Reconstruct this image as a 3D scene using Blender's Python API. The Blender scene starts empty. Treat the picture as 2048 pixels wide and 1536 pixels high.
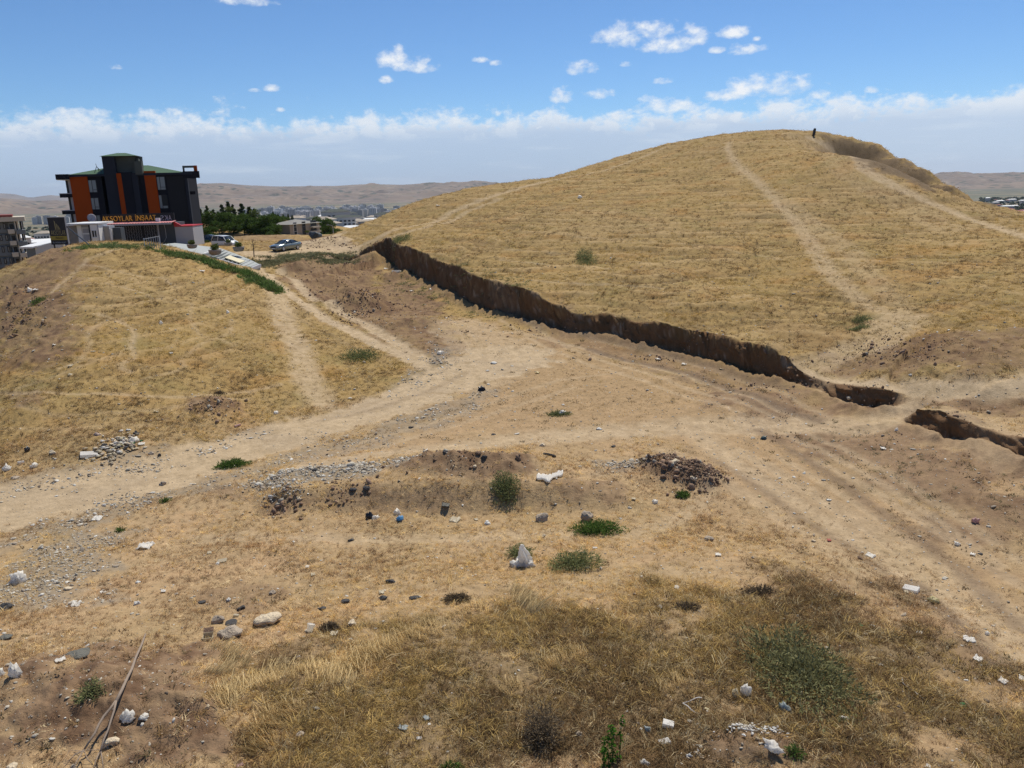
import bpy, bmesh, math, random, colorsys
import numpy as np
from mathutils import Vector, Matrix
random.seed(7); rng = np.random.default_rng(7)
SC = bpy.context.scene; COL = SC.collection
PI = math.pi; R_ = math.radians

# ------------------------------------------------------------------ camera
FPX, PITCH, ROLL = 1538.0, R_(14.4), R_(1.5)      # pixels of the 2048 wide frame
_f = np.array([0, math.cos(PITCH), -math.sin(PITCH)]); _u0 = np.array([0, math.sin(PITCH), math.cos(PITCH)]); _r0 = np.array([1., 0, 0])
CR = _r0*math.cos(ROLL)-_u0*math.sin(ROLL); CU = _r0*math.sin(ROLL)+_u0*math.cos(ROLL); CF = _f
cam = bpy.data.cameras.new('camera'); co = bpy.data.objects.new('camera', cam); COL.objects.link(co)
cam.sensor_width = 36; cam.lens = FPX/2048*36; cam.clip_start = 0.1; cam.clip_end = 60000
co.matrix_world = Matrix(((CR[0], CU[0], -CF[0], 0), (CR[1], CU[1], -CF[1], 0), (CR[2], CU[2], -CF[2], 0), (0, 0, 0, 1)))
SC.camera = co

# ------------------------------------------------------------------ light, sky, exposure
SKY = .11
SUN_AZ, SUN_EL = R_(24), R_(60)                   # azimuth clockwise from +Y
sd = np.array([math.sin(SUN_AZ)*math.cos(SUN_EL), math.cos(SUN_AZ)*math.cos(SUN_EL), math.sin(SUN_EL)])
sl = bpy.data.lights.new('sun', 'SUN'); so = bpy.data.objects.new('sun', sl); COL.objects.link(so)
sl.energy = 4.9; sl.angle = R_(0.53); sl.color = (1.0, 0.935, 0.82)
so.rotation_euler = Vector(sd).to_track_quat('Z', 'Y').to_euler(); so.location = (0, 0, 60)
W = bpy.data.worlds.new('World'); SC.world = W; W.use_nodes = True
SC.view_settings.view_transform = 'Standard'; SC.view_settings.look = 'None'
SC.view_settings.gamma = 1; SC.view_settings.use_curve_mapping = False
SC.view_settings.exposure = 0.0
SC.cycles.use_denoising = True; SC.cycles.denoising_prefilter = 'NONE'; SC.cycles.denoising_input_passes = 'RGB_ALBEDO_NORMAL'; SC.cycles.max_bounces = 6; SC.cycles.volume_bounces = 0
SC.cycles.diffuse_bounces = 3; SC.cycles.transparent_max_bounces = 8


class NT:
    """small helper to write node trees as expressions"""
    def __init__(s, tree): s.t = tree; tree.nodes.clear()
    def n(s, typ, **kw):
        nd = s.t.nodes.new(typ)
        for k, v in kw.items(): setattr(nd, k, v)
        return nd
    def put(s, sock, v):
        if isinstance(v, bpy.types.NodeSocket): s.t.links.new(v, sock)
        elif v is not None:
            if isinstance(v, (tuple, list)) and len(v) == 3 and sock.type == 'RGBA': v = (*v, 1)
            sock.default_value = v
    def m(s, op, a, b=None, c=None, clamp=False):
        nd = s.n('ShaderNodeMath', operation=op, use_clamp=clamp)
        s.put(nd.inputs[0], a)
        if b is not None: s.put(nd.inputs[1], b)
        if c is not None: s.put(nd.inputs[2], c)
        return nd.outputs[0]
    def vm(s, op, a, b=None):
        nd = s.n('ShaderNodeVectorMath', operation=op); s.put(nd.inputs[0], a)
        if b is not None: s.put(nd.inputs[1], b)
        return nd.outputs[0]
    def noise(s, vec, scale, detail=4, rough=.55, dist=0, dims='3D'):
        nd = s.n('ShaderNodeTexNoise', noise_dimensions=dims); s.put(nd.inputs['Vector'], vec)
        nd.inputs['Scale'].default_value = scale; nd.inputs['Detail'].default_value = detail
        nd.inputs['Roughness'].default_value = rough; nd.inputs['Distortion'].default_value = dist
        return nd.outputs[0]
    def voro(s, vec, scale, feature='F1', rnd=1.0):
        nd = s.n('ShaderNodeTexVoronoi', feature=feature); s.put(nd.inputs['Vector'], vec)
        nd.inputs['Scale'].default_value = scale; nd.inputs['Randomness'].default_value = rnd
        return nd
    def mr(s, v, a, b, c=0., d=1., smooth=True):
        nd = s.n('ShaderNodeMapRange', interpolation_type='SMOOTHSTEP' if smooth else 'LINEAR')
        for i, x in enumerate((v, a, b, c, d)): s.put(nd.inputs[i], x)
        return nd.outputs[0]
    def mix(s, f, a, b, blend='MIX'):
        nd = s.n('ShaderNodeMix', data_type='RGBA', blend_type=blend, clamp_factor=True)
        s.put(nd.inputs[0], f); s.put(nd.inputs[6], a); s.put(nd.inputs[7], b)
        return nd.outputs[2]
    def bump(s, h, strength=.5, dist=.02):
        nd = s.n('ShaderNodeBump'); nd.inputs['Strength'].default_value = strength
        nd.inputs['Distance'].default_value = dist; s.put(nd.inputs['Height'], h); return nd.outputs[0]
    def attr(s, name, typ='GEOMETRY'):
        nd = s.n('ShaderNodeAttribute', attribute_name=name, attribute_type=typ); return nd
    def out(s, col, rough=.9, normal=None, metal=0, spec=.3, **kw):
        b = s.n('ShaderNodeBsdfPrincipled'); s.put(b.inputs['Base Color'], col); s.put(b.inputs['Roughness'], rough)
        s.put(b.inputs['Metallic'], metal); s.put(b.inputs['Specular IOR Level'], spec)
        if normal is not None: s.put(b.inputs['Normal'], normal)
        for k, v in kw.items(): s.put(b.inputs[k.replace('_', ' ')], v)
        o = s.n('ShaderNodeOutputMaterial'); s.t.links.new(b.outputs[0], o.inputs[0]); return b


def dirpx(u, v): return CF+CR*((u-1024)/FPX)-CU*((v-768)/FPX)
def az_el(u, v):
    d = dirpx(u, v); return math.atan2(d[0], d[1]), math.atan2(d[2], math.hypot(d[0], d[1]))


def build_world():
    N = NT(W.node_tree)
    tc = N.n('ShaderNodeTexCoord').outputs['Generated']
    sky = N.n('ShaderNodeTexSky', sky_type='NISHITA', sun_disc=False)
    sky.sun_elevation = SUN_EL; sky.sun_rotation = SUN_AZ; sky.altitude = 1500
    sky.air_density = 1.0; sky.dust_density = 0.1; sky.ozone_density = 5.0
    sx = N.n('ShaderNodeSeparateXYZ'); N.put(sx.inputs[0], tc)
    az = N.m('ARCTAN2', sx.outputs[0], sx.outputs[1]); el = N.m('ARCSINE', sx.outputs[2])
    cv = N.n('ShaderNodeCombineXYZ'); N.put(cv.inputs[0], az); N.put(cv.inputs[1], N.m('MULTIPLY', el, 1.5))
    P = cv.outputs[0]
    n1 = N.noise(P, 26, 9, .62); n2 = N.noise(P, 9, 5, .55); n3 = N.noise(P, 70, 4, .6)
    billow = N.m('ADD', N.m('MULTIPLY', N.m('SUBTRACT', n1, .5), 3.4), N.m('MULTIPLY', N.m('SUBTRACT', n3, .5), .8))
    # small separate clouds: centre, half width, half height in pixels of the photograph give their direction and size
    clouds = [(1245,68,54,26),(1300,60,46,22),(1340,88,50,18),(1385,72,36,22),(1465,64,34,13),(1492,98,36,12),(1434,99,18,8),(1512,78,8,6),
              (1162,135,32,15),(1123,191,22,15),(1192,188,28,11),(1455,190,44,14),(1500,172,44,26),(1560,172,50,20),(1600,170,30,18),(792,116,34,20),(806,130,40,15),(848,128,28,17),
              (776,159,15,9),(960,120,15,6),(992,127,11,6),(226,133,17,7),(540,176,17,7),(508,180,14,5),(1326,162,20,7),(560,219,10,5),
              (1742,181,15,7),(1252,128,12,6),(492,2,52,11),(1945,222,52,18),(2045,206,30,16),(170,238,66,20),(60,246,60,16),(860,240,56,24),(1330,212,70,18),(1680,224,74,18),(310,246,70,18),(990,256,50,20)]
    best = None; bsh = None
    for (u, v, w, h) in clouds:
        a, e = az_el(u, v+h*.25); a2, _ = az_el(u+w*1.12, v+h*.25); _, e2 = az_el(u, v-h*1.1)
        dx = N.m('DIVIDE', N.m('SUBTRACT', az, a), a2-a); dy = N.m('DIVIDE', N.m('SUBTRACT', el, e), e2-e)
        dy2 = N.m('ADD', dy, N.m('MULTIPLY', N.m('MINIMUM', dy, 0.), .8))      # flat bottoms
        q = N.m('SUBTRACT', 1.0, N.m('ADD', N.m('MULTIPLY', dx, dx), N.m('MULTIPLY', dy2, dy2)))
        sh = N.m('ADD', q, N.m('MULTIPLY', dy, 1.0))
        best = q if best is None else N.m('MAXIMUM', best, q); bsh = sh if bsh is None else N.m('MAXIMUM', bsh, sh)
    n5 = N.noise(P, 42, 8, .60, .15)
    edge = N.m('ADD', N.m('MULTIPLY', N.m('SUBTRACT', n1, .5), 4.2), N.m('MULTIPLY', N.m('SUBTRACT', n3, .5), 2.2))
    cum = N.m('ADD', N.m('MULTIPLY', best, 1.0), N.m('MULTIPLY', N.m('SUBTRACT', n5, .5), 4.4))
    cum_m = N.m('POWER', N.mr(N.m('ADD', cum, N.m('MULTIPLY', N.m('SUBTRACT', n3, .5), 1.6)), -.15, 1.75), .8)
    # the long cloud bank along the horizon, all the way round
    top = N.m('ADD', R_(5.05), N.m('MULTIPLY', N.m('SUBTRACT', n2, .5), R_(3.4)))
    prof = N.m('DIVIDE', N.m('SUBTRACT', top, el), R_(1.0))
    bank = N.mr(N.m('ADD', prof, edge), -.25, 1.1)
    d1 = N.noise(P, 15, 7, .62, .3)
    whites = N.m('MULTIPLY', N.mr(N.m('ADD', d1, N.m('MULTIPLY', edge, .10)), .46, .56), N.mr(el, R_(3.0), R_(4.6)))
    rim = N.m('MULTIPLY', N.mr(N.m('ADD', prof, edge), 3.0, .3), N.mr(el, R_(3.4), R_(4.8)))
    wh = N.m('MULTIPLY', N.m('MAXIMUM', N.m('MULTIPLY', whites, .8), rim), N.mr(n3, .2, .75, .72, 1.0))
    veilc = N.mix(N.mr(el, R_(-1), R_(5)), (.40, .52, .69), (.48, .60, .78)); veilc = N.mix(N.mr(az, R_(-5), R_(35), 0, .45), veilc, (.62, .72, .86))
    bankc = N.mix(wh, veilc, (.90, .93, .96))
    lumc = N.mr(N.m('ADD', bsh, N.m('MULTIPLY', N.m('SUBTRACT', n5, .5), 5.0)), -.2, 1.5)
    cumc = N.mix(lumc, (.60, .71, .86), (.92, .94, .97))
    sv = N.n('ShaderNodeCombineXYZ'); N.put(sv.inputs[0], az); N.put(sv.inputs[1], N.m('MULTIPLY', el, 9.)); st_ = N.noise(sv.outputs[0], 7, 5, .6)
    bankc = N.mix(N.m('MULTIPLY', N.mr(st_, .5, .72), .35), bankc, (.74, .81, .90))
    mask_b = N.m('MULTIPLY', bank, N.mr(el, R_(3.5), R_(7), .94, .80))
    col = N.mix(N.m('MULTIPLY', cum_m, N.mr(el, R_(4.8), R_(6.2))), bankc, cumc)
    mask = N.m('MAXIMUM', mask_b, N.m('MULTIPLY', cum_m, .94))
    b1 = N.n('ShaderNodeBackground'); N.put(b1.inputs[0], N.mix(1.0, sky.outputs[0], (.675, .845, .985), 'MULTIPLY')); b1.inputs[1].default_value = SKY
    b2 = N.n('ShaderNodeBackground'); N.put(b2.inputs[0], col); b2.inputs[1].default_value = 1.0
    mx = N.n('ShaderNodeMixShader'); N.put(mx.inputs[0], mask)
    N.t.links.new(b1.outputs[0], mx.inputs[1]); N.t.links.new(b2.outputs[0], mx.inputs[2])
    o = N.n('ShaderNodeOutputWorld'); N.t.links.new(mx.outputs[0], o.inputs[0])
build_world()

# ------------------------------------------------------------------ numeric noise
_perm = rng.permutation(512).astype(np.int64); _perm = np.concatenate([_perm, _perm, _perm])
_ga = rng.random(512)*2*PI; _gx, _gy = np.cos(_ga), np.sin(_ga)
def perlin(x, y, seed=0):
    x = np.asarray(x, float)+seed*17.13; y = np.asarray(y, float)+seed*9.71
    xi = np.floor(x).astype(np.int64); yi = np.floor(y).astype(np.int64); xf = x-xi; yf = y-yi
    uu = xf*xf*xf*(xf*(xf*6-15)+10); vv = yf*yf*yf*(yf*(yf*6-15)+10); xi &= 511; yi &= 511
    def g(ix, iy, dx, dy):
        h = _perm[(_perm[ix & 511]+iy) & 511] & 511; return _gx[h]*dx+_gy[h]*dy
    a = g(xi, yi, xf, yf); b = g(xi+1, yi, xf-1, yf); c = g(xi, yi+1, xf, yf-1); d = g(xi+1, yi+1, xf-1, yf-1)
    return (a+(b-a)*uu+((c+(d-c)*uu)-(a+(b-a)*uu))*vv)*1.5
def fbm(x, y, o=4, seed=0, g=.5):
    s = 0; a = 1; t = 0
    for i in range(o): s = s+a*perlin(x*2**i, y*2**i, seed+i*3); t += a; a *= g
    return s/t
def sstep(x, a, b):
    t = np.clip((x-a)/(b-a), 0, 1); return t*t*(3-2*t)

# ------------------------------------------------------------------ terrain shape
def atD(u, v, D):
    d = dirpx(u, v); return d*(D/math.hypot(d[0], d[1]))
def atZ(u, v, z):
    d = dirpx(u, v); return d*(z/d[2])

# cut walls: (u_base, v_base, z_base or D, v_top)
def wall_pts(rows):
    P = []; A = []; Z = []
    for (u, v, mode, val, ut, vt) in rows:
        b = atD(u, v, val) if mode == 'D' else atZ(u, v, val)
        D = math.hypot(b[0], b[1])
        t = atD(ut, vt, D+.25)
        P.append(b[:2]); A.append(max(0., (t[2]-b[2])*1.1) if vt else 0.); Z.append(b[2])
    return np.array(P), np.array(A), np.array(Z)
W1 = [(600,522,'D',103,600,521),(660,524,'D',103.5,660,518),(722,527,'D',104,716,518),(779,523,'D',104,790,485),(815,545,'D',93.5,838,498),(849,557,'D',88,876,512),
      (887,572,'D',81,910,530),(930,597,'D',74,954,548),(977,620,'D',69,1008,566),(1008,627,'D',66.5,1040,572),(1062,642,'D',63,1075,588),
      (1100,653,'D',60.5,1111,611),(1143,666,'D',58.5,1163,631),(1221,667,'D',57.5,1231,633),(1263,682,'D',55.6,1268,645),(1309,697,'D',53.6,1320,651),
      (1372,709,'D',52.2,1380,664),(1426,721,'D',51,1426,675),(1475,735,'D',49.8,1480,690),(1499,748,'D',48.6,1507,692),(1553,760,'D',47.4,1545,712),
      (1594,766,'D',46.4,1575,742),(1647,778,'D',45.4,1650,763),(1698,802,'D',43.4,1700,771),(1746,816,'D',42.3,1741,779),(1785,810,'D',42.4,1790,785),(1822,797,'D',42.8,1822,795)]
W2 = [(1802,836,'D',40.6,1800,835),(1826,851,'D',39.8,1832,820),(1859,858,'D',39.2,1859,822),(1901,874,'D',38.2,1901,834),(1941,878,'D',37.8,1955,850),
      (1976,877,'D',37.6,1995,858),(2008,890,'D',36.9,2020,868),(2045,910,'D',35.8,2048,877),(2120,935,'D',34.6,2120,900),(2300,990,'D',32.6,2300,960)]
W3 = [(500,1022,'Z',-12.0,500,1020),(560,1018,'Z',-12.05,545,985),(640,1016,'Z',-12.1,640,985),(760,1012,'Z',-12.1,760,972),(900,1018,'Z',-12.1,900,975),
      (1020,1010,'Z',-12.1,1020,968),(1140,1012,'Z',-12.1,1140,978),(1240,1010,'Z',-12.1,1240,990),(1310,1008,'Z',-12.1,1310,1004)]
class Step:
    def __init__(s, rows, w, R, side=1, taper=0.):
        s.P, s.A, s.Z = wall_pts(rows); s.w, s.R, s.side = w, R, side
        d = np.diff(s.P, axis=0); s.d = d; s.L2 = (d**2).sum(1)
        n = np.stack([-d[:, 1], d[:, 0]], 1)/np.sqrt(s.L2)[:, None]
        s.vn = np.vstack([n[:1], n[:-1]+n[1:], n[-1:]]); s.n = n
    def dist(s, x, y):
        best = np.full(x.shape, 1e9); sg = np.ones(x.shape); A = np.zeros(x.shape); bn = np.zeros(x.shape+(2,)); 
        for i in range(len(s.d)):
            rx = x-s.P[i, 0]; ry = y-s.P[i, 1]
            t = np.clip((rx*s.d[i, 0]+ry*s.d[i, 1])/s.L2[i], 0, 1)
            ex = rx-t*s.d[i, 0]; ey = ry-t*s.d[i, 1]; q = np.hypot(ex, ey)
            nx = np.where(t <= 0, s.vn[i, 0], np.where(t >= 1, s.vn[i+1, 0], s.n[i, 0]))
            ny = np.where(t <= 0, s.vn[i, 1], np.where(t >= 1, s.vn[i+1, 1], s.n[i, 1]))
            m = q < best
            best = np.where(m, q, best); sg = np.where(m, np.where(ex*nx+ey*ny >= 0, 1., -1.), sg)
            A = np.where(m, s.A[i]*(1-t)+s.A[i+1]*t, A)
            bn[m, 0] = (ex/np.maximum(q, 1e-6))[m]; bn[m, 1] = (ey/np.maximum(q, 1e-6))[m]
        return best*sg*s.side, A, bn*(sg*s.side)[..., None]
    def C(s, x, y, jag=True):
        sd_, A, _ = s.dist(x, y)
        if jag:
            sd_ = sd_+.35*s.w*0+(.20*perlin(x*.6, y*.6, 5)+.07*perlin(x*2.6, y*2.6, 6))*np.minimum(1, A/1.5)
        st = sstep(sd_, -s.w*.5, s.w*.5)*2-1
        return .5*A*st*(1-sstep(np.abs(sd_), 0, s.R))*1.0
# which side is the hill side is fixed by the sign
S1 = Step(W1, .5, 14); S2 = Step(W2, .3, 8); S3 = Step(W3, 1.5, 7)
STEPS = [S1, S2, S3]

CP = []   # control points
def cz(*a):
    for (u, v, z) in a: CP.append(atZ(u, v, z))
def cd(*a):
    for (u, v, D) in a: CP.append(atD(u, v, D))
cz((0,1536,-10.5),(300,1536,-10.6),(650,1536,-10.9),(1024,1536,-11.1),(1536,1536,-11.0),(2048,1536,-11.3),(0,1350,-10.8),(280,1300,-11.1),(600,1300,-11.3),(1024,1300,-11.4),
   (1536,1300,-11.4),(2048,1300,-11.8),(0,1150,-11.8),(500,1150,-11.9),(1024,1150,-11.9),(1500,1150,-11.9),(2048,1120,-12.1),(0,1015,-12.3),(300,950,-12.2),
   (600,860,-12.0),(760,812,-11.85),(870,765,-11.65),(1000,720,-11.4),(1200,740,-11.65),(1400,800,-11.9),(1600,870,-12.05),(1800,1000,-12.1),(1000,860,-11.9),(1250,880,-11.95),
   (1450,950,-12.0),(900,650,-10.75),(1100,690,-11.3),(640,812,-11.9),(500,862,-12.1),(700,930,-11.8),(300,1060,-12.2))
cd((540,548,86),(600,603,74),(700,662,61.5),(800,708,54),(650,580,82),(720,622,71),(600,560,88),
   (250,492,85),(330,492,88),(150,500,83),(430,522,84.5),(490,555,80),(130,505,84),(0,548,98),(60,515,92),
   (180,487,101),(560,500,111),(650,503,107),(620,480,130),(600,484,140),(480,500,112),
   (500,472,170),(560,472,185),(430,478,142),(330,482,140),(250,484,135),(450,462,230),(600,468,215),(560,440,300),(430,432,300),(640,478,165),(680,474,170),(500,452,250),
   (700,492,113),(760,470,108),(850,455,106),(880,490,92),(930,440,112),(960,500,81),(700,466,124),(760,438,127),(830,405,131),(900,385,134),(1000,367,136),(1090,357,137),
   (1080,480,82),(1080,420,102),(1150,540,72),(1200,340,141),(1290,303,146),(1240,450,88),(1250,380,110),(1300,540,68),(1340,590,60),
   (1420,560,67),(1420,450,88),(1420,350,116),(1400,276,149),(1480,270,150),(1620,680,52),(1620,600,61),(1620,480,80),(1620,380,101),(1620,300,132),(1590,265,151),(1660,271,149),
   (1850,778,43),(1850,742,44.8),(1880,672,49.5),(1850,600,59),(1850,500,76),(1850,420,96),(1760,700,49),(1700,740,47),
   (2048,768,43),(2048,742,44.5),(2048,665,50),(2048,560,62),(2048,490,79),(1968,770,42.6),(1960,820,41),(2048,830,40),(1900,800,41.8),
   (1662,293,139),(1732,336,125),(1800,355,117),(1848,374,112),(1903,391,107),(1945,405,103),
   (1700,276,147),(1750,288,140),(1800,312,133),(1850,340,127),(1900,370,121),(1945,400,113),(2048,440,93),(1995,424,103))
def cl(pts, D0, z0, D1, z1, b):      # points seen on a slope that climbs from D0, z0 to D1, z1
    for (u, v) in pts:
        d = dirpx(u, v); k = d[2]/math.hypot(d[0], d[1]); Ds = np.linspace(D0, D1, 800); t = (Ds-D0)/(D1-D0)
        CP.append(atD(u, v, Ds[np.argmin(np.abs(k*Ds-(z0+(z1-z0)*t+b*4*t*(1-t))))]))
cl([(0,900),(0,800),(0,700),(0,620)], 38.5, -12.2, 98, -7.55, .3); cl([(70,880),(60,760),(60,660),(70,580)], 38.5, -12.15, 90, -6.4, .4)
cl([(150,880),(150,760),(150,660),(150,570)], 38.5, -12.15, 83, -5.15, .5); cl([(250,870),(250,750),(250,650),(250,560)], 39, -12.15, 85, -5.35, .6)
cl([(350,860),(350,740),(360,650),(350,560)], 39.5, -12.15, 87, -5.6, .6); cl([(440,820),(440,720),(440,640),(440,570)], 40, -12.1, 84.5, -6.9, .6); cl([(540,790),(530,720),(520,650),(510,590)], 42.5, -11.95, 82, -8.1, .5)
def cw(azd, D, z): CP.append(np.array([D*math.sin(R_(azd)), D*math.cos(R_(azd)), z]))
for a, D, z in [(-35,150,-13.5),(-35,215,-18),(-28,215,-16),(-33,110,-9.5),(-45,60,-12.5),(-45,30,-12),(-45,120,-13),(-60,15,-10.5),(-60,100,-14),(45,20,-12),(45,40,-12),(45,50,-8),(45,80,-4),(50,120,-6),(60,15,-11.5),
                (0,5,-11),(-30,8,-10.5),(30,8,-11),(-8,165,-10),(-4,170,-6),(0,170,-2),(5,180,2),(10,195,3),(15,200,0),(30,165,-12),(35,140,-10),
                (-8,230,-15),(0,230,-18),(10,250,-20),(20,250,-22),(30,220,-24),(40,200,-24),(-35,320,-24),(-12,320,-13),(0,320,-28),(20,330,-34),(35,300,-32),(-50,200,-22),(50,180,-20)]: cw(a, D, z)
for u, v, D in [(345,497,102),(400,507,99),(440,517,97),(475,527,95),(500,536,94.5),(515,529,98),(500,520,101),(470,508,104),(440,498,108),(400,492,109)]:
    q = atD(u, v, D); q[2] -= .55; CP.append(q)
for u, v, D in [(1660,271,149),(1700,276,147),(1750,288,140),(1800,312,133),(1850,340,127),(1900,370,121),(1945,400,113),(1590,265,151)]:
    q = atD(u, v, D)
    for f, dz in ((1.05, .7), (1.12, 2.6), (1.25, 7)): CP.append(np.array([q[0]*f, q[1]*f, q[2]-dz]))
for u, vr, Dr, dz in [(1700,318,131,1.2),(1745,338,124,1.8),(1800,355,117,2.2),(1848,374,112,2.2),(1903,391,107,2.0),(1945,405,103,1.2)]:
    q = atD(u, vr, Dr); f = (Dr+7)/Dr; CP.append(np.array([q[0]*f, q[1]*f, q[2]-dz]))
for S in STEPS:
    for i in range(0, len(S.P)):
        CP.append(np.array([S.P[i, 0], S.P[i, 1], S.Z[i]+S.A[i]/2]))
CP = np.array(CP)
def _C(x, y, jag=True): return sum(S.C(x, y, jag) for S in STEPS)
def _fit(CP, lam=.02):
    X = CP[:, :2]/100; z = CP[:, 2].copy()
    nreg = len(CP)-sum(len(S.P) for S in STEPS)
    z[:nreg] -= _C(CP[:nreg, 0], CP[:nreg, 1], False)
    k = nreg
    for i, S in enumerate(STEPS):          # wall points: other walls' contribution only
        n = len(S.P); q = CP[k:k+n]
        for T in STEPS:
            if T is not S: z[k:k+n] -= T.C(q[:, 0], q[:, 1], False)
        k += n
    r2 = ((X[:, None]-X[None])**2).sum(-1); K = .5*r2*np.log(r2+1e-12)+np.eye(len(X))*lam*1e-3
    Pm = np.hstack([np.ones((len(X), 1)), X]); n = len(X)
    A = np.zeros((n+3, n+3)); A[:n, :n] = K; A[:n, n:] = Pm; A[n:, :n] = Pm.T
    return X, np.linalg.solve(A, np.concatenate([z, np.zeros(3)]))
RX, RW = _fit(CP)
def F0(x, y):
    x = np.asarray(x, float); sh = x.shape; x = x.ravel()/100; y = np.asarray(y, float).ravel()/100; o = np.empty(x.shape)
    for i in range(0, len(x), 100000):
        a = x[i:i+100000]; b = y[i:i+100000]
        r2 = (a[:, None]-RX[None, :, 0])**2+(b[:, None]-RX[None, :, 1])**2
        o[i:i+100000] = (.5*r2*np.log(r2+1e-12))@RW[:-3]+RW[-3]+a*RW[-2]+b*RW[-1]
    return o.reshape(sh)
_ta = np.linspace(-PI, PI, 721); _tl = np.linspace(math.log(2.), math.log(460), 420)
_TA, _TL = np.meshgrid(_ta, _tl, indexing='ij'); _TF = F0(np.exp(_TL)*np.sin(_TA), np.exp(_TL)*np.cos(_TA))
def F0t(x, y):
    D = np.hypot(x, y); a = (np.arctan2(x, y)+PI)/(2*PI)*720; l = (np.log(np.maximum(D, 2.0))-_tl[0])/(_tl[1]-_tl[0])
    a = np.clip(a, 0, 719.999); l = np.clip(l, 0, 418.999); i = a.astype(int); j = l.astype(int); fa = a-i; fl = l-j
    return (_TF[i, j]*(1-fa)+_TF[i+1, j]*fa)*(1-fl)+(_TF[i, j+1]*(1-fa)+_TF[i+1, j+1]*fa)*fl
VT_D = np.array([0, 300, 450, 800, 1500, 2300, 4000, 7000, 40000.]); VT_Z = np.array([-22, -24, -31, -45, -68, -84, -100, -104, -110.])
def H0(x, y, jag=True):
    x = np.asarray(x, float); y = np.asarray(y, float); D = np.hypot(x, y); azd = np.degrees(np.arctan2(x, y))
    h = F0t(x, y)+_C(x, y, jag)
    dome = sstep(D, 300, 400); side = sstep(np.abs(azd), 55, 85)*sstep(D, 15, 60)
    h = np.clip(h, -40, 14)
    h = h*(1-side)+(-12-.02*D)*side
    return h*(1-dome)+np.interp(D, VT_D, VT_Z)*dome
_march = np.exp(np.linspace(math.log(6), math.log(420), 1300))
def hit(u, v, jag=False):
    """ground point seen at that pixel direction"""
    d = dirpx(u, v); hd = math.hypot(d[0], d[1]); t = _march/hd
    x = d[0]*t; y = d[1]*t; z = d[2]*t; h = H0(x, y, jag)
    i = np.argmax(z < h)
    if not (z < h).any(): i = len(t)-1
    if i == 0: return np.array([x[0], y[0], h[0]])
    a = (z[i-1]-h[i-1]); b = (h[i]-z[i]); f = a/max(1e-9, a+b)
    p = np.array([x[i-1]+(x[i]-x[i-1])*f, y[i-1]+(y[i]-y[i-1])*f]); return np.array([p[0], p[1], float(z[i-1]+(z[i]-z[i-1])*f)])
def px2m(p): return float(np.dot(p, CF))/FPX       # metres per photograph pixel at a point

# ------------------------------------------------------------------ features on the ground (world-space polylines and areas)
_wl = {}
def wline(pts):
    k = tuple(pts)
    if k not in _wl: _wl[k] = np.array([hit(u, v)[:2] for u, v in pts])
    return _wl[k]
def ldist(x, y, P):
    best = np.full(x.shape, 1e9); tt = np.zeros(x.shape); L = 0
    for i in range(len(P)-1):
        d = P[i+1]-P[i]; l2 = max(1e-9, d@d); rx = x-P[i, 0]; ry = y-P[i, 1]
        t = np.clip((rx*d[0]+ry*d[1])/l2, 0, 1); q = np.hypot(rx-t*d[0], ry-t*d[1]); m = q < best
        best = np.where(m, q, best); tt = np.where(m, i+t, tt)
    return best, tt
def band(x, y, pts, w, soft=.5, out=None):
    """1 inside a strip of half-width w (metres), fading over soft; w may be a list along the line"""
    P = wline(pts); o = np.zeros(x.shape); ws = np.array(w) if isinstance(w, (list, tuple)) else np.full(len(P), float(w))
    mg = ws.max()+soft*3+1
    m = (x > P[:, 0].min()-mg) & (x < P[:, 0].max()+mg) & (y > P[:, 1].min()-mg) & (y < P[:, 1].max()+mg)
    if not m.any(): return o
    xx = x[m]; yy = y[m]; d, t = ldist(xx, yy, P); wi = np.interp(t, np.arange(len(P)), ws)
    d = d+perlin(xx*.9, yy*.9, 31)*wi*.35+perlin(xx*3, yy*3, 32)*np.minimum(wi, 1)*.25
    o[m] = 1-sstep(d, wi-soft*.5, wi+soft); return o
def area(x, y, pts, soft=1.0, rag=.6):
    """polygon given in photograph pixels, dropped on the ground; ragged soft edge"""
    P = wline(pts); o = np.zeros(x.shape); mg = soft*3+rag*3
    m = (x > P[:, 0].min()-mg) & (x < P[:, 0].max()+mg) & (y > P[:, 1].min()-mg) & (y < P[:, 1].max()+mg)
    if not m.any(): return o
    xx = x[m]; yy = y[m]; d, _ = ldist(xx, yy, np.vstack([P, P[:1]])); ins = np.zeros(xx.shape, bool); n = len(P)
    for i in range(n):
        a = P[i]; b = P[(i+1) % n]
        c = ((a[1] > yy) != (b[1] > yy)) & (xx < (b[0]-a[0])*(yy-a[1])/((b[1]-a[1]) if b[1] != a[1] else 1e-9)+a[0]); ins ^= c
    s = np.where(ins, -d, d)+perlin(xx*.5, yy*.5, 41)*rag*1.4+perlin(xx*1.7, yy*1.7, 42)*rag*.8
    o[m] = 1-sstep(s, -soft*.5, soft*.5); return o
def blob(x, y, u, v, ru, rv, soft=.5):
    """round patch; radii in metres across and along the view"""
    p = hit(u, v)[:2]; a = math.atan2(p[0], p[1]); c, s = math.cos(a), math.sin(a)
    dx = x-p[0]; dy = y-p[1]; lx = dx*c-dy*s; ly = dx*s+dy*c
    q = np.sqrt((lx/ru)**2+(ly/rv)**2)
    near = q < 3
    o = np.zeros(x.shape); o[near] = 1-sstep(q[near]+perlin(x[near]*1.1, y[near]*1.1, 51)*.35, 1-soft, 1+soft*.4); return o

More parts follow.
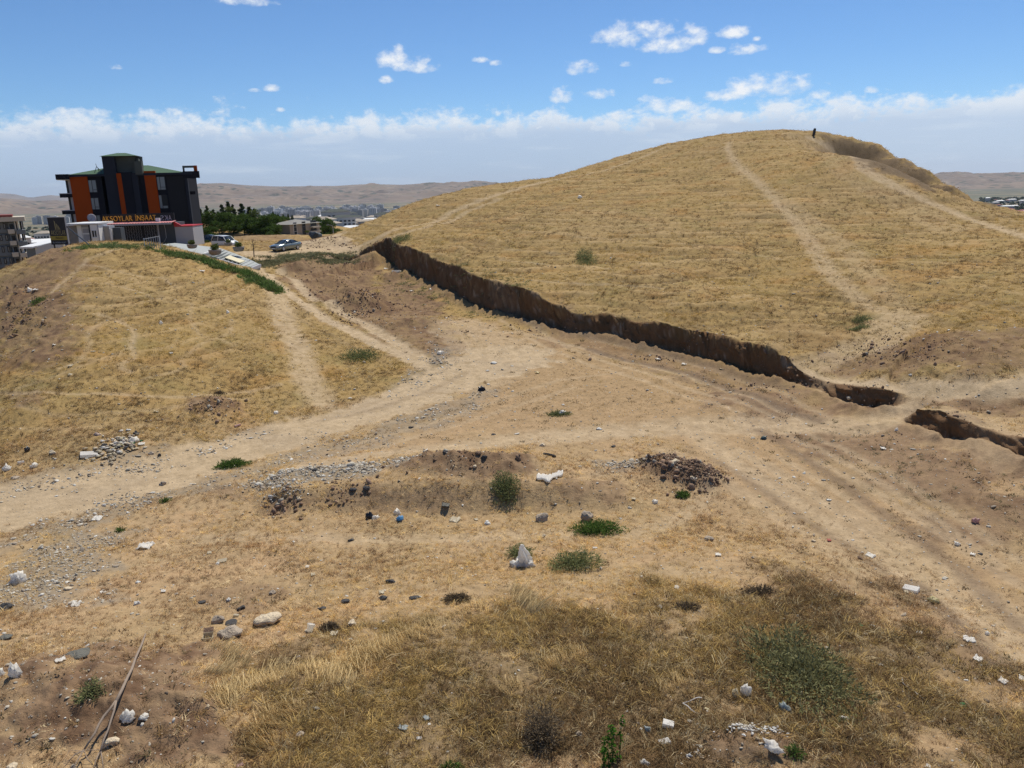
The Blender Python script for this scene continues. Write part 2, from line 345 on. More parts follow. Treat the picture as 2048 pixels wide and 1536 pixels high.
LIGHT_TRACKS = [  # (pixels, half width m, strength)
 ([(-120,1050),(0,1018),(150,985),(300,950),(450,905),(600,862),(700,836),(800,803),(880,768),(950,738),(1010,715)], [2.5,2.5,2.3,2.1,2.0,2.0,2.0,2.0,2.2,2.8,3.4], 1.0),
 ([(940,760),(1000,715),(980,690),(930,660),(905,640)], [2.4,3.2,3,2.4,1.6], .5),
 ([(515,535),(545,560),(600,603),(650,637),(700,662),(760,690),(815,715),(850,735)], .55, 1.0),
 ([(560,545),(610,585),(680,625),(740,655),(800,690),(850,720)], .5, .9),
 ([(525,545),(555,590),(572,650),(600,700),(612,750),(640,800),(655,815)], [.9,.8,.8,.7,.8,.6,.4], .75),
 ([(500,505),(560,510),(620,503),(660,505),(640,488),(625,482),(650,476)], [2,4,5,4,4,4,3], 1.0),
 ([(650,510),(700,496),(760,474),(830,452),(900,425),(960,402),(1010,385),(1080,366),(1150,352),(1250,327),(1330,296)], [1.4,.7,.7,.6,.6,.6,.6,.6,.6,.5,.5], .7),
 ([(720,500),(780,478),(850,455),(930,425),(1000,398)], .5, .6),
 ([(1458,285),(1455,300),(1475,330),(1520,368),(1550,400),(1590,440),(1620,480),(1650,530),(1690,575),(1735,608),(1785,632)], [.3,.3,.4,.5,.5,.6,.7,.7,.6,.5,.4], .6),
 ([(1470,340),(1530,375),(1590,420),(1650,465),(1700,505),(1740,550),(1790,600),(1840,650)], [.4,.6,.9,1.1,1.1,.8,.6,.5], .34),
 ([(1620,275),(1680,310),(1730,340),(1790,372),(1850,400),(1910,425),(1980,450),(2060,478)], [.6,.9,.9,.8,.6,.5,.5,.5], .78),
 ([(1580,272),(1640,300),(1700,335),(1760,375),(1830,420),(1900,460)], [1.5,2.2,2.6,2.6,2.0,1.4], .22),
 ([(1790,640),(1780,670),(1740,690),(1700,700),(1640,725),(1610,735)], [1.6,1.4,1.6,1.0,.8,.8], .6),
 ([(1590,735),(1650,757),(1720,768),(1800,777),(1900,779),(1980,773),(2060,765),(2200,740)], [.35,.45,.6,.7,.7,.7,.7,.7], 1.0),
 ([(1850,790),(1820,812),(1780,838),(1700,848),(1560,850),(1400,852),(1250,862),(1150,870)], [.5,.7,.9,1.0,1.2,1.0,.9,.8], .75),
 ([(1250,862),(1050,876),(850,902),(720,918),(600,935)], [.9,.8,.6,.5,.4], .8),
 ([(1830,805),(1800,826),(1750,850)], .35, .8),
 ([(1880,840),(1960,858),(2060,885)], [.8,1.2,1.4], .35),
 ([(1380,850),(1480,935),(1580,1000),(1680,1060),(1760,1115),(1850,1175),(1940,1230),(2060,1310)], [.6,.5,.45,.45,.45,.5,.6,.7], .7),
 ([(1330,900),(1440,960),(1540,1020),(1640,1080),(1730,1150)], .35, .45),
 ([(1470,900),(1600,975),(1700,1030),(1800,1090),(1900,1150),(2060,1250)], .4, .55),
 ([(400,1075),(600,1078),(800,1078),(1000,1070),(1130,1068),(1250,1065),(1330,1050),(1400,1010),(1430,960)], .32, .55),
 ([(1000,1165),(1150,1170),(1300,1150),(1400,1140)], .3, .25),
 # sheep paths on the left mound
 ([(105,585),(150,545),(175,518),(215,505),(260,495)], 0.165, 0.62), ([(160,530),(200,533),(250,548),(330,556),(350,575)], 0.120, 0.50),
 ([(190,565),(240,575),(270,580),(310,600),(325,592)], 0.135, 0.50), ([(193,628),(215,632),(262,655),(270,670),(262,690),(268,712),(240,730),(260,745)], 0.150, 0.62),
 ([(215,640),(190,655),(175,668),(180,690),(160,720),(120,735)], 0.150, 0.43), ([(262,690),(230,710),(150,735),(90,760),(0,790)], 0.135, 0.37),
 ([(0,788),(120,790),(230,787),(300,792),(380,795),(500,782),(560,770)], 0.120, 0.56), ([(0,825),(120,832),(250,825),(380,812),(500,800)], 0.105, 0.37),
 ([(265,768),(300,755),(350,745),(370,735),(360,720),(400,690),(460,665),(465,640)], 0.098, 0.43), ([(330,605),(390,608),(420,615),(455,600)], 0.098, 0.37),
 ([(470,690),(440,680),(400,670),(380,640),(385,610)], 0.090, 0.37), ([(0,860),(140,858),(300,850)], 0.098, 0.25),
 ([(440,500),(470,530),(500,548),(530,560)], 0.225, 0.37),
 # hill contour paths
 ([(1000,520),(1080,528),(1160,532),(1220,535)], .1, .6), ([(1060,560),(1130,566),(1240,570),(1330,578)], .1, .55), ([(1010,500),(1100,505),(1230,508)], .09, .5),
 ([(905,640),(935,690),(930,735),(875,785),(800,820)], .14, .7), ([(925,640),(958,690),(955,738),(905,785),(820,822)], .14, .7), ([(960,645),(990,700),(968,750),(900,800)], .12, .5), ([(985,648),(1020,705),(1000,750),(940,800)], .12, .5),
 ([(1000,640),(1100,700),(1300,765),(1500,835),(1640,900),(1800,990),(2000,1130)], .16, .5), ([(1040,640),(1140,697),(1340,762),(1540,830),(1680,895),(1840,985),(2040,1120)], .16, .5),
 ([(1060,668),(1250,722),(1420,768),(1560,822),(1660,850)], .2, .6), ([(1120,655),(1300,708),(1440,745),(1560,785),(1660,835)], .15, .4), ([(700,890),(850,850),(1000,800),(1120,760),(1240,745)], .16, .45), ([(740,900),(880,860),(1030,812),(1150,775)], .16, .45),
 ([(1480,905),(1620,985),(1760,1080),(1900,1190),(2060,1320)], .18, .7), ([(1560,915),(1700,1000),(1840,1100),(1980,1210)], .16, .5), ([(1640,925),(1760,990),(1900,1080),(2060,1180)], .2, .5),
 ([(0,985),(200,945),(400,892),(560,842),(700,806),(850,760),(940,725)], .2, .35), ([(0,1045),(180,1008),(380,950),(560,895),(700,858),(830,815),(930,765)], .2, .35),
 ([(1100,470),(1250,480),(1400,490),(1560,520)], .1, .4), ([(1150,430),(1300,425),(1420,440)], .1, .3),
]
BACK_SHADE = [(1640,271),(1700,278),(1760,299),(1820,330),(1900,374),(1985,413),(1930,398),(1860,378),(1790,352),(1720,325),(1668,296)]  # gully slope behind the right ridge; its shade is painted into the ground colour
SOIL_AND_SHADE = [  # polygons of bare brown earth, plus painted shade on the back slope; strength
 ([(0,560),(60,530),(150,505),(175,520),(150,600),(165,660),(120,730),(60,745),(0,720)], .75, 1.5, 1.2),
 (BACK_SHADE, .8, 1.5, .8),
 ([(45,560),(90,540),(130,505),(165,510),(150,540),(110,570),(140,600),(150,640),(145,680),(110,720),(60,735),(20,740),(70,690),(85,640),(70,610),(0,640),(0,560)], 1.0, .9, .6),
 ([(0,620),(60,600),(30,680),(0,700)], 1.0, 1.0, .5),
 ([(60,505),(125,492),(130,512),(90,535),(55,532)], 1, .6, .3),
 ([(0,1350),(60,1330),(150,1350),(200,1300),(300,1290),(420,1310),(400,1380),(470,1420),(480,1536),(0,1536)], 1.0, .5, .6),
 ([(390,1190),(470,1165),(560,1180),(520,1225),(430,1215)], .7, .4, .3),
 ([(560,515),(640,512),(700,515),(760,540),(770,560),(740,600),(770,640),(830,690),(900,720),(880,745),(900,690),(850,640),(900,610),(870,585),(800,555),(775,545),(700,640),(640,605),(560,560)], 1.0, 1.2, 1.0),
 ([(640,600),(780,580),(900,640),(915,720),(870,735),(760,680)], .9, 1.5, 1.2),
 ([(655,600),(700,590),(760,600),(780,625),(740,640),(680,625)], 1.0, .8, .4),
 ([(600,478),(690,474),(715,490),(660,500),(605,495)], .9, .6, .4),
 ([(380,800),(440,790),(480,810),(490,830),(420,840),(385,825)], .9, .5, .4),
 ([(20,790),(80,780),(95,815),(40,828)], .8, .5, .4),
 ([(780,925),(860,905),(1060,915),(1080,945),(960,960),(800,950)], .9, .5, .3),
 ([(430,980),(560,980),(760,965),(900,975),(980,985),(960,1020),(840,1025),(700,1020),(560,1022),(430,1000)], .62, .6, .4),
 ([(1100,960),(1240,970),(1260,1005),(1140,1008)], .7, .5, .4),
 ([(1270,915),(1380,920),(1440,960),(1420,985),(1340,975),(1290,950)], 1.0, .4, .2),
 ([(1640,700),(1760,690),(1850,672),(1960,662),(2060,660),(2060,740),(1960,748),(1850,745),(1740,752),(1660,740)], .9, 1.0, .8),
 ([(1640,786),(1740,792),(1830,800),(1900,794),(2060,790),(2060,838),(1960,826),(1870,818),(1800,832)], .95, .5, .4),
 ([(1640,272),(1700,279),(1760,300),(1820,332),(1900,375),(1985,412),(1930,398),(1870,380),(1790,350),(1700,315)], .7, 2, 1.5),  # same back slope again, browned to paint in its shade
 ([(1560,775),(1700,825),(1800,850),(2060,940),(2060,1160),(1900,1060),(1750,960),(1600,900),(1500,850),(1400,790)], .85, 2.0, 1.5),
 ([(1100,655),(1300,700),(1560,765),(1700,810),(1650,840),(1500,790),(1300,735),(1080,680)], .6, 1.0, .8),
 ([(1500,620),(1700,650),(1750,690),(1650,700),(1560,690)], .3, 2.0, 1.0),
 ([(1440,1480),(1560,1470),(1600,1536),(1400,1536)], .9, .4, .3),
 ([(0,400),(0,400),(0,401)], 0, 1, 1),
 ([(1600,1150),(1760,1140),(1960,1290),(2060,1380),(2060,1420),(1940,1400),(1850,1290),(1740,1220)], .35, .8, .5),
 ([(430,466),(480,467),(560,468),(600,478),(520,482),(450,480)], .75, 5, 3),
]
GRAVEL = [
 ([(0,960),(150,930),(300,900),(420,880),(500,860),(560,850),(430,910),(250,955),(100,985),(0,1005)], .75, .8, .6),
 ([(0,1060),(200,1010),(380,960),(500,925),(640,890),(760,850),(860,820),(960,780),(1010,775),(930,830),(800,875),(640,925),(480,960),(330,990),(240,1040),(150,1060),(0,1110)], .8, .8, .7),
 ([(0,1100),(130,1080),(260,1060),(230,1130),(180,1200),(60,1230),(0,1230)], .8, .7, .8),
 ([(495,975),(560,950),(640,938),(700,930),(760,932),(745,955),(640,968),(530,985)], 1.0, .5, .3),
 ([(770,925),(850,905),(860,925),(790,945)], .7, .4, .3),
 ([(830,730),(870,690),(905,700),(910,740),(860,770),(820,790),(780,800),(790,770)], .8, .8, .5),
 ([(1180,920),(1280,915),(1300,945),(1180,950)], .6, .4, .3),
]
OLIVE_AND_SHADE = [(BACK_SHADE, 1.0, 2.0, 1.0), ([(930,560),(1040,620),(1060,640),(960,610),(880,585)], .6, 1.2, .8), ([(560,520),(620,515),(680,545),(660,560),(590,545)], .5, 1.2, .8),  # first entry paints the back slope's shade, the others are olive ground
 ([(1640,870),(1760,940),(1900,980),(2060,1010),(2060,1050),(1880,1040),(1720,990),(1600,910)], .5, 1.5, 1.0), ([(0,520),(60,560),(40,600),(0,600)], .7, 1.5, 1.0),
 ([(1680,1290),(1850,1300),(1950,1450),(1800,1536),(1560,1536),(1500,1400)], .45, 1.0, .8), ([(800,1230),(1100,1210),(1500,1280),(1450,1480),(1200,1536),(600,1536),(600,1420)], .3, 1.0, .8)]
MAUVE = None

def grid_attrs(x, y, z):
    """weights of the ground kinds at each vertex"""
    D = np.hypot(x, y)
    tr = np.zeros(x.shape)
    for pts, w, s in LIGHT_TRACKS: 
        soft = .35 if (isinstance(w, (int, float)) and w < .6) else .7
        if isinstance(w, (int, float)) and w < .25: soft = .22
        tr = np.maximum(tr, s*band(x, y, pts, w, soft))
    so_ = np.zeros(x.shape)
    for pts, s, soft, rag in SOIL_AND_SHADE:
        if s > 0: so_ = np.maximum(so_, s*area(x, y, pts, soft, rag))
    gr = np.zeros(x.shape)
    for pts, s, soft, rag in GRAVEL: gr = np.maximum(gr, s*area(x, y, pts, soft, rag))
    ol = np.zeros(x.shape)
    for pts, s, soft, rag in OLIVE_AND_SHADE: ol = np.maximum(ol, s*area(x, y, pts, soft, rag))
    basin = area(x, y, [(870,640),(960,640),(1200,690),(1420,745),(1600,800),(1780,840),(2060,950),(2060,1230),(1800,1050),(1500,1010),(1300,870),(1000,880),(760,900),(860,800),(960,740)], 4, 2)
    return tr, so_, gr, ol, basin

# ------------------------------------------------------------------ mesh helpers
def newobj(name, me, parent=None, mat=None):
    o = bpy.data.objects.new(name, me); COL.objects.link(o)
    if parent is not None: o.parent = parent
    if mat is not None and me is not None:
        for m in (mat if isinstance(mat, (list, tuple)) else [mat]): me.materials.append(m)
    return o
def tag(o, label=None, cat=None, group=None, kind=None):
    if label: o['label'] = label
    if cat: o['category'] = cat
    if group: o['group'] = group
    if kind: o['kind'] = kind
    return o
def empty(name, loc=(0, 0, 0), rz=0, label=None, cat=None, group=None):
    o = bpy.data.objects.new(name, None); COL.objects.link(o); o.location = loc; o.rotation_euler = (0, 0, rz); o.empty_display_size = .3
    return tag(o, label, cat, group)
def np_mesh(name, V, Fq, smooth=True):
    """V (n,3), Fq (m,k)"""
    me = bpy.data.meshes.new(name); k = Fq.shape[1]
    me.vertices.add(len(V)); me.vertices.foreach_set('co', np.ascontiguousarray(V, dtype=np.float32).ravel())
    me.loops.add(Fq.size); me.loops.foreach_set('vertex_index', np.ascontiguousarray(Fq, dtype=np.int32).ravel())
    me.polygons.add(len(Fq)); me.polygons.foreach_set('loop_start', np.arange(0, Fq.size, k, dtype=np.int32))
    me.polygons.foreach_set('loop_total', np.full(len(Fq), k, dtype=np.int32))
    if smooth: me.polygons.foreach_set('use_smooth', np.ones(len(Fq), bool))
    me.update(calc_edges=True); me.validate(); return me
def vcol(me, name, C):
    a = me.color_attributes.new(name, 'FLOAT_COLOR', 'POINT'); C4 = np.ones((len(C), 4), np.float32); C4[:, :C.shape[1]] = C
    a.data.foreach_set('color', C4.ravel())
def srgb(r, g, b):
    f = lambda c: (c/255/12.92 if c/255 <= .04045 else ((c/255+.055)/1.055)**2.4); return (f(r), f(g), f(b))

class MB:
    def __init__(s): s.v = []; s.f = []; s.mi = []; s.cur = 0
    def add(s, V, Fc):
        b = len(s.v); s.v += [tuple(p) for p in V]; s.f += [tuple(i+b for i in f) for f in Fc]; s.mi += [s.cur]*len(Fc); return s
    def box(s, x0, y0, z0, x1, y1, z1):
        V = [(x0,y0,z0),(x1,y0,z0),(x1,y1,z0),(x0,y1,z0),(x0,y0,z1),(x1,y0,z1),(x1,y1,z1),(x0,y1,z1)]
        return s.add(V, [(0,3,2,1),(4,5,6,7),(0,1,5,4),(1,2,6,5),(2,3,7,6),(3,0,4,7)])
    def prism(s, poly, y0, y1):
        """poly of (x,z) extruded along y"""
        n = len(poly); V = [(x, y0, z) for x, z in poly]+[(x, y1, z) for x, z in poly]
        return s.add(V, [tuple(range(n)), tuple(range(2*n-1, n-1, -1))]+[(i, i+n, (i+1) % n+n, (i+1) % n) for i in range(n)])
    def tube(s, pts, rad, n=6, cap=True):
        pts = [Vector(p) for p in pts]; rs = rad if isinstance(rad, (list, tuple)) else [rad]*len(pts); V = []; Fc = []
        for i, p in enumerate(pts):
            d = (pts[min(i+1, len(pts)-1)]-pts[max(i-1, 0)]).normalized(); a = d.orthogonal().normalized(); 
            ref = Vector((0, 0, 1)) if abs(d.z) < .9 else Vector((1, 0, 0)); a = d.cross(ref).normalized(); b = d.cross(a)
            for k in range(n): V.append(p+(a*math.cos(2*PI*k/n)+b*math.sin(2*PI*k/n))*rs[i])
        for i in range(len(pts)-1):
            for k in range(n): Fc.append((i*n+k, i*n+(k+1) % n, (i+1)*n+(k+1) % n, (i+1)*n+k))
        if cap: Fc += [tuple(range(n-1, -1, -1)), tuple((len(pts)-1)*n+k for k in range(n))]
        return s.add(V, Fc)
    def lathe(s, prof, n=12, c=(0, 0)):
        V = [(c[0]+r*math.cos(2*PI*k/n), c[1]+r*math.sin(2*PI*k/n), z) for r, z in prof for k in range(n)]; m = len(prof)
        Fc = [(i*n+k, i*n+(k+1) % n, (i+1)*n+(k+1) % n, (i+1)*n+k) for i in range(m-1) for k in range(n)]
        return s.add(V, Fc+[tuple(range(n-1, -1, -1)), tuple((m-1)*n+k for k in range(n))])
    def mesh(s, name, smooth=False):
        me = bpy.data.meshes.new(name); me.from_pydata(s.v, [], s.f)
        if smooth: me.polygons.foreach_set('use_smooth', [True]*len(s.f))
        me.polygons.foreach_set('material_index', s.mi); me.update(); return me
    def build(s, name, mat, parent=None, smooth=False, bevel=0):
        me = s.mesh(name, smooth)
        if bevel:
            bm = bmesh.new(); bm.from_mesh(me); bmesh.ops.recalc_face_normals(bm, faces=bm.faces)
            bmesh.ops.bevel(bm, geom=bm.edges[:], offset=bevel, segments=1, affect='EDGES'); bm.to_mesh(me); bm.free()
        else:
            bm = bmesh.new(); bm.from_mesh(me); bmesh.ops.recalc_face_normals(bm, faces=bm.faces); bm.to_mesh(me); bm.free()
        return newobj(name, me, parent, mat)

MATS = {}
def mat(name, fn=None):
    if name in MATS: return MATS[name]
    m = bpy.data.materials.new(name); m.use_nodes = True; N = NT(m.node_tree); fn(N); MATS[name] = m; return m
def plain(name, col, rough=.8, metal=0, var=.12, scale=3, bumpd=.01, spec=.3):
    def f(N):
        tc = N.n('ShaderNodeTexCoord').outputs['Object']; n = N.noise(tc, scale, 5, .6); n2 = N.noise(tc, scale*7, 3, .6)
        v = N.m('ADD', 1-var, N.m('MULTIPLY', N.m('ADD', N.m('MULTIPLY', n, .7), N.m('MULTIPLY', n2, .3)), 2*var))
        c = N.mix(1.0, col, v, 'MULTIPLY')
        N.out(c, N.m('ADD', rough-.06, N.m('MULTIPLY', n, .12)), N.bump(n2, .4, bumpd) if bumpd else None, metal, spec)
    return mat(name, f)
# ------------------------------------------------------------------ relief of the near ground
BUMPS = [ # u, v, radius across m, radius deep m, height m
 (870,935,1.6,1.0,.55),(925,940,1.2,.9,.4),(990,938,1.3,.9,.42),(1045,930,1.2,.8,.4),(1360,952,1.7,1.1,.4),(1320,935,1.0,.8,.4),(1400,965,.9,.7,.4),
 (430,820,1.6,1.6,.35),(60,818,1.5,1.5,.3),(720,618,3.0,1.8,1.40),(600,545,2.2,1.6,0.84),(665,575,2.4,1.6,0.98),(790,560,1.8,1.4,0.84),(850,650,2,1.2,.4),(745,530,2,1.4,1.12),(700,590,1.8,1.2,0.84),(690,548,2.5,2.5,.9),(735,565,2,2,.7),(650,560,2.5,2,.7),(760,600,2,2,.6),(820,600,2,2,.4),(800,650,2,1.5,.4),(640,530,3,3,.7),(600,535,2.5,3,.6),(740,545,3,3,.6),
 (200,1400,1.7,1.5,.55),(380,1430,1.5,1.3,.45),(60,1370,1.2,1.0,.35),(660,488,3.5,2.5,.9),(1500,1500,1.2,.8,.3),(700,920,2.5,.8,.2),(600,950,3,.9,.25),
 (1085,1440,.8,.7,.12),(85,505,4.5,3.2,1.6),(25,615,3,3,1.0),(1300,690,.8,.6,.25),
 (550,1000,.9,.6,-.45),(690,1080,.3,.3,-.1),(1475,690,0.8,.8,0.1)]
_B = []
for (u, v, a, b, h) in BUMPS:
    p = hit(u, v)[:2]; _B.append((p, math.atan2(p[0], p[1]), a, b, h))
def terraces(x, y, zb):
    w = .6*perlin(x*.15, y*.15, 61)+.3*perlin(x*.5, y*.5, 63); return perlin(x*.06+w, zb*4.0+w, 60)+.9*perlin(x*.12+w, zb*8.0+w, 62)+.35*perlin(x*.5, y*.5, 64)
def relief(x, y, W5, zb):
    tr, so_, gr, ol, basin = W5; D = np.hypot(x, y)
    z = np.zeros(x.shape)
    for p, a, ra, rb, h in _B:
        c, s = math.cos(a), math.sin(a); dx = x-p[0]; dy = y-p[1]
        q = ((dx*c-dy*s)/ra)**2+((dx*s+dy*c)/rb)**2; m = q < 6
        if m.any(): z[m] += h*np.exp(-q[m]*1.1)*(1+.25*perlin(x[m]*2.2, y[m]*2.2, 77))
    near = 1-sstep(D, 180, 300)
    rough = np.clip(so_*1.0, 0, 1)*(1-tr)*(1-basin*.6); grass = np.clip(1-tr-so_*.7-gr*.5-basin*.7, 0, 1)
    z += near*.16*fbm(x*.16, y*.16, 3, 3)*(1-.6*basin-.3*tr)
    z += near*rough*(.15*fbm(x*.7, y*.7, 4, 11, .6)+.09*np.abs(perlin(x*2.0, y*2.0, 13))+.04*np.abs(perlin(x*5.2, y*5.2, 14)))
    z += near*grass*(.055*fbm(x*1.1, y*1.1, 3, 15)+.03*perlin(x*4.1, y*4.1, 18))
    z += near*.012*perlin(x*6.3, y*6.3, 23)*(1-.7*tr)
    # cattle terraces on the slopes follow the contours
    slope_ = sstep(zb, -11.3, -9.8)
    ter = terraces(x, y, zb)
    z += near*slope_*np.clip(grass*1.2, 0, 1)*(1-ol)*.13*ter*(.55+.9*np.clip(.5+fbm(x*.06, y*.06, 2, 67), 0, 1))
    # wheel ruts beside the bright tracks
    z -= .05*sstep(tr, .3, .9)*near
    return z

def full_h(x, y):
    x = np.asarray(x, float); y = np.asarray(y, float); zb = H0(x, y); W5 = grid_attrs(x, y, zb); return zb+relief(x, y, W5, zb), W5
def place(u, v):
    """visible ground point with the fine relief"""
    p = hit(u, v, True); d = dirpx(u, v); t0 = math.hypot(p[0], p[1])/math.hypot(d[0], d[1]); t = t0*np.linspace(.86, 1.08, 90)
    h, _ = full_h(d[0]*t, d[1]*t); below = d[2]*t < h; i = int(np.argmax(below)) if below.any() else 89
    return Vector((d[0]*t[i], d[1]*t[i], float(h[i])))
def at_xy(x, y): return float(full_h(np.array([x]), np.array([y]))[0][0])

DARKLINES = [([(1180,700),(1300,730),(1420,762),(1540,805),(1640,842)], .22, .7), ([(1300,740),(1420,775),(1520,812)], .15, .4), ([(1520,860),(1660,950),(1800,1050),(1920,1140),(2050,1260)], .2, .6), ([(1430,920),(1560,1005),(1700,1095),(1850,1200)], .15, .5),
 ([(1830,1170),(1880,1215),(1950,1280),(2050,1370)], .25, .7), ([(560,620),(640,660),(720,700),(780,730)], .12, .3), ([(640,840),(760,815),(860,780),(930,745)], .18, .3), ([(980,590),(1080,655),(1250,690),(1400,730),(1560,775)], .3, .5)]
TALL = [(470,1600),(430,1430),(500,1350),(640,1300),(900,1240),(1200,1215),(1500,1170),(1750,1190),(1900,1290),(2060,1420),(2300,1600)]
def tallmask(x, y): return area(x, y, TALL, 3.5, 1.8)
def ground_colour(x, y, z, W5, steep):
    tr, so_, gr, ol, basin = W5; n = x.shape; D = np.hypot(x, y)
    A = lambda c: np.array(c)[None, :]
    def lerp(a, b, t): return a+(b-a)*t[:, None]
    big = fbm(x*.045, y*.045, 4, 101); mid = fbm(x*.25, y*.25, 4, 104); fin = fbm(x*1.4, y*1.4, 3, 108); vf = fbm(x*4.5, y*4.5, 3, 111)
    col = np.repeat(A((.35, .24, .095)), len(x), 0)
    col = lerp(col, A((.33, .23, .10)), sstep(big+.5*mid, -.1, .45))
    col = lerp(col, A((.33, .185, .058)), sstep(mid-.3*big, .05, .5)*.6)
    col = lerp(col, A((.25, .20, .075)), sstep(-mid+fin*.5, .1, .6)*.55)
    tall = tallmask(x, y); near = 1-sstep(D, 36, 48)
    col = lerp(col, A((.42, .30, .175)), near*(.75+.25*mid)); col = lerp(col, A((.40, .265, .14)), near*sstep(mid+.5*fin, .1, .5)*.5)
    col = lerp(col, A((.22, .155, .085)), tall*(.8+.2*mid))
    col = lerp(col, A((.37, .255, .14)), np.clip(basin*.85+.1*fin*basin, 0, 1))
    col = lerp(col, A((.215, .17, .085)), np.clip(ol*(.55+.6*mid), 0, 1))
    s = np.clip(so_*(.8+.5*fin+.3*mid), 0, 1)
    soilc = lerp(np.repeat(A((.225, .145, .09)), len(x), 0), A((.14, .085, .05)), sstep(mid+fin, -.2, .6))
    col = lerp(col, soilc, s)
    g = np.clip(gr*(.75+.8*fin), 0, 1); col = lerp(col, A((.25, .21, .155)), g*.9)
    t = np.clip(tr*(.95+.45*fin+.25*vf), 0, 1); pathc = lerp(np.repeat(A((.47, .36, .225)), len(x), 0), A((.40, .31, .20)), sstep(mid, -.2, .5))
    col = lerp(col, pathc, t)
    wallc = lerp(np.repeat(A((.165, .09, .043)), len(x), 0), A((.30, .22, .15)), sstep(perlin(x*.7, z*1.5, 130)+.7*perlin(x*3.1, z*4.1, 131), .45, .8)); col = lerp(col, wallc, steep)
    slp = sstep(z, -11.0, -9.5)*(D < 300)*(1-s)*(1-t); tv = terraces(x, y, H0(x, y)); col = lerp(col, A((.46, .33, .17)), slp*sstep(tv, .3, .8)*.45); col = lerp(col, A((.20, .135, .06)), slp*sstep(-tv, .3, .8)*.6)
    col = lerp(col, A((.155, .11, .062)), .85*area(x, y, BACK_SHADE, 2, 1))  # shade of the back slope, darkened straight into the ground colour
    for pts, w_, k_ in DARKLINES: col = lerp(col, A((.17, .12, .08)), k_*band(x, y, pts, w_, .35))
    # sparse bare specks in the grass
    bare = sstep(fin+.6*vf, .42, .7)*(1-t)*(1-s); col = lerp(col, A((.30, .21, .125)), bare*.5)
    col *= (1+.20*vf+.16*fin+.10*mid)[:, None]; rip = perlin(x*1.3+y*.5, y*2.2-x*.9, 120); col *= (1+.10*rip*basin)[:, None]
    col *= np.array([.93, .915, .90])[None]
    return np.clip(col, .01, .8)

def ground_material(N, fine=True):
    geo = N.n('ShaderNodeNewGeometry').outputs['Position']
    base = N.attr('Col').outputs['Color']
    a = N.noise(geo, 2.3, 6, .65); b = N.noise(geo, 11, 5, .7); c = N.noise(geo, 45, 3, .6)
    v = N.m('ADD', .20, N.m('ADD', N.m('MULTIPLY', a, .50), N.m('ADD', N.m('MULTIPLY', b, .70), N.m('MULTIPLY', c, .40))))
    col = N.mix(1.0, base, v, 'MULTIPLY')
    st = N.voro(geo, 9.0); m1 = N.m('MULTIPLY', N.mr(st.outputs['Distance'], .16, .08), N.mr(N.noise(geo, 1.1, 3), .45, .62))
    wt = N.attr('Kind').outputs['Color']; sp = N.n('ShaderNodeSeparateColor'); N.put(sp.inputs[0], wt)
    stones = N.m('MULTIPLY', m1, N.m('ADD', .16, N.m('MULTIPLY', sp.outputs[1], .8)))
    col = N.mix(stones, col, (.42, .37, .29))
    sh = N.voro(geo, 3.1, 'DISTANCE_TO_EDGE')
    h = N.m('ADD', N.m('ADD', N.m('MULTIPLY', a, .5), N.m('MULTIPLY', b, .35)), N.m('ADD', N.m('MULTIPLY', c, .15), N.m('MULTIPLY', m1, .2)))
    N.out(col, .95, N.bump(h, .75, .12), 0, .15)
M_ground = mat('dry_ground', ground_material)

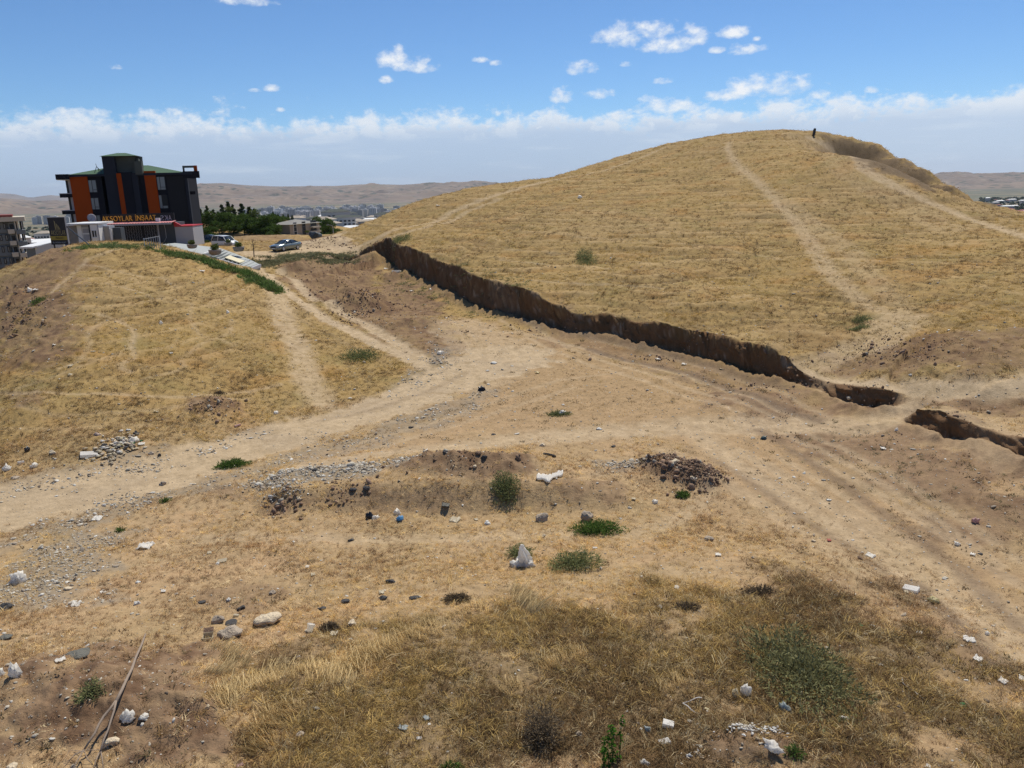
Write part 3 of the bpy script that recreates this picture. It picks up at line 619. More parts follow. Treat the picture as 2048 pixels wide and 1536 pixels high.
def build_ground():
    az = np.concatenate([np.arange(-180, -45, 4.), np.linspace(-43, 43, 905), np.arange(46, 180.1, 4.)]); az = R_(1)*az
    rr = np.concatenate([[.3, 2, 4, 6, 7.5], np.exp(np.linspace(math.log(8.6), math.log(450), 880))])
    A, D = np.meshgrid(az, rr, indexing='ij'); x = (D*np.sin(A)).ravel(); y = (D*np.cos(A)).ravel()
    steep = np.zeros(x.shape)
    bnx = np.zeros(x.shape); bny = np.zeros(x.shape); fm = np.zeros(x.shape)
    for S in STEPS[:2]:
        m = (x > S.P[:, 0].min()-4) & (x < S.P[:, 0].max()+4) & (y > S.P[:, 1].min()-4) & (y < S.P[:, 1].max()+4)
        s_, A_, bn = S.dist(x[m], y[m]); Rw = 2.2; a = np.abs(s_); w = np.clip(A_/.8, 0, 1)*(a < Rw)
        s2 = np.sign(s_)*Rw*(a/Rw)**1.9; dlt = (s2-s_)*w
        x[m] += bn[:, 0]*dlt; y[m] += bn[:, 1]*dlt
        bnx[m] = np.where(w > 0, bn[:, 0], bnx[m]); bny[m] = np.where(w > 0, bn[:, 1], bny[m])
    zb = H0(x, y); W5 = grid_attrs(x, y, zb)
    z = zb+relief(x, y, W5, zb)
    # how much of a vertex belongs to a cut face
    for S in STEPS[:2]:
        m = (x > S.P[:, 0].min()-3) & (x < S.P[:, 0].max()+3) & (y > S.P[:, 1].min()-3) & (y < S.P[:, 1].max()+3)
        s_, A_, bn = S.dist(x[m], y[m]); sj = s_+(.20*perlin(x[m]*.6, y[m]*.6, 5)+.07*perlin(x[m]*2.6, y[m]*2.6, 6))*np.minimum(1, A_/1.5)
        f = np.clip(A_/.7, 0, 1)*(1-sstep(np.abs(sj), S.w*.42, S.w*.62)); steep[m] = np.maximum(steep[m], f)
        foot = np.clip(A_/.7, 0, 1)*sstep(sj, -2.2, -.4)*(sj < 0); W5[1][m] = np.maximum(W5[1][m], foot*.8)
    al = x*.77-y*.64
    push = steep*(.30*perlin(al*.35, z*.3, 91)+.14*perlin(al*1.1, z*2.0, 92)+.13*perlin(al*2.8, z*4.5, 93)+.10*perlin(al*.7, z*5, 94))
    x = x+bnx*push; y = y+bny*push
    # talus at the foot
    for S in STEPS[:2]:
        m = (x > S.P[:, 0].min()-3) & (x < S.P[:, 0].max()+3) & (y > S.P[:, 1].min()-3) & (y < S.P[:, 1].max()+3)
        s_, A_, _ = S.dist(x[m], y[m]); k = np.clip(A_, 0, 1)*np.exp(-((s_+.75)/.45)**2)*(s_ < .1)
        z[m] += k*(.22+.35*np.clip(perlin(x[m]*.9, y[m]*.9, 95), 0, 1)+.15*perlin(x[m]*3.5, y[m]*3.5, 96))
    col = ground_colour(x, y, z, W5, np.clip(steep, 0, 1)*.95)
    na, nr = len(az), len(rr); idx = np.arange(na*nr).reshape(na, nr)
    Fq = np.stack([idx[:-1, :-1], idx[:-1, 1:], idx[1:, 1:], idx[1:, :-1]], -1).reshape(-1, 4)
    me = np_mesh('ground', np.stack([x, y, z], 1), Fq[:, ::-1]); vcol(me, 'Col', col)
    K = np.stack([W5[0], W5[2], W5[1]], 1); vcol(me, 'Kind', K)
    o = newobj('ground', me, None, M_ground); tag(o, kind='structure')
    return o
build_ground()

# ------------------------------------------------------------------ valley floor, hills, far mountains, air
def valley_material(N):
    geo = N.n('ShaderNodeNewGeometry').outputs['Position']
    f = N.voro(geo, .0045); n = N.noise(geo, .003, 5, .6); n2 = N.noise(geo, .03, 5, .65)
    hue = N.n('ShaderNodeSeparateColor'); N.put(hue.inputs[0], f.outputs['Color'])
    col = N.mix(hue.outputs[0], (.10, .11, .06), (.25, .19, .11)); col = N.mix(N.mr(n, .42, .58), col, (.08, .085, .055))
    col = N.mix(N.mr(n2, .5, .7), col, (.22, .19, .16))
    N.out(col, .95)
def hills_material(N):
    geo = N.n('ShaderNodeNewGeometry').outputs['Position']
    n = N.noise(geo, .0012, 6, .6); n2 = N.noise(geo, .008, 6, .7); sp = N.voro(geo, .012); n3 = N.noise(geo, .0026, 4, .6, 1.0)
    col = N.mix(N.mr(n, .35, .65), (.21, .155, .11), (.14, .11, .09)); col = N.mix(N.mr(n2, .5, .72), col, (.29, .23, .17))
    dots = N.m('MULTIPLY', N.mr(sp.outputs['Distance'], .5, .3), N.mr(n3, .49, .56)); col = N.mix(dots, col, (.05, .06, .045))
    col = N.mix(N.m('MULTIPLY', N.mr(n3, .40, .33), .6), col, (.14, .13, .085))
    N.out(col, .95)
M_valley = mat('valley_fields', valley_material); M_hills = mat('dry_hills', hills_material)
def far_grid(name, az, rr, fz, m, lo=None):
    A, D = np.meshgrid(R_(1)*az, rr, indexing='ij'); x = D*np.sin(A); y = D*np.cos(A); z = fz(x, y, A, D)
    na, nr = x.shape; idx = np.arange(na*nr).reshape(na, nr)
    Fq = np.stack([idx[:-1, :-1], idx[:-1, 1:], idx[1:, 1:], idx[1:, :-1]], -1).reshape(-1, 4)
    o = newobj(name, np_mesh(name, np.stack([x.ravel(), y.ravel(), z.ravel()], 1), Fq[:, ::-1]), None, m); tag(o, kind='structure'); return o
def vz(x, y, A, D): return np.interp(D, VT_D, VT_Z)+3*fbm(x*.004, y*.004, 3, 201)*sstep(D, 600, 1500)-2.0*(D < 470)
far_grid('valley_floor', np.arange(-180, 180.1, 2.), np.exp(np.linspace(math.log(425), math.log(7600), 120)), vz, M_valley)
CR_U = [(-400,399),(0,397),(60,401),(130,406),(200,408),(300,392),(350,376),(400,367),(440,366),(500,371),(560,373),(620,372),(680,371),(740,368),(780,370),(820,369),(860,365),(890,366),(920,364),(960,362),(985,368),(1040,371),
        (1300,362),(1600,356),(1850,349),(1900,347),(1950,347),(2000,345),(2048,346),(2300,344)]
_ca = np.array([az_el(u, v) for u, v in CR_U])
def hz(x, y, A, D):
    el = np.interp(A, _ca[:, 0], _ca[:, 1], left=_ca[0, 1], right=_ca[-1, 1]); Dc = 10200
    zc = Dc*np.tan(el); t = np.clip((D-6600)/(Dc-6600), 0, 1); prof = t**.85
    base = -106.; h = base+(zc-base)*prof
    r = 1-np.abs(fbm(x*.0007, y*.0007, 4, 211)); amp = np.sin(np.clip(t, 0, 1)*PI)
    h += amp*150*(r-.8)+amp*75*fbm(x*.0022, y*.0022, 5, 215)+t*9*fbm(x*.003, y*.003, 4, 219)
    back = sstep(D, Dc, 12500); return h*(1-back)+(base)*back
far_grid('hills', np.concatenate([np.arange(-180, -48, 4.), np.arange(-46, 46, .12), np.arange(48, 180.1, 4.)]), np.concatenate([np.linspace(6500, 10400, 110), np.linspace(10600, 12600, 8)]), hz, M_hills)
MT_U = [(-300,386),(0,387),(25,388),(45,392),(60,396),(75,393),(100,390),(125,392),(150,397),(250,404),(400,410),(1800,356),(2048,352)]
_ma = np.array([az_el(u, v) for u, v in MT_U])
def mz(x, y, A, D):
    el = np.interp(A, _ma[:, 0], _ma[:, 1]); t = 1-np.abs(D-22000)/3000; return -112+(22000*np.tan(el)+112)*np.clip(t, 0, 1)+25*np.clip(t, 0, 1)*fbm(x*.0006, y*.0006, 4, 231)
far_grid('mountains', np.arange(-50, 50, .3), np.linspace(19000, 25000, 25), mz, M_hills)
def sheet_z(x, y, A, D): return np.full(x.shape, -113.)-D*.0005
far_grid('plain', np.arange(-180, 180.1, 6.), np.array([7000., 12000, 20000, 45000]), sheet_z, M_hills)
def haze():
    m = bpy.data.materials.new('haze'); m.use_nodes = True; N = NT(m.node_tree)
    v = N.n('ShaderNodeVolumePrincipled'); v.inputs['Color'].default_value = (.80, .88, 1, 1); v.inputs['Density'].default_value = 2.6e-5; v.inputs['Anisotropy'].default_value = .3
    o = N.n('ShaderNodeOutputMaterial'); N.t.links.new(v.outputs[0], o.inputs[1])
    b = MB().box(-26500, -26500, -160, 26500, 26500, 330); ob = b.build('haze', m); tag(ob, 'thin pale haze in the air over the valley', 'haze', kind='stuff')
haze()

# ------------------------------------------------------------------ scattered small growth and stones (instanced)
def make_scatter(name, pts, rot, scl, idx, tint, protos, label, cat, parent=None):
    me = bpy.data.meshes.new(name); n = len(pts); me.vertices.add(n); me.vertices.foreach_set('co', np.asarray(pts, np.float32).ravel())
    def at(nm, typ, key, arr):
        a = me.attributes.new(nm, typ, 'POINT'); a.data.foreach_set(key, arr.ravel())
    at('rot', 'FLOAT_VECTOR', 'vector', np.asarray(rot, np.float32)); at('scl', 'FLOAT_VECTOR', 'vector', np.asarray(scl, np.float32))
    at('idx', 'INT', 'value', np.asarray(idx, np.int32)); t4 = np.ones((n, 4), np.float32); t4[:, :3] = tint; at('tint', 'FLOAT_COLOR', 'color', t4)
    me.update(); o = newobj(name, me)
    pc = bpy.data.collections.new(name+'_shapes')
    for k, p in enumerate(protos):
        q = bpy.data.objects.new('%s_%02d' % (name, k), p); pc.objects.link(q)
    g = bpy.data.node_groups.new(name, 'GeometryNodeTree')
    g.interface.new_socket('Geometry', in_out='INPUT', socket_type='NodeSocketGeometry'); g.interface.new_socket('Geometry', in_out='OUTPUT', socket_type='NodeSocketGeometry')
    gi = g.nodes.new('NodeGroupInput'); go = g.nodes.new('NodeGroupOutput'); ip = g.nodes.new('GeometryNodeInstanceOnPoints'); ci = g.nodes.new('GeometryNodeCollectionInfo')
    mp = g.nodes.new('GeometryNodeMeshToPoints')
    ci.inputs['Collection'].default_value = pc; ci.inputs['Separate Children'].default_value = True; ci.inputs['Reset Children'].default_value = True
    def na(nm, dt):
        a = g.nodes.new('GeometryNodeInputNamedAttribute'); a.data_type = dt; a.inputs['Name'].default_value = nm; return a.outputs[0]
    L = g.links.new; L(gi.outputs[0], mp.inputs[0]); L(mp.outputs[0], ip.inputs['Points']); L(ci.outputs[0], ip.inputs['Instance']); ip.inputs['Pick Instance'].default_value = True
    L(na('idx', 'INT'), ip.inputs['Instance Index']); L(na('rot', 'FLOAT_VECTOR'), ip.inputs['Rotation']); L(na('scl', 'FLOAT_VECTOR'), ip.inputs['Scale']); L(ip.outputs[0], go.inputs[0])
    md = o.modifiers.new('scatter', 'NODES'); md.node_group = g
    tag(o, label, cat, kind='stuff'); return o
def leaf_material(N):
    t = N.attr('tint', 'INSTANCER').outputs['Color']; oi = N.n('ShaderNodeObjectInfo').outputs['Random']
    c = N.mix(1.0, t, N.m('ADD', .7, N.m('MULTIPLY', oi, .6)), 'MULTIPLY')
    d = N.n('ShaderNodeBsdfDiffuse'); N.put(d.inputs[0], c); tr = N.n('ShaderNodeBsdfTranslucent'); N.put(tr.inputs[0], c)
    mx = N.n('ShaderNodeMixShader'); mx.inputs[0].default_value = .3; N.t.links.new(d.outputs[0], mx.inputs[1]); N.t.links.new(tr.outputs[0], mx.inputs[2])
    o = N.n('ShaderNodeOutputMaterial'); N.t.links.new(mx.outputs[0], o.inputs[0])
M_blade = mat('dry_blade', leaf_material)
def stone_material(N):
    t = N.attr('tint', 'INSTANCER').outputs['Color']; tc = N.n('ShaderNodeTexCoord').outputs['Object']; n = N.noise(tc, 3, 5, .7)
    N.out(N.mix(1.0, t, N.m('ADD', .7, N.m('MULTIPLY', n, .6)), 'MULTIPLY'), .9, N.bump(n, .5, .1), 0, .2)
M_stone = mat('small_stone', stone_material)
def blade_tuft(n, lmin, lmax, w, lean, spread, seed, segs=2):
    r = np.random.default_rng(seed); V = []; Fc = []
    for i in range(n):
        a = r.random()*2*PI; bx, by = r.normal(0, spread, 2); L = r.uniform(lmin, lmax); ln = lean*r.uniform(.4, 1.4); ww = w*r.uniform(.6, 1.3)
        da = r.random()*2*PI; px, py = -math.sin(da)*ww, math.cos(da)*ww; k = len(V)
        for j in range(segs+1):
            t = j/segs; hx = math.cos(a)*L*math.sin(ln*t); z = L*t*math.cos(ln*t*.9); hy = math.sin(a)*L*math.sin(ln*t); q = 1-t
            if j < segs: V += [(bx+hx-px*q, by+hy-py*q, z-.01), (bx+hx+px*q, by+hy+py*q, z-.01)]
            else: V += [(bx+hx, by+hy, z)]
        for j in range(segs-1): Fc.append((k+2*j, k+2*j+1, k+2*j+3)); Fc.append((k+2*j, k+2*j+3, k+2*j+2))
        e = k+2*(segs-1); Fc.append((e, e+1, e+2))
    me = np_mesh('tuft', np.array(V), np.array(Fc), False); me.materials.append(M_blade); return me
def ico(sub=2):
    bm = bmesh.new(); bmesh.ops.create_icosphere(bm, subdivisions=sub, radius=1); V = np.array([v.co[:] for v in bm.verts]); Fc = np.array([[v.index for v in f.verts] for f in bm.faces]); bm.free(); return V, Fc
ICO1, ICO2, ICO3, ICO4 = ico(1), ico(2), ico(3), ico(4)
def n3(V, s, seed): return perlin(V[:, 0]*s+V[:, 2]*s*.7, V[:, 1]*s-V[:, 2]*s*.6, seed)+.6*perlin(V[:, 2]*s*1.3+3, V[:, 0]*s*.9-V[:, 1]*s*.5, seed+5)
def rock_mesh(name, seed, sx=1, sy=.8, sz=.6, amp=.3, base=ICO2, facets=5, smooth=False):
    V, Fc = base; V = V.copy(); r = np.random.default_rng(seed)
    for i in range(facets):          # planed facets
        d = r.normal(size=3); d /= np.linalg.norm(d); c = r.uniform(.55, .85); q = V@d; V -= np.outer(np.maximum(0, q-c), d)
    V *= (1+amp*n3(V, 1.3, seed)+amp*.45*n3(V, 3.3, seed+3))[:, None]
    V = V*np.array([sx, sy, sz]); return np_mesh(name, V, Fc, smooth)

N_NEAR, N_MID = 190000, 210000
LAID = [([(450,1430),(500,1385),(570,1350),(700,1335)], .2), ([(700,1335),(760,1305),(860,1255),(960,1215)], .16), ([(560,1345),(650,1350),(690,1370)], .16), ([(700,1350),(780,1300),(900,1262)], .14),
        ([(1020,1380),(1090,1340),(1160,1310)], .12), ([(1030,1190),(1065,1225)], .2), ([(520,1500),(560,1440),(590,1420)], .16), ([(430,1300),(480,1330),(430,1370)], .12), ([(1330,1380),(1380,1360)], .12)]
def grass():
    protos = [blade_tuft(16, .10, .26, .008, .9, .05, 1), blade_tuft(12, .16, .34, .008, 1.25, .06, 2), blade_tuft(22, .05, .14, .007, .8, .07, 3), blade_tuft(10, .22, .42, .009, 1.5, .05, 4), blade_tuft(26, .06, .16, .010, 1.1, .10, 5)]
    def sample(n, d0, d1, a0=-46, a1=50, p=1.0):
        a = R_(1)*rng.uniform(a0, a1, n); D = np.exp(math.log(d0)+(math.log(d1)-math.log(d0))*rng.random(n)**p); return D*np.sin(a), D*np.cos(a), D
    def run(x, y, D, dens_far, k, name, label, sc):
        h, W5 = full_h(x, y); tr, so_, gr, ol, basin = W5
        s1 = S1.dist(x, y)[0]; s2 = S2.dist(x, y)[0]; A1 = S1.dist(x, y)[1]; A2 = S2.dist(x, y)[1]
        face = ((np.abs(s1) < .5) & (A1 > .3)) | ((np.abs(s2) < .45) & (A2 > .3))
        foot = ((s1 < 0) & (s1 > -2.5) & (A1 > .3))
        pat = fbm(x*.35, y*.35, 3, 301)
        p = (1-tr*1.05)*(1-so_*.88)*(1-gr*.75)*(1-basin*.5)*(.75+(1.5 if k == 0 else .8)*pat+.1); p[face] = 0; p[foot] *= .15; p = p*np.where(D > 150, .35, 1)*(1 if k == 0 else .8-.5*ol)*(1-.45*(k == 1)*np.abs(np.clip(terraces(x, y, H0(x, y)), -1, 1)))
        tall = tallmask(x, y); laid = np.zeros(x.shape); la = np.zeros(x.shape)
        if k == 0:
            p *= .62+.38*tall
            for pts, w in LAID:
                b = band(x, y, pts, w, .25); P = wline(pts); a_ = math.atan2(P[-1, 1]-P[0, 1], P[-1, 0]-P[0, 0]); la = np.where(b > laid, a_, la); laid = np.maximum(laid, b)
        keep = rng.random(len(x)) < np.clip(p, 0.0, 1); keep &= D < 300
        x, y, D, h = x[keep], y[keep], D[keep], h[keep]; n = len(x); pat = pat[keep]; so_ = so_[keep]; basin = basin[keep]; ol = ol[keep]; tall = tall[keep]; laid = laid[keep]; la = la[keep]
        gold = np.array([.62, .44, .17]) if k == 0 else np.array([.56, .39, .125]); straw = np.array([.62, .50, .29]); brn = np.array([.26, .17, .085]); org = np.array([.46, .30, .13]); olv = np.array([.30, .235, .10])
        q = fbm(x*.09, y*.09, 3, 305); w = rng.random((n, 5))
        pg = np.stack([.5+.8*q, .45+0*q, .55-.7*q+.12*tall+.3*(pat < -.2), .3+.6*pat, (.14 if k == 1 else .06)+.6*ol*(k == 1)], 1)*w; pg[:, 2] += (1.6*ol if k == 1 else 0); c = np.argmax(pg, 1); tint = np.stack([gold, straw, brn, org, olv])[c]*rng.uniform(.7, 1.12, (n, 1))  # ol also browns the tufts for the painted shade of the back slope
        tint = tint*np.array([.93, .93, .93]); s0 = 1
        if k == 1: tint = tint*.92
        if k == 0:
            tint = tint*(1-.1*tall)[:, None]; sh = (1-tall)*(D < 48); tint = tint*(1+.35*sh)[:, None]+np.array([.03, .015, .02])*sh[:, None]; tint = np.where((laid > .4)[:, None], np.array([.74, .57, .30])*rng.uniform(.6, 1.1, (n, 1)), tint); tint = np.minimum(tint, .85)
        idx = rng.choice(5, n, p=[.24, .2, .26, .1, .2])
        # grass laid over by wind and water: common drift direction
        lay = perlin(x*.12, y*.12, 311)
        rot = np.stack([rng.normal(0, .18, n)+.35*lay, rng.normal(0, .18, n), rng.random(n)*2*PI], 1)
        s = rng.uniform(.6, 1.35, n)*(1+.3*pat)*sc(D)*(1-.5*basin); 
        if k == 0: s = s*np.where(laid > .4, .95, .58+.42*tall); idx = np.where(laid > .4, 3, idx)
        rot[:, 2] = np.where(laid > .4, la+rng.normal(0, .45, n), rot[:, 2]); rot[:, 1] = np.where(laid > .4, .9, rot[:, 1]); rot[:, 0] = np.where(laid > .4, 0, rot[:, 0])
        scl = np.stack([s, s, s*rng.uniform(.6, 1.0, n)*(1 if k == 0 else np.where(D > 100, .5, .7))], 1)
        make_scatter(name, np.stack([x, y, h-.01], 1), rot, scl, idx, tint, protos, label, 'grass')
    x, y, D = sample(N_NEAR, 9.5, 44, p=.8)
    run(x, y, D, 1, 0, 'near_dry_grass', 'dry straw coloured grass over the near waste ground', lambda D: .72+.012*D)
    x, y, D = sample(N_MID, 40, 175, p=1.0)
    run(x, y, D, 1, 1, 'hill_dry_grass', 'short golden dry grass over the hill and the left mound', lambda D: .75+.0065*D)
grass()

def dark_specks():
    n = 60000; a = R_(1)*rng.uniform(-41, 41, n); D = np.exp(math.log(12)+(math.log(150)-math.log(12))*rng.random(n)); x = D*np.sin(a); y = D*np.cos(a); h, W5 = full_h(x, y); tr, so_, gr, ol, basin = W5
    p = (.05+.10*basin+.12*so_+.03*ol+.05*(D > 50)*(fbm(x*.3, y*.3, 3, 351)+.4))*(1-tr*.8)*sstep(fbm(x*.6, y*.6, 3, 350), -.3, .5); k = rng.random(n) < p; x, y, h, D = x[k], y[k], h[k], D[k]; n = len(x)
    pr = [blade_tuft(18, .05, .16, .014, 1.2, .07, 31), blade_tuft(24, .04, .12, .016, 1.4, .10, 32)]; c = np.array([[.11, .075, .045], [.16, .11, .06], [.14, .115, .06]])[rng.integers(0, 3, n)]; s = rng.uniform(.5, 1.2, n)*(.7+.014*D)
    make_scatter('dead_weeds', np.stack([x, y, h], 1), np.stack([0*s, 0*s, rng.random(n)*6.28], 1), np.stack([s, s, s*.8], 1), rng.integers(0, 2, n), c, pr, 'tiny dark dead weeds dotted over the bare ground and the hill', 'weeds')
dark_specks()
def stones():
    protos = []
    for k in range(5):
        me = rock_mesh('pebble', 40+k, 1, .8, .55, .25, ICO1, 4); me.materials.append(M_stone); protos.append(me)
    n = 420000; a = R_(1)*rng.uniform(-41, 41, n); D = np.exp(math.log(10)+(math.log(75)-math.log(10))*rng.random(n)**.9); x = D*np.sin(a); y = D*np.cos(a)
    zb = H0(x, y); W5 = grid_attrs(x, y, zb); tr, so_, gr, ol, basin = W5; h = zb+relief(x, y, W5, zb)
    cl = sstep(fbm(x*.8, y*.8, 3, 331), -.15, .35)
    p = .03+.62*gr*cl+.045*so_+.035*basin+.05*tr*cl+.012*(fbm(x*.4, y*.4, 2, 333) > .2)
    keep = (rng.random(n) < p); x, y, D, h, gr = x[keep], y[keep], D[keep], h[keep], gr[keep]; m = len(x)
    size = .0095*np.exp(rng.normal(0, .6, m))*(1+D/38)*(1+.6*gr); size = np.minimum(size, .11)
    pale = np.array([.50, .45, .36]); grey = np.array([.36, .30, .23]); dark = np.array([.15, .115, .085]); wht = np.array([.66, .63, .56])
    c = rng.choice(4, m, p=[.52, .22, .05, .21]); tint = np.stack([pale, grey, dark, wht])[c]*rng.uniform(.75, 1.15, (m, 1))
    scl = size[:, None]*rng.uniform(.7, 1.4, (m, 3))
    make_scatter('gravel', np.stack([x, y, h+size*.15], 1), np.stack([rng.normal(0, .25, m), rng.normal(0, .25, m), rng.random(m)*6.28], 1), scl*np.array([1.15, 1.15, .8]), rng.integers(0, 5, m), tint, protos, 'loose pale gravel and small stones strewn along the road and over the ground', 'gravel')
    # cobbles lying thickly in a few strips
    q = []; 
    for (u, v, ru, rv, cnt, s0) in [(560,965,60,12,90,.05),(640,948,70,10,120,.055),(715,938,40,9,90,.06),(545,972,50,10,60,.05),(815,930,40,6,40,.05),(250,1005,70,16,60,.045),(150,1095,80,30,70,.035),(110,1140,80,30,90,.035),(60,1190,60,24,60,.03),(880,715,30,20,40,.05),(700,880,110,14,60,.035),(1240,930,50,9,50,.045),(210,1085,40,14,40,.03),(230,925,120,22,60,.035)]:
        for _ in range(cnt//2):
            c = hit(u+rng.normal()*ru*.5, v+rng.normal()*rv*.5)
            for k in range(9): q.append((c[0]+rng.normal(0, .3), c[1]+rng.normal(0, .3), s0))
    q = np.array(q); h, _ = full_h(q[:, 0], q[:, 1]); m = len(q); sz = q[:, 2]*np.exp(rng.normal(-.15, .45, m)); tt = np.stack([pale, grey, wht])[rng.choice(3, m, p=[.5, .25, .25])]*rng.uniform(.75, 1.1, (m, 1))
    make_scatter('cobbles', np.stack([q[:, 0], q[:, 1], h+sz*.2], 1), np.stack([rng.normal(0, .3, m), rng.normal(0, .3, m), rng.random(m)*6.28], 1), sz[:, None]*rng.uniform(.6, 1.3, (m, 3)), rng.integers(0, 5, m), tt, protos, 'strips of pale broken stones along the road and above the earth bank', 'stones')
    # brown earth clods on the dug areas
    P = []; 
    for (u, v, ru, rv, cnt, s0) in [(1310,930,40,16,900,.03),(1350,945,50,22,1800,.035),(1395,962,40,18,1500,.04),(1370,952,90,40,700,.018),(720,615,60,28,2200,.055),(660,550,110,60,2200,.05),(760,505,60,22,700,.05),(800,600,90,50,1200,.035),(1690,795,110,16,400,.03),(430,822,55,22,300,.05),(560,1000,40,18,260,.04),(655,488,50,12,400,.1),
                                    (920,935,130,18,500,.04),(1900,880,150,10,400,.03),(40,620,50,50,500,.08),(1780,700,150,40,900,.04),(690,985,60,20,300,.04),(1560,772,90,10,500,.045),(1350,715,150,8,500,.045),(1100,660,160,8,500,.05)]:
        for _ in range(cnt//8):
            uu = u+np.random.default_rng(len(P)).normal()*ru*.45; vv = v+np.random.default_rng(len(P)+9).normal()*rv*.45; P.append((uu, vv, s0))
    g = []; 
    d = np.array([dirpx(u, v) for u, v, _ in P]); hd = np.hypot(d[:, 0], d[:, 1])
    for i in range(len(P)):
        q = hit(P[i][0], P[i][1])
        for k in range(8):
            j = rng.normal(0, .35, 2); g.append((q[0]+j[0], q[1]+j[1], P[i][2]))
    g = np.array(g); h, _ = full_h(g[:, 0], g[:, 1]); m = len(g)
    s = g[:, 2]*np.exp(rng.normal(-.35, .75, m)); s = np.minimum(s, .22); t = np.array([.25, .165, .11])[None]*rng.uniform(.6, 1.4, (m, 1)); s = s*.8; t[rng.random(m) < .07] = (.42, .38, .3)
    make_scatter('earth_clods', np.stack([g[:, 0], g[:, 1], h+s*.25], 1), rng.random((m, 3))*6.28, s[:, None]*rng.uniform(.7, 1.3, (m, 3)), rng.integers(0, 5, m), t, protos, 'brown clods of dug earth on the heaps and at the foot of the cut bank', 'earth')
stones()

# ------------------------------------------------------------------ materials for built things
M_anth = plain('anthracite_render', (.016, .018, .025), .85, var=.18, scale=.6, spec=.06)
M_anth2 = plain('dark_blue_grey_cladding', (.026, .031, .043), .8, var=.2, scale=.5, spec=.08)
M_orange = plain('orange_cladding', (.30, .052, .006), .7, var=.14, scale=.5, spec=.1)
M_conc = plain('raw_concrete', (.085, .095, .085), .9, var=.35, scale=.9, spec=.1)
M_green = plain('green_roof_sheet', (.075, .13, .08), .7, var=.15, spec=.1)
M_wht = plain('white_paint', (.74, .74, .72), .5, var=.06)
M_lgrey = plain('light_grey_render', (.36, .36, .38), .8, var=.1, scale=.8)
M_mgrey = plain('mid_grey_panel', (.06, .07, .08), .6, var=.1)
M_beige = plain('beige_render', (.52, .47, .38), .85, var=.1)
M_beiged = plain('weathered_beige_wall', (.36, .31, .25), .9, var=.22, scale=.7)
M_slate = plain('slate_grey_render', (.17, .19, .20), .85, var=.1)
M_dark = plain('dark_opening', (.012, .013, .015), .4, var=.05)
M_red = plain('red_sheet', (.42, .03, .04), .5, var=.1)
M_pink = plain('sun_bleached_red_sheet', (.55, .22, .22), .5, var=.1)
M_redroof = plain('dark_red_roof', (.22, .06, .05), .8, var=.2)
M_blackm = plain('black_metal', (.02, .02, .022), .5, .2)
M_gold = plain('gold_lettering', (.62, .33, .035), .4, var=.05)
M_goldd = plain('dull_gold_print', (.30, .25, .12), .6)
M_yel = plain('mustard_band', (.33, .24, .035), .6)
M_paint = plain('cabin_panel', (.55, .55, .53), .5, var=.08)
M_stain = plain('beige_container', (.34, .31, .27), .7, var=.18, scale=1)
M_blue = plain('blue_grey_sheet', (.16, .18, .30), .6)
M_tan = plain('cream_floor_tile', (.62, .56, .38), .7)
M_pave = plain('grey_paving', (.34, .36, .345), .8, var=.18, scale=1.5)
M_pave2 = plain('paving_joint_grey', (.22, .235, .23), .85)
M_pot = plain('stone_planter', (.24, .21, .18), .9, var=.3, scale=4)
def glass(N): N.out((.02, .025, .03), .08, None, 0, .8)
M_glass = mat('window_glass', glass)
def glass2(N): N.out((.16, .19, .21), .12, None, 0, .8)
M_glassl = mat('pale_window_glass', glass2)
def frame_point(u, v, org, th, ly):
    """where the line of sight meets the plane local y = ly of a frame turned by th about org"""
    d = dirpx(u, v); n = np.array([-math.sin(th), math.cos(th), 0]); o = np.array(org); k = (n@o+ly)/(n@d); p = d*k-o
    return p[0]*math.cos(th)+p[1]*math.sin(th), p[2]
class Facade:
    def __init__(s, org, th, zu, zv, zs): s.o, s.th, s.a = org, th, (zu, zv, zs)
    def P(s, zx, zy, ly=0): return frame_point(s.a[0]+zx/s.a[2], s.a[1]+zy/s.a[2], s.o, s.th, ly)
    def rect(s, zx0, zy0, zx1, zy1, ly=0):
        """x range from the top-left and bottom-right corners, z range likewise"""
        a = s.P(zx0, zy0, ly); b = s.P(zx1, zy1, ly); return a[0], b[1], b[0], a[1]     # x0,z0,x1,z1
def fbox(mb, r, y0, y1): return mb.box(r[0], y0, r[1], r[2], y1, r[3])
def text_mesh(txt, size, depth=.03, font_scale=1.0):
    c = bpy.data.curves.new('lettering', 'FONT'); c.body = txt; c.size = size; c.extrude = depth; c.align_x = 'LEFT'; c.resolution_u = 3
    o = bpy.data.objects.new('lettering', c); COL.objects.link(o); dg = bpy.context.evaluated_depsgraph_get()
    me = bpy.data.meshes.new_from_object(o.evaluated_get(dg)); bpy.data.objects.remove(o); return me
def put_text(name, txt, parent, m, x0, x1, z0, z1, y, depth=.04, mirror=False, taller=True):
    me = text_mesh(txt, 1, 0); co_ = np.empty(len(me.vertices)*3); me.vertices.foreach_get('co', co_); co_ = co_.reshape(-1, 3)
    mn, mx = co_.min(0), co_.max(0); X = (co_[:, 0]-mn[0])/(mx[0]-mn[0]); Z = (co_[:, 1]-mn[1])/(mx[1]-mn[1])
    if mirror: X = 1-X
    bm = bmesh.new(); bm.from_mesh(me); bm.verts.ensure_lookup_table()
    for i, v in enumerate(bm.verts): v.co = (x0+(x1-x0)*X[i], y, z0+(z1-z0)*Z[i])
    r = bmesh.ops.extrude_face_region(bm, geom=bm.faces[:]); 
    for v in [g for g in r['geom'] if isinstance(g, bmesh.types.BMVert)]: v.co.y += depth
    bmesh.ops.recalc_face_normals(bm, faces=bm.faces); bm.to_mesh(me); bm.free(); me.materials.clear()
    return newobj(name, me, parent, m)

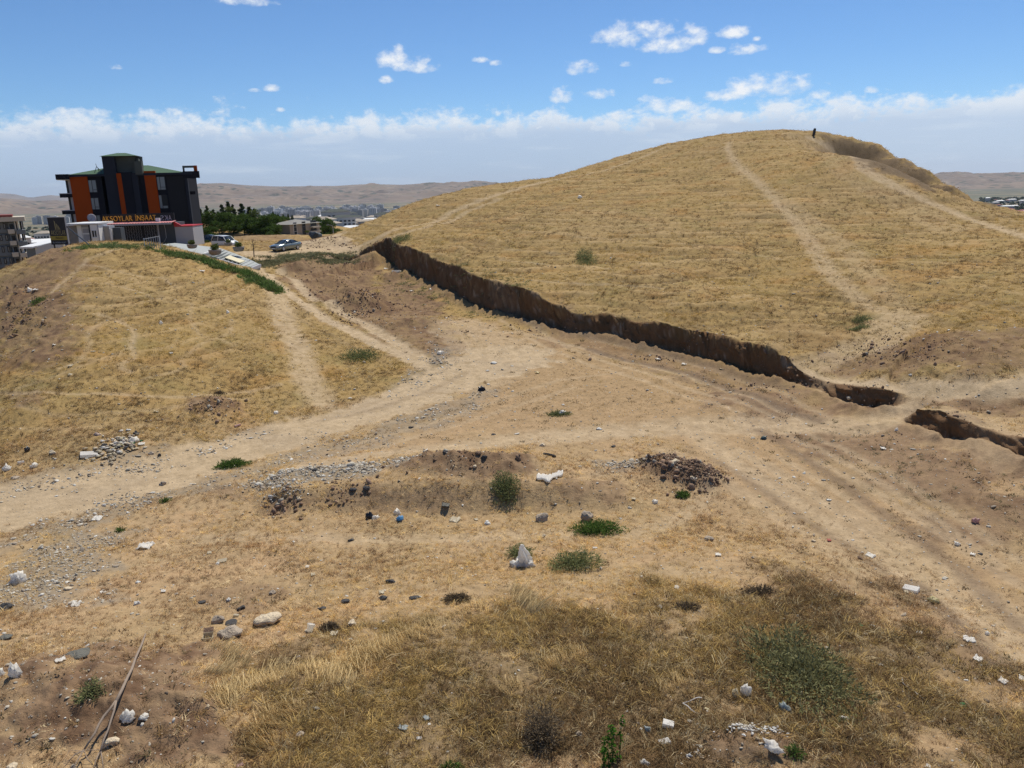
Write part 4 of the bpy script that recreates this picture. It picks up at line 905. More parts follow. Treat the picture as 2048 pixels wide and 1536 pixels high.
# ------------------------------------------------------------------ the dark office building with orange panels
TH = R_(15); OB = np.array(aty_ := (dirpx(300, 478)*(124/dirpx(300, 478)[1]))); OB = np.array([OB[0], OB[1], at_xy(OB[0], OB[1])-.5])
FA = Facade(OB, TH, 80, 290, 5.689)
def office():
    B = empty('office_building', OB, TH, 'tall dark grey building with two orange panels and a green roofed stair tower', 'building')
    g = -1.5
    r = FA.rect(335, 345, 1665, 1110); wx0, wx1 = r[0], r[2]; zt = r[3]; DP = 13.5
    # the facade has a deep recess between x of pixel 690 and 880
    ra = FA.rect(690, 345, 880, 800); rb = FA.rect(880, 320, 1180, 800)
    w = MB(); w.box(wx0, 0, g, ra[0], DP, zt); w.box(rb[2]+.0, .003, g, wx1+1.2, DP-.003, zt+.02); w.box(ra[0], 2.2, g, rb[2], DP-.01, zt-.01); w.build('wall', M_anth, B)
    # corner pier
    c = FA.rect(1665, 300, 1752, 1110); MB().box(c[0], -.15, g, c[2]-.2, 1.2, zt+.05).build('corner_pier', M_anth2, B)
    MB().box(c[2]-.19, -.05, g, c[2]-.02, .2, zt-.6).build('downpipe', M_lgrey, B)
    # projecting central bay
    z8 = FA.P(960, 800)[1]; bt = FA.P(1000, 310)[1]
    MB().box(rb[0], -.7, z8, rb[2]-.9, 2.1, bt).build('bay_wall', M_anth, B)
    k = FA.rect(1140, 310, 1240, 800); MB().box(rb[2]-.895, -.5, z8, rb[2]-.02, 2.05, bt-.1).build('bay_return', M_anth2, B)
    MB().box(rb[0]-.05, -.74, z8, rb[0]+.62, -.2, bt-.15).build('orange_strip', M_orange, B)
    o1 = FA.rect(335, 345, 595, 880); o1 = (FA.P(335, 345)[0], FA.P(500, 885)[1], FA.P(535, 345)[0], FA.P(430, 342)[1])
    MB().box(o1[0]-.02, -.12, o1[1], o1[2], .5, o1[3]).build('orange_panel', M_orange, B)
    x0 = FA.P(1182, 300)[0]; x1 = FA.P(1310, 300)[0]; MB().box(x0, -.35, FA.P(1310, 800)[1], x1, .4, FA.P(1240, 296)[1]).build('orange_panel', M_orange, B)
    # windows
    for (a, b, cc, d, split, side) in [(545, 398, 655, 540, .45, 0), (575, 600, 683, 735, .45, 0), (603, 797, 700, 892, .5, 0), (1322, 360, 1436, 512, .38, 1), (1347, 568, 1462, 722, .38, 2)]:
        q = FA.rect(a, b, cc, d); q = (FA.P(a+8, (b+d)/2)[0], q[1], FA.P(cc-8, (b+d)/2)[0], q[3]); W_, Hh = q[2]-q[0], q[3]-q[1]
        f = MB(); t = .07; sx = q[0]+W_*split
        f.box(q[0], -.1, q[1], q[0]+t, .05, q[3]); f.box(q[2]-t, -.1, q[1], q[2], .05, q[3]); f.box(q[0]+t, -.1, q[3]-t, q[2]-t, .05, q[3]); f.box(q[0]+t, -.1, q[1], q[2]-t, .05, q[1]+t)
        f.box(sx-t/2, -.099, q[1]+t, sx+t/2, .049, q[3]-t); f.box(sx+t/2, -.098, q[1]+Hh*.2, q[2]-t, .048, q[1]+Hh*.2+t)
        fr = f.build('window', M_blackm, B)
        MB().box(q[0]+t, -.04, q[1]+t, sx-t/2, -.012, q[3]-t).build('pane', M_glassl, fr)
        MB().box(sx+t/2, -.04, q[1]+Hh*.2+t, q[2]-t, -.012, q[3]-t).build('pane', M_dark if side == 2 else M_glassl, fr)
        MB().box(sx+t/2, -.04, q[1]+t, q[2]-t, -.012, q[1]+Hh*.2).build('pane', M_glassl, fr)
    # board lines on the dark right wall
    lx0 = FA.P(1440, 400)[0]; lx1 = FA.P(1640, 400)[0]
    MB().box(lx0, -.06, FA.P(1500, 900)[1], lx1, .02, FA.P(1500, 350)[1]).build('wall_panel', plain('ribbed_anthracite', (.024, .026, .03), .8, var=.3, scale=.4, spec=.06), B)
    # eaves, roof, balconies
    e0 = FA.P(190, 372)[0]; ez = FA.P(190, 335)[1]; MB().box(e0, -.6, ez-.78, wx0-.02, 6, ez).build('roof_slab', M_anth, B); MB().box(e0+.05, -.5, ez-.84, wx0-.03, 5.9, ez-.785).build('soffit', M_wht, B)
    for (zy0, zy1, zx) in [(552, 600, 222), (745, 790, 250)]:
        a = FA.P(zx, zy0); b = FA.P(zx, zy1); 
        MB().box(a[0], -.1, b[1], wx0-.02, 5, a[1]-.08).build('balcony_slab', M_anth, B); MB().box(a[0]-.05, -.15, a[1]-.08, wx0-.02, 5.05, a[1]+.02).build('balcony_coping', M_lgrey, B)
    bx = FA.P(285, 470)[0]; MB().box(bx, .6, g, wx0-.01, 5.5, ez-.9).build('balcony_recess', M_dark, B)
    bx2 = FA.P(318, 470)[0]; MB().box(bx2, .35, g, wx0-.02, .59, ez-.88).build('balcony_pier', M_lgrey, B)
    zr = zt+.03; rf = MB(); V = [(wx0-.4, -.4, zr), (wx1+1.5, -.4, zr), (wx1+1.5, DP+.3, zr), (wx0-.4, DP+.3, zr), (wx0+5.5, DP*.45, zr+1.45), (wx1-5, DP*.45, zr+1.45)]
    rf.add(V, [(0, 1, 5, 4), (1, 2, 5), (2, 3, 4, 5), (3, 0, 4), (3, 2, 1, 0)]); rf.build('roof', M_green, B)
    MB().box(wx0+.1, -.45, zt-.25, wx1+2.2, -.005, zt+.10).build('eaves_band', M_anth2, B)
    # stair tower with its own roof
    t0 = FA.P(698, 130, -.3)[0]; t1 = FA.P(1100, 130, -.3)[0]; tz = FA.P(900, 125, -.3)[1]; tm = FA.P(842, 130, -.3)[0]
    MB().box(t0, -.3, z8-4, tm, 3.5, tz).build('tower_wall', M_anth2, B); MB().box(tm, .6, zt-.2, t1, 4.4, tz-.02).build('tower_side', M_conc, B)
    V = [(t0-.25, -.6, tz), (t1+.15, -.6, tz), (t1+.15, 4.6, tz), (t0-.25, 4.6, tz), (t0+1.8, 2, tz+.55), (t1-1.9, 2, tz+.55)]
    MB().add(V, [(0, 1, 5, 4), (1, 2, 5), (2, 3, 4, 5), (3, 0, 4), (3, 2, 1, 0)]).build('tower_roof', M_green, B)
    ch0 = FA.P(1072, 170, 0)[0]; ch1 = FA.P(1155, 170, 0)[0]; cz_ = FA.P(1100, 185, 0)[1]
    ch = MB().box(ch0, -.6, zt-.1, ch1, .55, cz_).build('chimney', M_conc, B)
    MB().tube([(ch0+.1, 0, cz_), (ch0+.2, 0, cz_+.45), (ch0+.7, 0, cz_+.62), (ch1-.1, 0, cz_+.3), (ch1-.05, 0, cz_-.2)], .1).build('pipe_hood', M_blackm, ch)
    # parapet frame on the right end of the roof
    f = FA.rect(1612, 235, 1785, 292); p = MB(); p.box(f[0], .5, f[3]-.32, f[2]-.5, .9, f[3]); p.box(f[0], .5, zt+.04, f[0]+.25, .9, f[3]-.32)
    p.build('parapet_frame', M_conc, B); MB().box(f[2]-.5, .45, zt+.02, f[2], .95, f[3]+.02).build('parapet_end', M_orange, B)
    rr = FA.P(1808, 300)[0]; MB().box(c[2]-.3, -.4, FA.P(1780, 375)[1], rr, .4, FA.P(1780, 297)[1]).build('corner_cap', M_anth, B)
    MB().box(c[2]+.0, 2, FA.P(1800, 560)[1], c[2]+.9, 3, FA.P(1800, 525)[1]).build('wall_unit', M_anth, B)
    # aerial on the roof
    a = FA.P(645, 240, 1); b = FA.P(640, 310, 1)
    A_ = MB(); A_.tube([(a[0], 1, a[1]), (a[0]-.55, 1, b[1]-.3)], .04, 4); A_.tube([(a[0], 1, a[1]-.1), (a[0]+.7, 1.2, b[1]-.2)], .04, 4); A_.tube([(a[0]-.03, 1, a[1]), (a[0]-.1, 1, a[1]+.35)], .03, 4); A_.tube([(a[0]+.1, 1, a[1]-.25), (a[0]+.1, 1.9, b[1]-.2)], .04, 4)
    A_.build('aerial_mast', M_blackm, B)
office()

# the low canopy building with the letters, in front of it
OC = dirpx(280, 484)*(108/dirpx(280, 484)[1]); OC = np.array([OC[0], OC[1], at_xy(OC[0], OC[1])])
FC = Facade(OC, R_(6), 80, 290, 5.689)
def shopfront():
    B = empty('sales_office', OC, R_(6), 'low black sales office with patterned screens under a pale red sheet canopy', 'building')
    g = -1.2
    x0, x1, x2, x3 = FC.P(690, 900)[0], FC.P(1335, 900)[0], FC.P(1522, 900)[0], FC.P(1735, 940)[0]
    zc = FC.P(1100, 905)[1]; z3 = FC.P(1600, 930)[1]
    MB().box(x0, .4, g, x1, 6, zc).build('wall', M_dark, B)
    sm = plain('patterned_black_screen', (.03, .03, .032), .6)
    xd = FC.P(1168, 1000)[0]; xa = FC.P(830, 1000)[0]
    def screen(xs, xe, seed):
        m = MB(); r = random.Random(seed); zb = FC.P(1000, 1100)[1]-.3; nz = int((zc-zb)/.34); nx = int((xe-xs)/.3)
        for i in range(nx):
            for j in range(nz):
                cx, cz0 = xs+(i+.5)*(xe-xs)/nx, zb+(j+.5)*(zc-.15-zb)/nz; a = r.choice((-1, 1)); w, h = .045, .15
                m.add([(cx-w-a*.05, .2, cz0-h), (cx+w-a*.05, .2, cz0-h), (cx+w+a*.06, .2, cz0+h), (cx-w+a*.06, .2, cz0+h), (cx-w-a*.05, .26, cz0-h), (cx+w-a*.05, .26, cz0-h), (cx+w+a*.06, .26, cz0+h), (cx-w+a*.06, .26, cz0+h)],
                      [(0, 1, 2, 3), (1, 5, 6, 2), (0, 3, 7, 4), (3, 2, 6, 7)])
        return m
    for k, (a, b) in enumerate([(xa, xd-.1), (xd+.1, x1-.1)]):
        fr = MB().box(a, .27, g, b, .39, zc-.05).build('screen', sm, B)
        s = screen(a, b, k).build('screen_pattern', plain('grey_screen_pattern', (.17, .17, .175), .6), fr); s['kind'] = 'stuff'
    MB().box(xd-.1, .1, g, xd+.1, .39, zc).build('post', M_blackm, B)
    MB().box(x1-.1, .05, g, x1+.08, .5, zc).build('post', M_lgrey, B)
    MB().box(x1+.1, .2, g, x2, 5, zc+.1).build('door_panel', M_mgrey, B)
    MB().box(x2+.02, .1, g, x3, 5, z3).build('side_wall', M_lgrey, B)
    MB().box(x2+.02, .0, z3+.01, x3+.05, 5.1, z3+.14).build('wall_coping', M_red, B)
    q = FC.P(1520, 868); MB().prism([(q[0], q[1]), (q[0]+1.0, z3+.15), (q[0], z3+.15)], -.1, .3).build('canopy_end', M_red, B)
    ca = FC.P(700, 897); cb = FC.P(1535, 872); n = 56; V = []; L = cb[0]-ca[0]
    for i in range(n+1):
        x = ca[0]+L*i/n; zz = ca[1]+(cb[1]-ca[1])*i/n+(.05 if i % 2 else 0); V += [(x, -1.6, zz-.05), (x, .6, zz+.14)]
    MB().add(V, [(2*i, 2*i+2, 2*i+3, 2*i+1) for i in range(n)]).build('canopy_sheet', M_pink, B)
    MB().box(ca[0], -1.65, ca[1]-.28, cb[0], -1.6, ca[1]-.08).build('gutter', M_lgrey, B)
    MB().box(ca[0]+.1, .3, zc+.0, cb[0]-.1, .45, FC.P(1100, 790)[1]+.1).build('sign_backing', M_dark, B)
    t0, t1 = FC.P(703, 835, -.3), FC.P(1315, 825, -.3); zb, zt = FC.P(870, 868, -.3)[1], FC.P(870, 808, -.3)[1]
    sg = empty('letter_sign', OC, R_(6), 'gold capital letters standing along the top of the canopy', 'sign')
    def bars(txt, xs, xe, mir, m, z0, z1, cell):
        put_text('letter', txt, sg, m, xs, xe, z0, z1, -.3, .08, mir)
    # one mesh per letter: advance measured from the font
    word = 'AKSOYLAR İNŞAAT'; adv = {'A':.70,'K':.64,'S':.56,'O':.86,'Y':.62,'L':.5,'R':.64,' ':.34,'İ':.26,'N':.76,'Ş':.56,'T':.56}
    tot = sum(adv[c]+.12 for c in word)-.12; x = t0[0]; k = (t1[0]-t0[0])/tot
    for c in word:
        if c != ' ':
            h0 = zb-(.22 if c == 'Ş' else 0)*(zt-zb); h1 = zt+(.22 if c == 'İ' else 0)*(zt-zb); bars(c, x, x+adv[c]*k, False, M_gold, h0, h1, 0)
        x += (adv[c]+.12)*k
    # letters of the return side, seen from behind
    sm2 = MATS['white_paint']; u0 = FC.P(1372, 835, .2)[0]; u1 = FC.P(1500, 825, .2)[0]; w = (u1-u0)/3.2; zb2, zt2 = FC.P(1420, 858, .2)[1], FC.P(1420, 800, .2)[1]
    s2 = empty('letter_sign', OC, R_(6), 'pale reversed letters seen from behind at the right end of the canopy', 'sign')
    for i, c in enumerate('SKA'): put_text('letter', c, s2, M_lgrey, u0+i*w*1.08, u0+i*w*1.08+w*.9, zb2, zt2, .2, .06, True)
    # white bell lamp on the canopy, hose
    p = FC.P(1350, 858, -.2); lp = MB(); lp.box(-.22, -.2, -.35, .22, .2, -.05); lp.box(-.3, -.25, -.05, .22, .25, .32); o = lp.build('floodlight', M_wht); o.location = (OC[0]+p[0]*math.cos(R_(6)), OC[1]+p[0]*math.sin(R_(6))-.2, OC[2]+p[1]); tag(o, 'white floodlight box standing at the right end of the canopy letters', 'lamp')
    h0 = FC.P(1405, 885, -.2); h1 = FC.P(1415, 1100, -.2)
    MB().tube([(h0[0], -.2, h0[1]), (h0[0]+.12, -.15, h0[1]-.9), (h0[0]+.1, -.15, h0[1]-2), (h1[0], -.2, h1[1])], .035, 5).build('hose', M_lgrey, B)
    # satellite dish
    p = FC.P(620, 830, -.6); d = MB(); d.lathe([(0, 0), (.3, .02), (.55, .07), (.75, .14), (.76, .17), (.5, .1), (.2, .04)], 18)
    so_ = empty('satellite_dish', (OC[0]+p[0], OC[1]-1.2+p[0]*.1, OC[2]+p[1]), 0, 'round pale satellite dish left of the gold canopy letters', 'dish')
    dd = d.build('dish', M_lgrey, so_, True); dd.scale = (.72,)*3; dd.rotation_euler = (R_(75), 0, R_(35)); MB().tube([(0, 0, 0), (.1, .25, -.4), (.25, .3, -3.2)], .06).build('mast', M_blackm, so_)
    MB().tube([(0, -.02, -.1), (.15, -.55, -.2)], .03).build('arm', M_blackm, so_)
shopfront()

def cabins():
    OD = dirpx(170, 488)*(97/dirpx(170, 488)[1]); OD = np.array([OD[0], OD[1], at_xy(OD[0], OD[1])-.1]); F = Facade(OD, R_(4), 80, 290, 5.689); a4 = R_(4)
    # beige container
    B = empty('site_container', OD, a4, 'beige site container with a white roof edge behind the billboard', 'container')
    x0, x1 = F.P(305, 1000)[0], F.P(440, 1000)[0]; zt = F.P(400, 918)[1]
    m = MB(); n = 22; w = (x1-x0)/n
    for i in range(n): m.box(x0+i*w, (0 if i % 2 else .06), -.5, x0+(i+1)*w, .3, zt-.02)
    m.build('wall', M_stain, B); MB().box(x0, .301, -.5, x1, 5, zt-.02).build('body', M_stain, B); MB().box(x0-.1, -.1, zt, x1+2.2, 5.1, zt+.28).build('roof_edge', M_wht, B); MB().box(x0-.5, .1, -.5, x0-.02, 3, zt-.9).build('side_panel', M_blue, B)
    # white cabin with door
    B = empty('site_cabin', OD, a4, 'white panel cabin with a pale door between the beige container and the guard hut', 'cabin')
    y0 = -.3; c0, c1 = F.P(430, 1000, y0)[0], F.P(590, 1000, y0)[0]; ct = F.P(500, 912, y0)[1]
    MB().box(c0, y0+.1, -.5, c1, 3, ct).build('wall', M_lgrey, B); MB().box(c0-.02, y0, -.5, c0+.5, y0+.09, ct).build('corner_trim', M_wht, B)
    d0, d1 = F.P(480, 1000, y0)[0], F.P(570, 1000, y0)[0]; D_ = MB().box(d0, y0+.02, -.2, d1, y0+.09, ct-.25).build('door', M_paint, B)
    dz = F.P(520, 1010, y0)[1]; MB().box(d0+.12, y0-.01, dz+.1, d1-.12, y0+.015, ct-.45).build('door_panel', M_lgrey, D_); MB().box(d0+.12, y0-.01, .15, d1-.12, y0+.015, dz-.12).build('door_panel', M_lgrey, D_); MB().box(d0, y0-.03, dz-.04, d1, y0+.01, dz+.06).build('door_rail', M_wht, D_)
    # guard hut
    B = empty('guard_hut', OD, a4, 'narrow white guard hut with a small dark two pane window', 'cabin')
    y0 = -1.3; g0, g1 = F.P(600, 1000, y0)[0], F.P(672, 1000, y0)[0]; gt = F.P(610, 893, y0)[1]
    MB().box(g0-.35, y0, -.5, g1, 2.5+y0, gt-.12).build('wall', M_wht, B); MB().box(g0-.35-2.4, y0-.1, gt-.11, g1+.12, 2.6+y0, gt).build('roof', M_lgrey, B)
    q = F.rect(592, 975, 655, 1045, y0); fr = MB().box(q[0]-.05, y0-.05, q[1]-.05, q[2]+.0, y0-.003, q[3]+.05).build('window', M_wht, B); mx_ = (q[0]+q[2])/2
    MB().box(q[0], y0-.07, q[1], mx_-.06, y0-.051, q[3]).build('pane', M_dark, fr); MB().box(mx_+.04, y0-.07, q[1], q[2]-.06, y0-.051, q[3]).build('pane', M_dark, fr)
    MB().box(q[0]-.05, y0-.12, q[1]-.16, q[2]+.02, y0-.003, q[1]-.06).build('sill', M_wht, B)
    MB().box(g0-.38, y0-.06, -.5, g0-.24, y0-.003, gt-.15).build('corner_trim', M_blackm, B); MB().box(g1-.1, y0-.06, -.5, g1+.03, y0-.003, gt-.15).build('corner_trim', M_lgrey, B)
    # grey utility cabinet
    B = empty('utility_cabinet', OD, a4, 'grey double door utility cabinet right of the guard hut', 'cabinet')
    y0 = 0; g0, g1 = F.P(672, 1000)[0], F.P(795, 1000)[0]; gt = F.P(730, 922)[1]
    MB().box(g0, y0, -.4, g1, 1.6, gt).build('body', M_lgrey, B); mx_ = (g0+g1)/2
    for a, b in ((g0+.1, mx_-.03), (mx_+.03, g1-.1)):
        for c, d in ((-.1, gt*.42), (gt*.46, gt-.15)): MB().box(a, y0-.04, c, b, y0-.003, d).build('door', M_stain, B)
    MB().box(g1+.02, .0, -.4, g1+.22, .2, gt-.4).build('pipe', M_wht, B); MB().box(g1+.25, .3, -.4, g1+1.2, 1.5, gt-.25).build('side_box', M_mgrey, B)
cabins()

def billboard():
    ob = dirpx(116, 494)*(88/dirpx(116, 494)[1]); h = at_xy(ob[0], ob[1]); ob = np.array([ob[0], ob[1], h]); th = R_(-14)
    F = Facade(ob, th, 85, 420, 19.2)
    B = empty('billboard', ob, th, 'black and gold upright company billboard on two posts at the mound crest', 'sign')
    x0, x1 = F.P(150, 280)[0]+.05, F.P(835, 310)[0]; z1 = F.P(480, 290)[1]; z0 = F.P(620, 1330)[1]
    x1 = max(x1, F.P(960, 1340)[0]-.3)
    bd = MB().box(x0, 0, z0, x1, .12, z1).build('panel', plain('black_print', (.022, .021, .024), .6), B)
    W_, Hh = x1-x0, z1-z0
    fr = MB(); fr.box(x0-.05, -.03, z1, x1+.05, .15, z1+.06); fr.box(x1, -.03, z0-.05, x1+.06, .15, z1); fr.build('frame', M_lgrey, B)
    for xx in (x0+.25, x1-.05, x1+.12): MB().box(xx, .02, -.6, xx+.1, .14, z0+.1).build('post', M_blackm, B)
    MB().box(x0+.02, -.012, z0+Hh*.17, x1-.01, -.002, z0+Hh*.32).build('band', M_yel, B)
    put_text('lettering', 'AKSOYLAR', B, M_goldd, x0+W_*.09, x1-W_*.06, z0+Hh*.36, z0+Hh*.53, -.02, .012)
    put_text('lettering', 'İNŞAAT', B, M_blackm, x0+W_*.32, x1-W_*.22, z0+Hh*.20, z0+Hh*.30, -.03, .012)
    put_text('lettering', 'YIL TASARIM EVLERİ', B, M_lgrey, x0+W_*.1, x1-W_*.12, z0+Hh*.055, z0+Hh*.12, -.02, .012)['kind'] = 'stuff'
    lg = MB(); cx = x0+W_*.42
    for i, (dx, w, a, b) in enumerate([(-.05, .10, .56, .90), (.07, .09, .58, .80), (.17, .09, .57, .74), (.26, .06, .56, .66)]):
        X = cx+W_*dx*.8; lg.prism([(X, z0+Hh*a), (X+W_*w*.5, z0+Hh*(a+.02)), (X+W_*w*.45, z0+Hh*(b-.06)), (X-W_*.01, z0+Hh*b)], -.02, -.008)
    lg.box(cx-W_*.07, -.02, z0+Hh*.555, cx+W_*.26, -.008, z0+Hh*.568); lg.build('emblem', M_goldd, B)
    e = hit(186, 494); a = F.P(855, 640); g = Vector((e[0], e[1], e[2]-.1)); pr = Matrix.Rotation(-th, 4, 'Z')@(g-Vector(ob))
    MB().tube([(x1+.05, .1, a[1]), tuple(pr)], .06, 6).build('brace', M_blackm, B)
billboard()

# white scaffold gate beside the sales office
def gate():
    p = place(315, 497); p.y -= 1; G = empty('metal_gate', (p.x, p.y, p.z), R_(25), 'small pale metal gate leaning before the grey door panel', 'gate'); G.scale = (.8,)*3
    for x in (-.9, .85): MB().box(x, 0, -.1, x+.07, .06, 1.35+.25*(x > 0)).build('post', M_wht, G)
    r = MB(); r.add([(-.83, 0, 1.2), (.85, 0, 1.45), (.85, .06, 1.45), (-.83, .06, 1.2), (-.83, 0, 1.27), (.85, 0, 1.52), (.85, .06, 1.52), (-.83, .06, 1.27)], [(0,3,2,1),(4,5,6,7),(0,1,5,4),(1,2,6,5),(2,3,7,6),(3,0,4,7)]); r.build('top_rail', M_wht, G)
    for i in range(6): x = -.6+i*.25; MB().box(x, .015, .05, x+.07, .045, 1.2+(x+.83)*.149).build('bar', M_lgrey, G)
gate()

# ------------------------------------------------------------------ paved forecourt with planters
def forecourt():
    E_ = [(318,489),(345,499),(400,509),(440,519),(470,528),(498,538),(520,529),(500,519),(470,507),(440,496),(400,491),(350,486)]
    P = [atD(u, v, D) for (u, v), D in zip(E_, [104,101,98,96.5,95,94,98,101,104,107.5,109,109])]
    zs = np.array([p[2] for p in P]); n = len(P); c = np.mean(P, 0)
    F = empty('paved_forecourt', tuple(c), 0, 'pale grey paved drive with a raised edge leading to the dark building', 'paving')
    top = [(p[0]-c[0], p[1]-c[1], p[2]-c[2]) for p in P]; bot = [(x, y, z-2.2) for x, y, z in top]
    MB().add(top+bot, [tuple(range(n)), tuple(range(2*n-1, n-1, -1))]+[(i, i+n, (i+1) % n+n, (i+1) % n) for i in range(n)]).build('slab', M_pave, F)
    X = np.array(top)
    ax, _, _, _ = np.linalg.lstsq(np.c_[X[:, :2], np.ones(n)], X[:, 2], rcond=None)
    def strip(name, pts, m, w=.12, up=.03):
        q = [np.array(p)-c for p in pts]; mb = MB()
        for a, b in zip(q[:-1], q[1:]):
            d = (b-a)[:2]; d = d/np.linalg.norm(d); nn = np.array([-d[1], d[0]])*w
            mb.add([(a[0]-nn[0], a[1]-nn[1], a[2]+up), (b[0]-nn[0], b[1]-nn[1], b[2]+up), (b[0]+nn[0], b[1]+nn[1], b[2]+up), (a[0]+nn[0], a[1]+nn[1], a[2]+up),
                    (a[0]-nn[0], a[1]-nn[1], a[2]-.3), (b[0]-nn[0], b[1]-nn[1], b[2]-.3), (b[0]+nn[0], b[1]+nn[1], b[2]-.3), (a[0]+nn[0], a[1]+nn[1], a[2]-.3)], [(0,1,2,3),(0,4,5,1),(1,5,6,2),(2,6,7,3),(3,7,4,0)])
        return mb.build(name, m, F)
    strip('kerb', [P[0], P[1], P[2], P[3], P[4], P[5], P[6]], M_lgrey, .14, .05)
    strip('joint_line', [P[2]+(P[9]-P[2])*.08, P[2]+(P[9]-P[2])*.97], M_wht, .1, .02)
    A, Bq = P[3]*.45+P[9]*.55, P[4]*.5+P[7]*.5
    q = [P[3]*.7+P[8]*.3, P[4]*.72+P[7]*.28, P[4]*.35+P[7]*.65, P[3]*.35+P[8]*.65]; q = [p-c for p in q]
    MB().add([(p[0], p[1], p[2]+.02) for p in q]+[(p[0], p[1], p[2]-.1) for p in q], [(0, 1, 2, 3), (0, 4, 5, 1), (1, 5, 6, 2), (2, 6, 7, 3), (3, 7, 4, 0)]).build('cream_tiling', M_tan, F)
    # rows of paving courses
    for k in range(11):
        t = (k+.5)/11; a = P[2]*(1-t)+P[5]*t; b = P[9]*(1-t)+P[6]*t; strip('paving_joint', [a+(b-a)*.03, a+(b-a)*.97], M_pave2, .03, .012)
forecourt()

def leaf_cloud(n, R, seed, leaf=.1, shell=.5, flat=1.0):
    """n small leaf quads spread through an ellipsoid R, denser outside"""
    r = np.random.default_rng(seed); d = r.normal(size=(n, 3)); d /= np.linalg.norm(d, axis=1)[:, None]; rad = r.random(n)**(1-shell*.8)
    c = d*rad[:, None]*np.array(R); c *= (1+.25*n3(d*1.0, 2.2, seed))[:, None]
    a = r.normal(size=(n, 3)); a /= np.linalg.norm(a, axis=1)[:, None]; b = np.cross(a, r.normal(size=(n, 3))); b /= np.linalg.norm(b, axis=1)[:, None]
    s = leaf*r.uniform(.6, 1.4, n)[:, None]; V = np.stack([c-a*s, c+b*s*.45, c+a*s, c-b*s*.45], 1).reshape(-1, 3)
    return V, np.arange(4*n).reshape(n, 4)
def foliage_mat(name, c1, c2):
    def f(N):
        geo = N.n('ShaderNodeNewGeometry'); P = geo.outputs['Position']; rp = geo.outputs['Random Per Island']; oi = N.n('ShaderNodeObjectInfo').outputs['Random']
        c = N.mix(N.m('ADD', N.m('MULTIPLY', rp, .7), N.m('MULTIPLY', oi, .3)), c1, c2)
        d = N.n('ShaderNodeBsdfDiffuse'); N.put(d.inputs[0], c); tr = N.n('ShaderNodeBsdfTranslucent'); N.put(tr.inputs[0], c)
        mx = N.n('ShaderNodeMixShader'); mx.inputs[0].default_value = .25; N.t.links.new(d.outputs[0], mx.inputs[1]); N.t.links.new(tr.outputs[0], mx.inputs[2])
        o = N.n('ShaderNodeOutputMaterial'); N.t.links.new(mx.outputs[0], o.inputs[0])
    return mat(name, f)
M_pine = foliage_mat('pine_needles', (.025, .045, .022), (.06, .09, .035)); M_leaf = foliage_mat('dark_green_leaves', (.04, .075, .02), (.105, .155, .04)); M_leafl = foliage_mat('yellow_green_leaves', (.07, .10, .03), (.14, .17, .05))
M_bark = plain('bark', (.10, .07, .05), .95, var=.3, scale=6); M_gbush = foliage_mat('grey_green_spines', (.13, .15, .06), (.28, .29, .13)); M_sprawl = foliage_mat('olive_spines', (.12, .125, .05), (.30, .28, .14)); M_gdeep = foliage_mat('green_weed', (.06, .11, .025), (.13, .20, .05)); M_dead = foliage_mat('dead_twigs', (.10, .075, .05), (.22, .17, .11)); M_char = plain('charred_matter', (.025, .023, .022), .95)

# planters
def planters():
    pot = MB().lathe([(.38, 0), (.62, .12), (.72, .45), (.74, .62), (.66, .62), (.62, .5)], 14)
    pm = pot.mesh('pot', True); pm.materials.append(M_pot)
    V, Fc = leaf_cloud(260, (.5, .5, .42), 5, .13); fm = np_mesh('plant', V+np.array([0, 0, .85]), Fc, False); fm.materials.append(M_leafl)
    for (u, v, D, lab, sz) in [(385, 497, 99.5, 'stone bowl planter nearest the building on the near kerb of the drive', .8), (431, 510, 97, 'stone bowl planter with a bushy plant halfway down the near kerb', 1.0),
                               (478, 503, 102, 'stone bowl planter alone on the far side of the drive beside the dirt road', .95), (457, 492, 108, 'dark bowl planter in front of the white van', .7)]:
        p = atD(u, v, D); T = empty('planter', (p[0], p[1], p[2]), 0, lab, 'planter', 'stone planters along the paved drive'); T.scale = (sz,)*3
        newobj('pot', pm, T); o = newobj('plant', fm, T); o.rotation_euler[2] = u
planters()

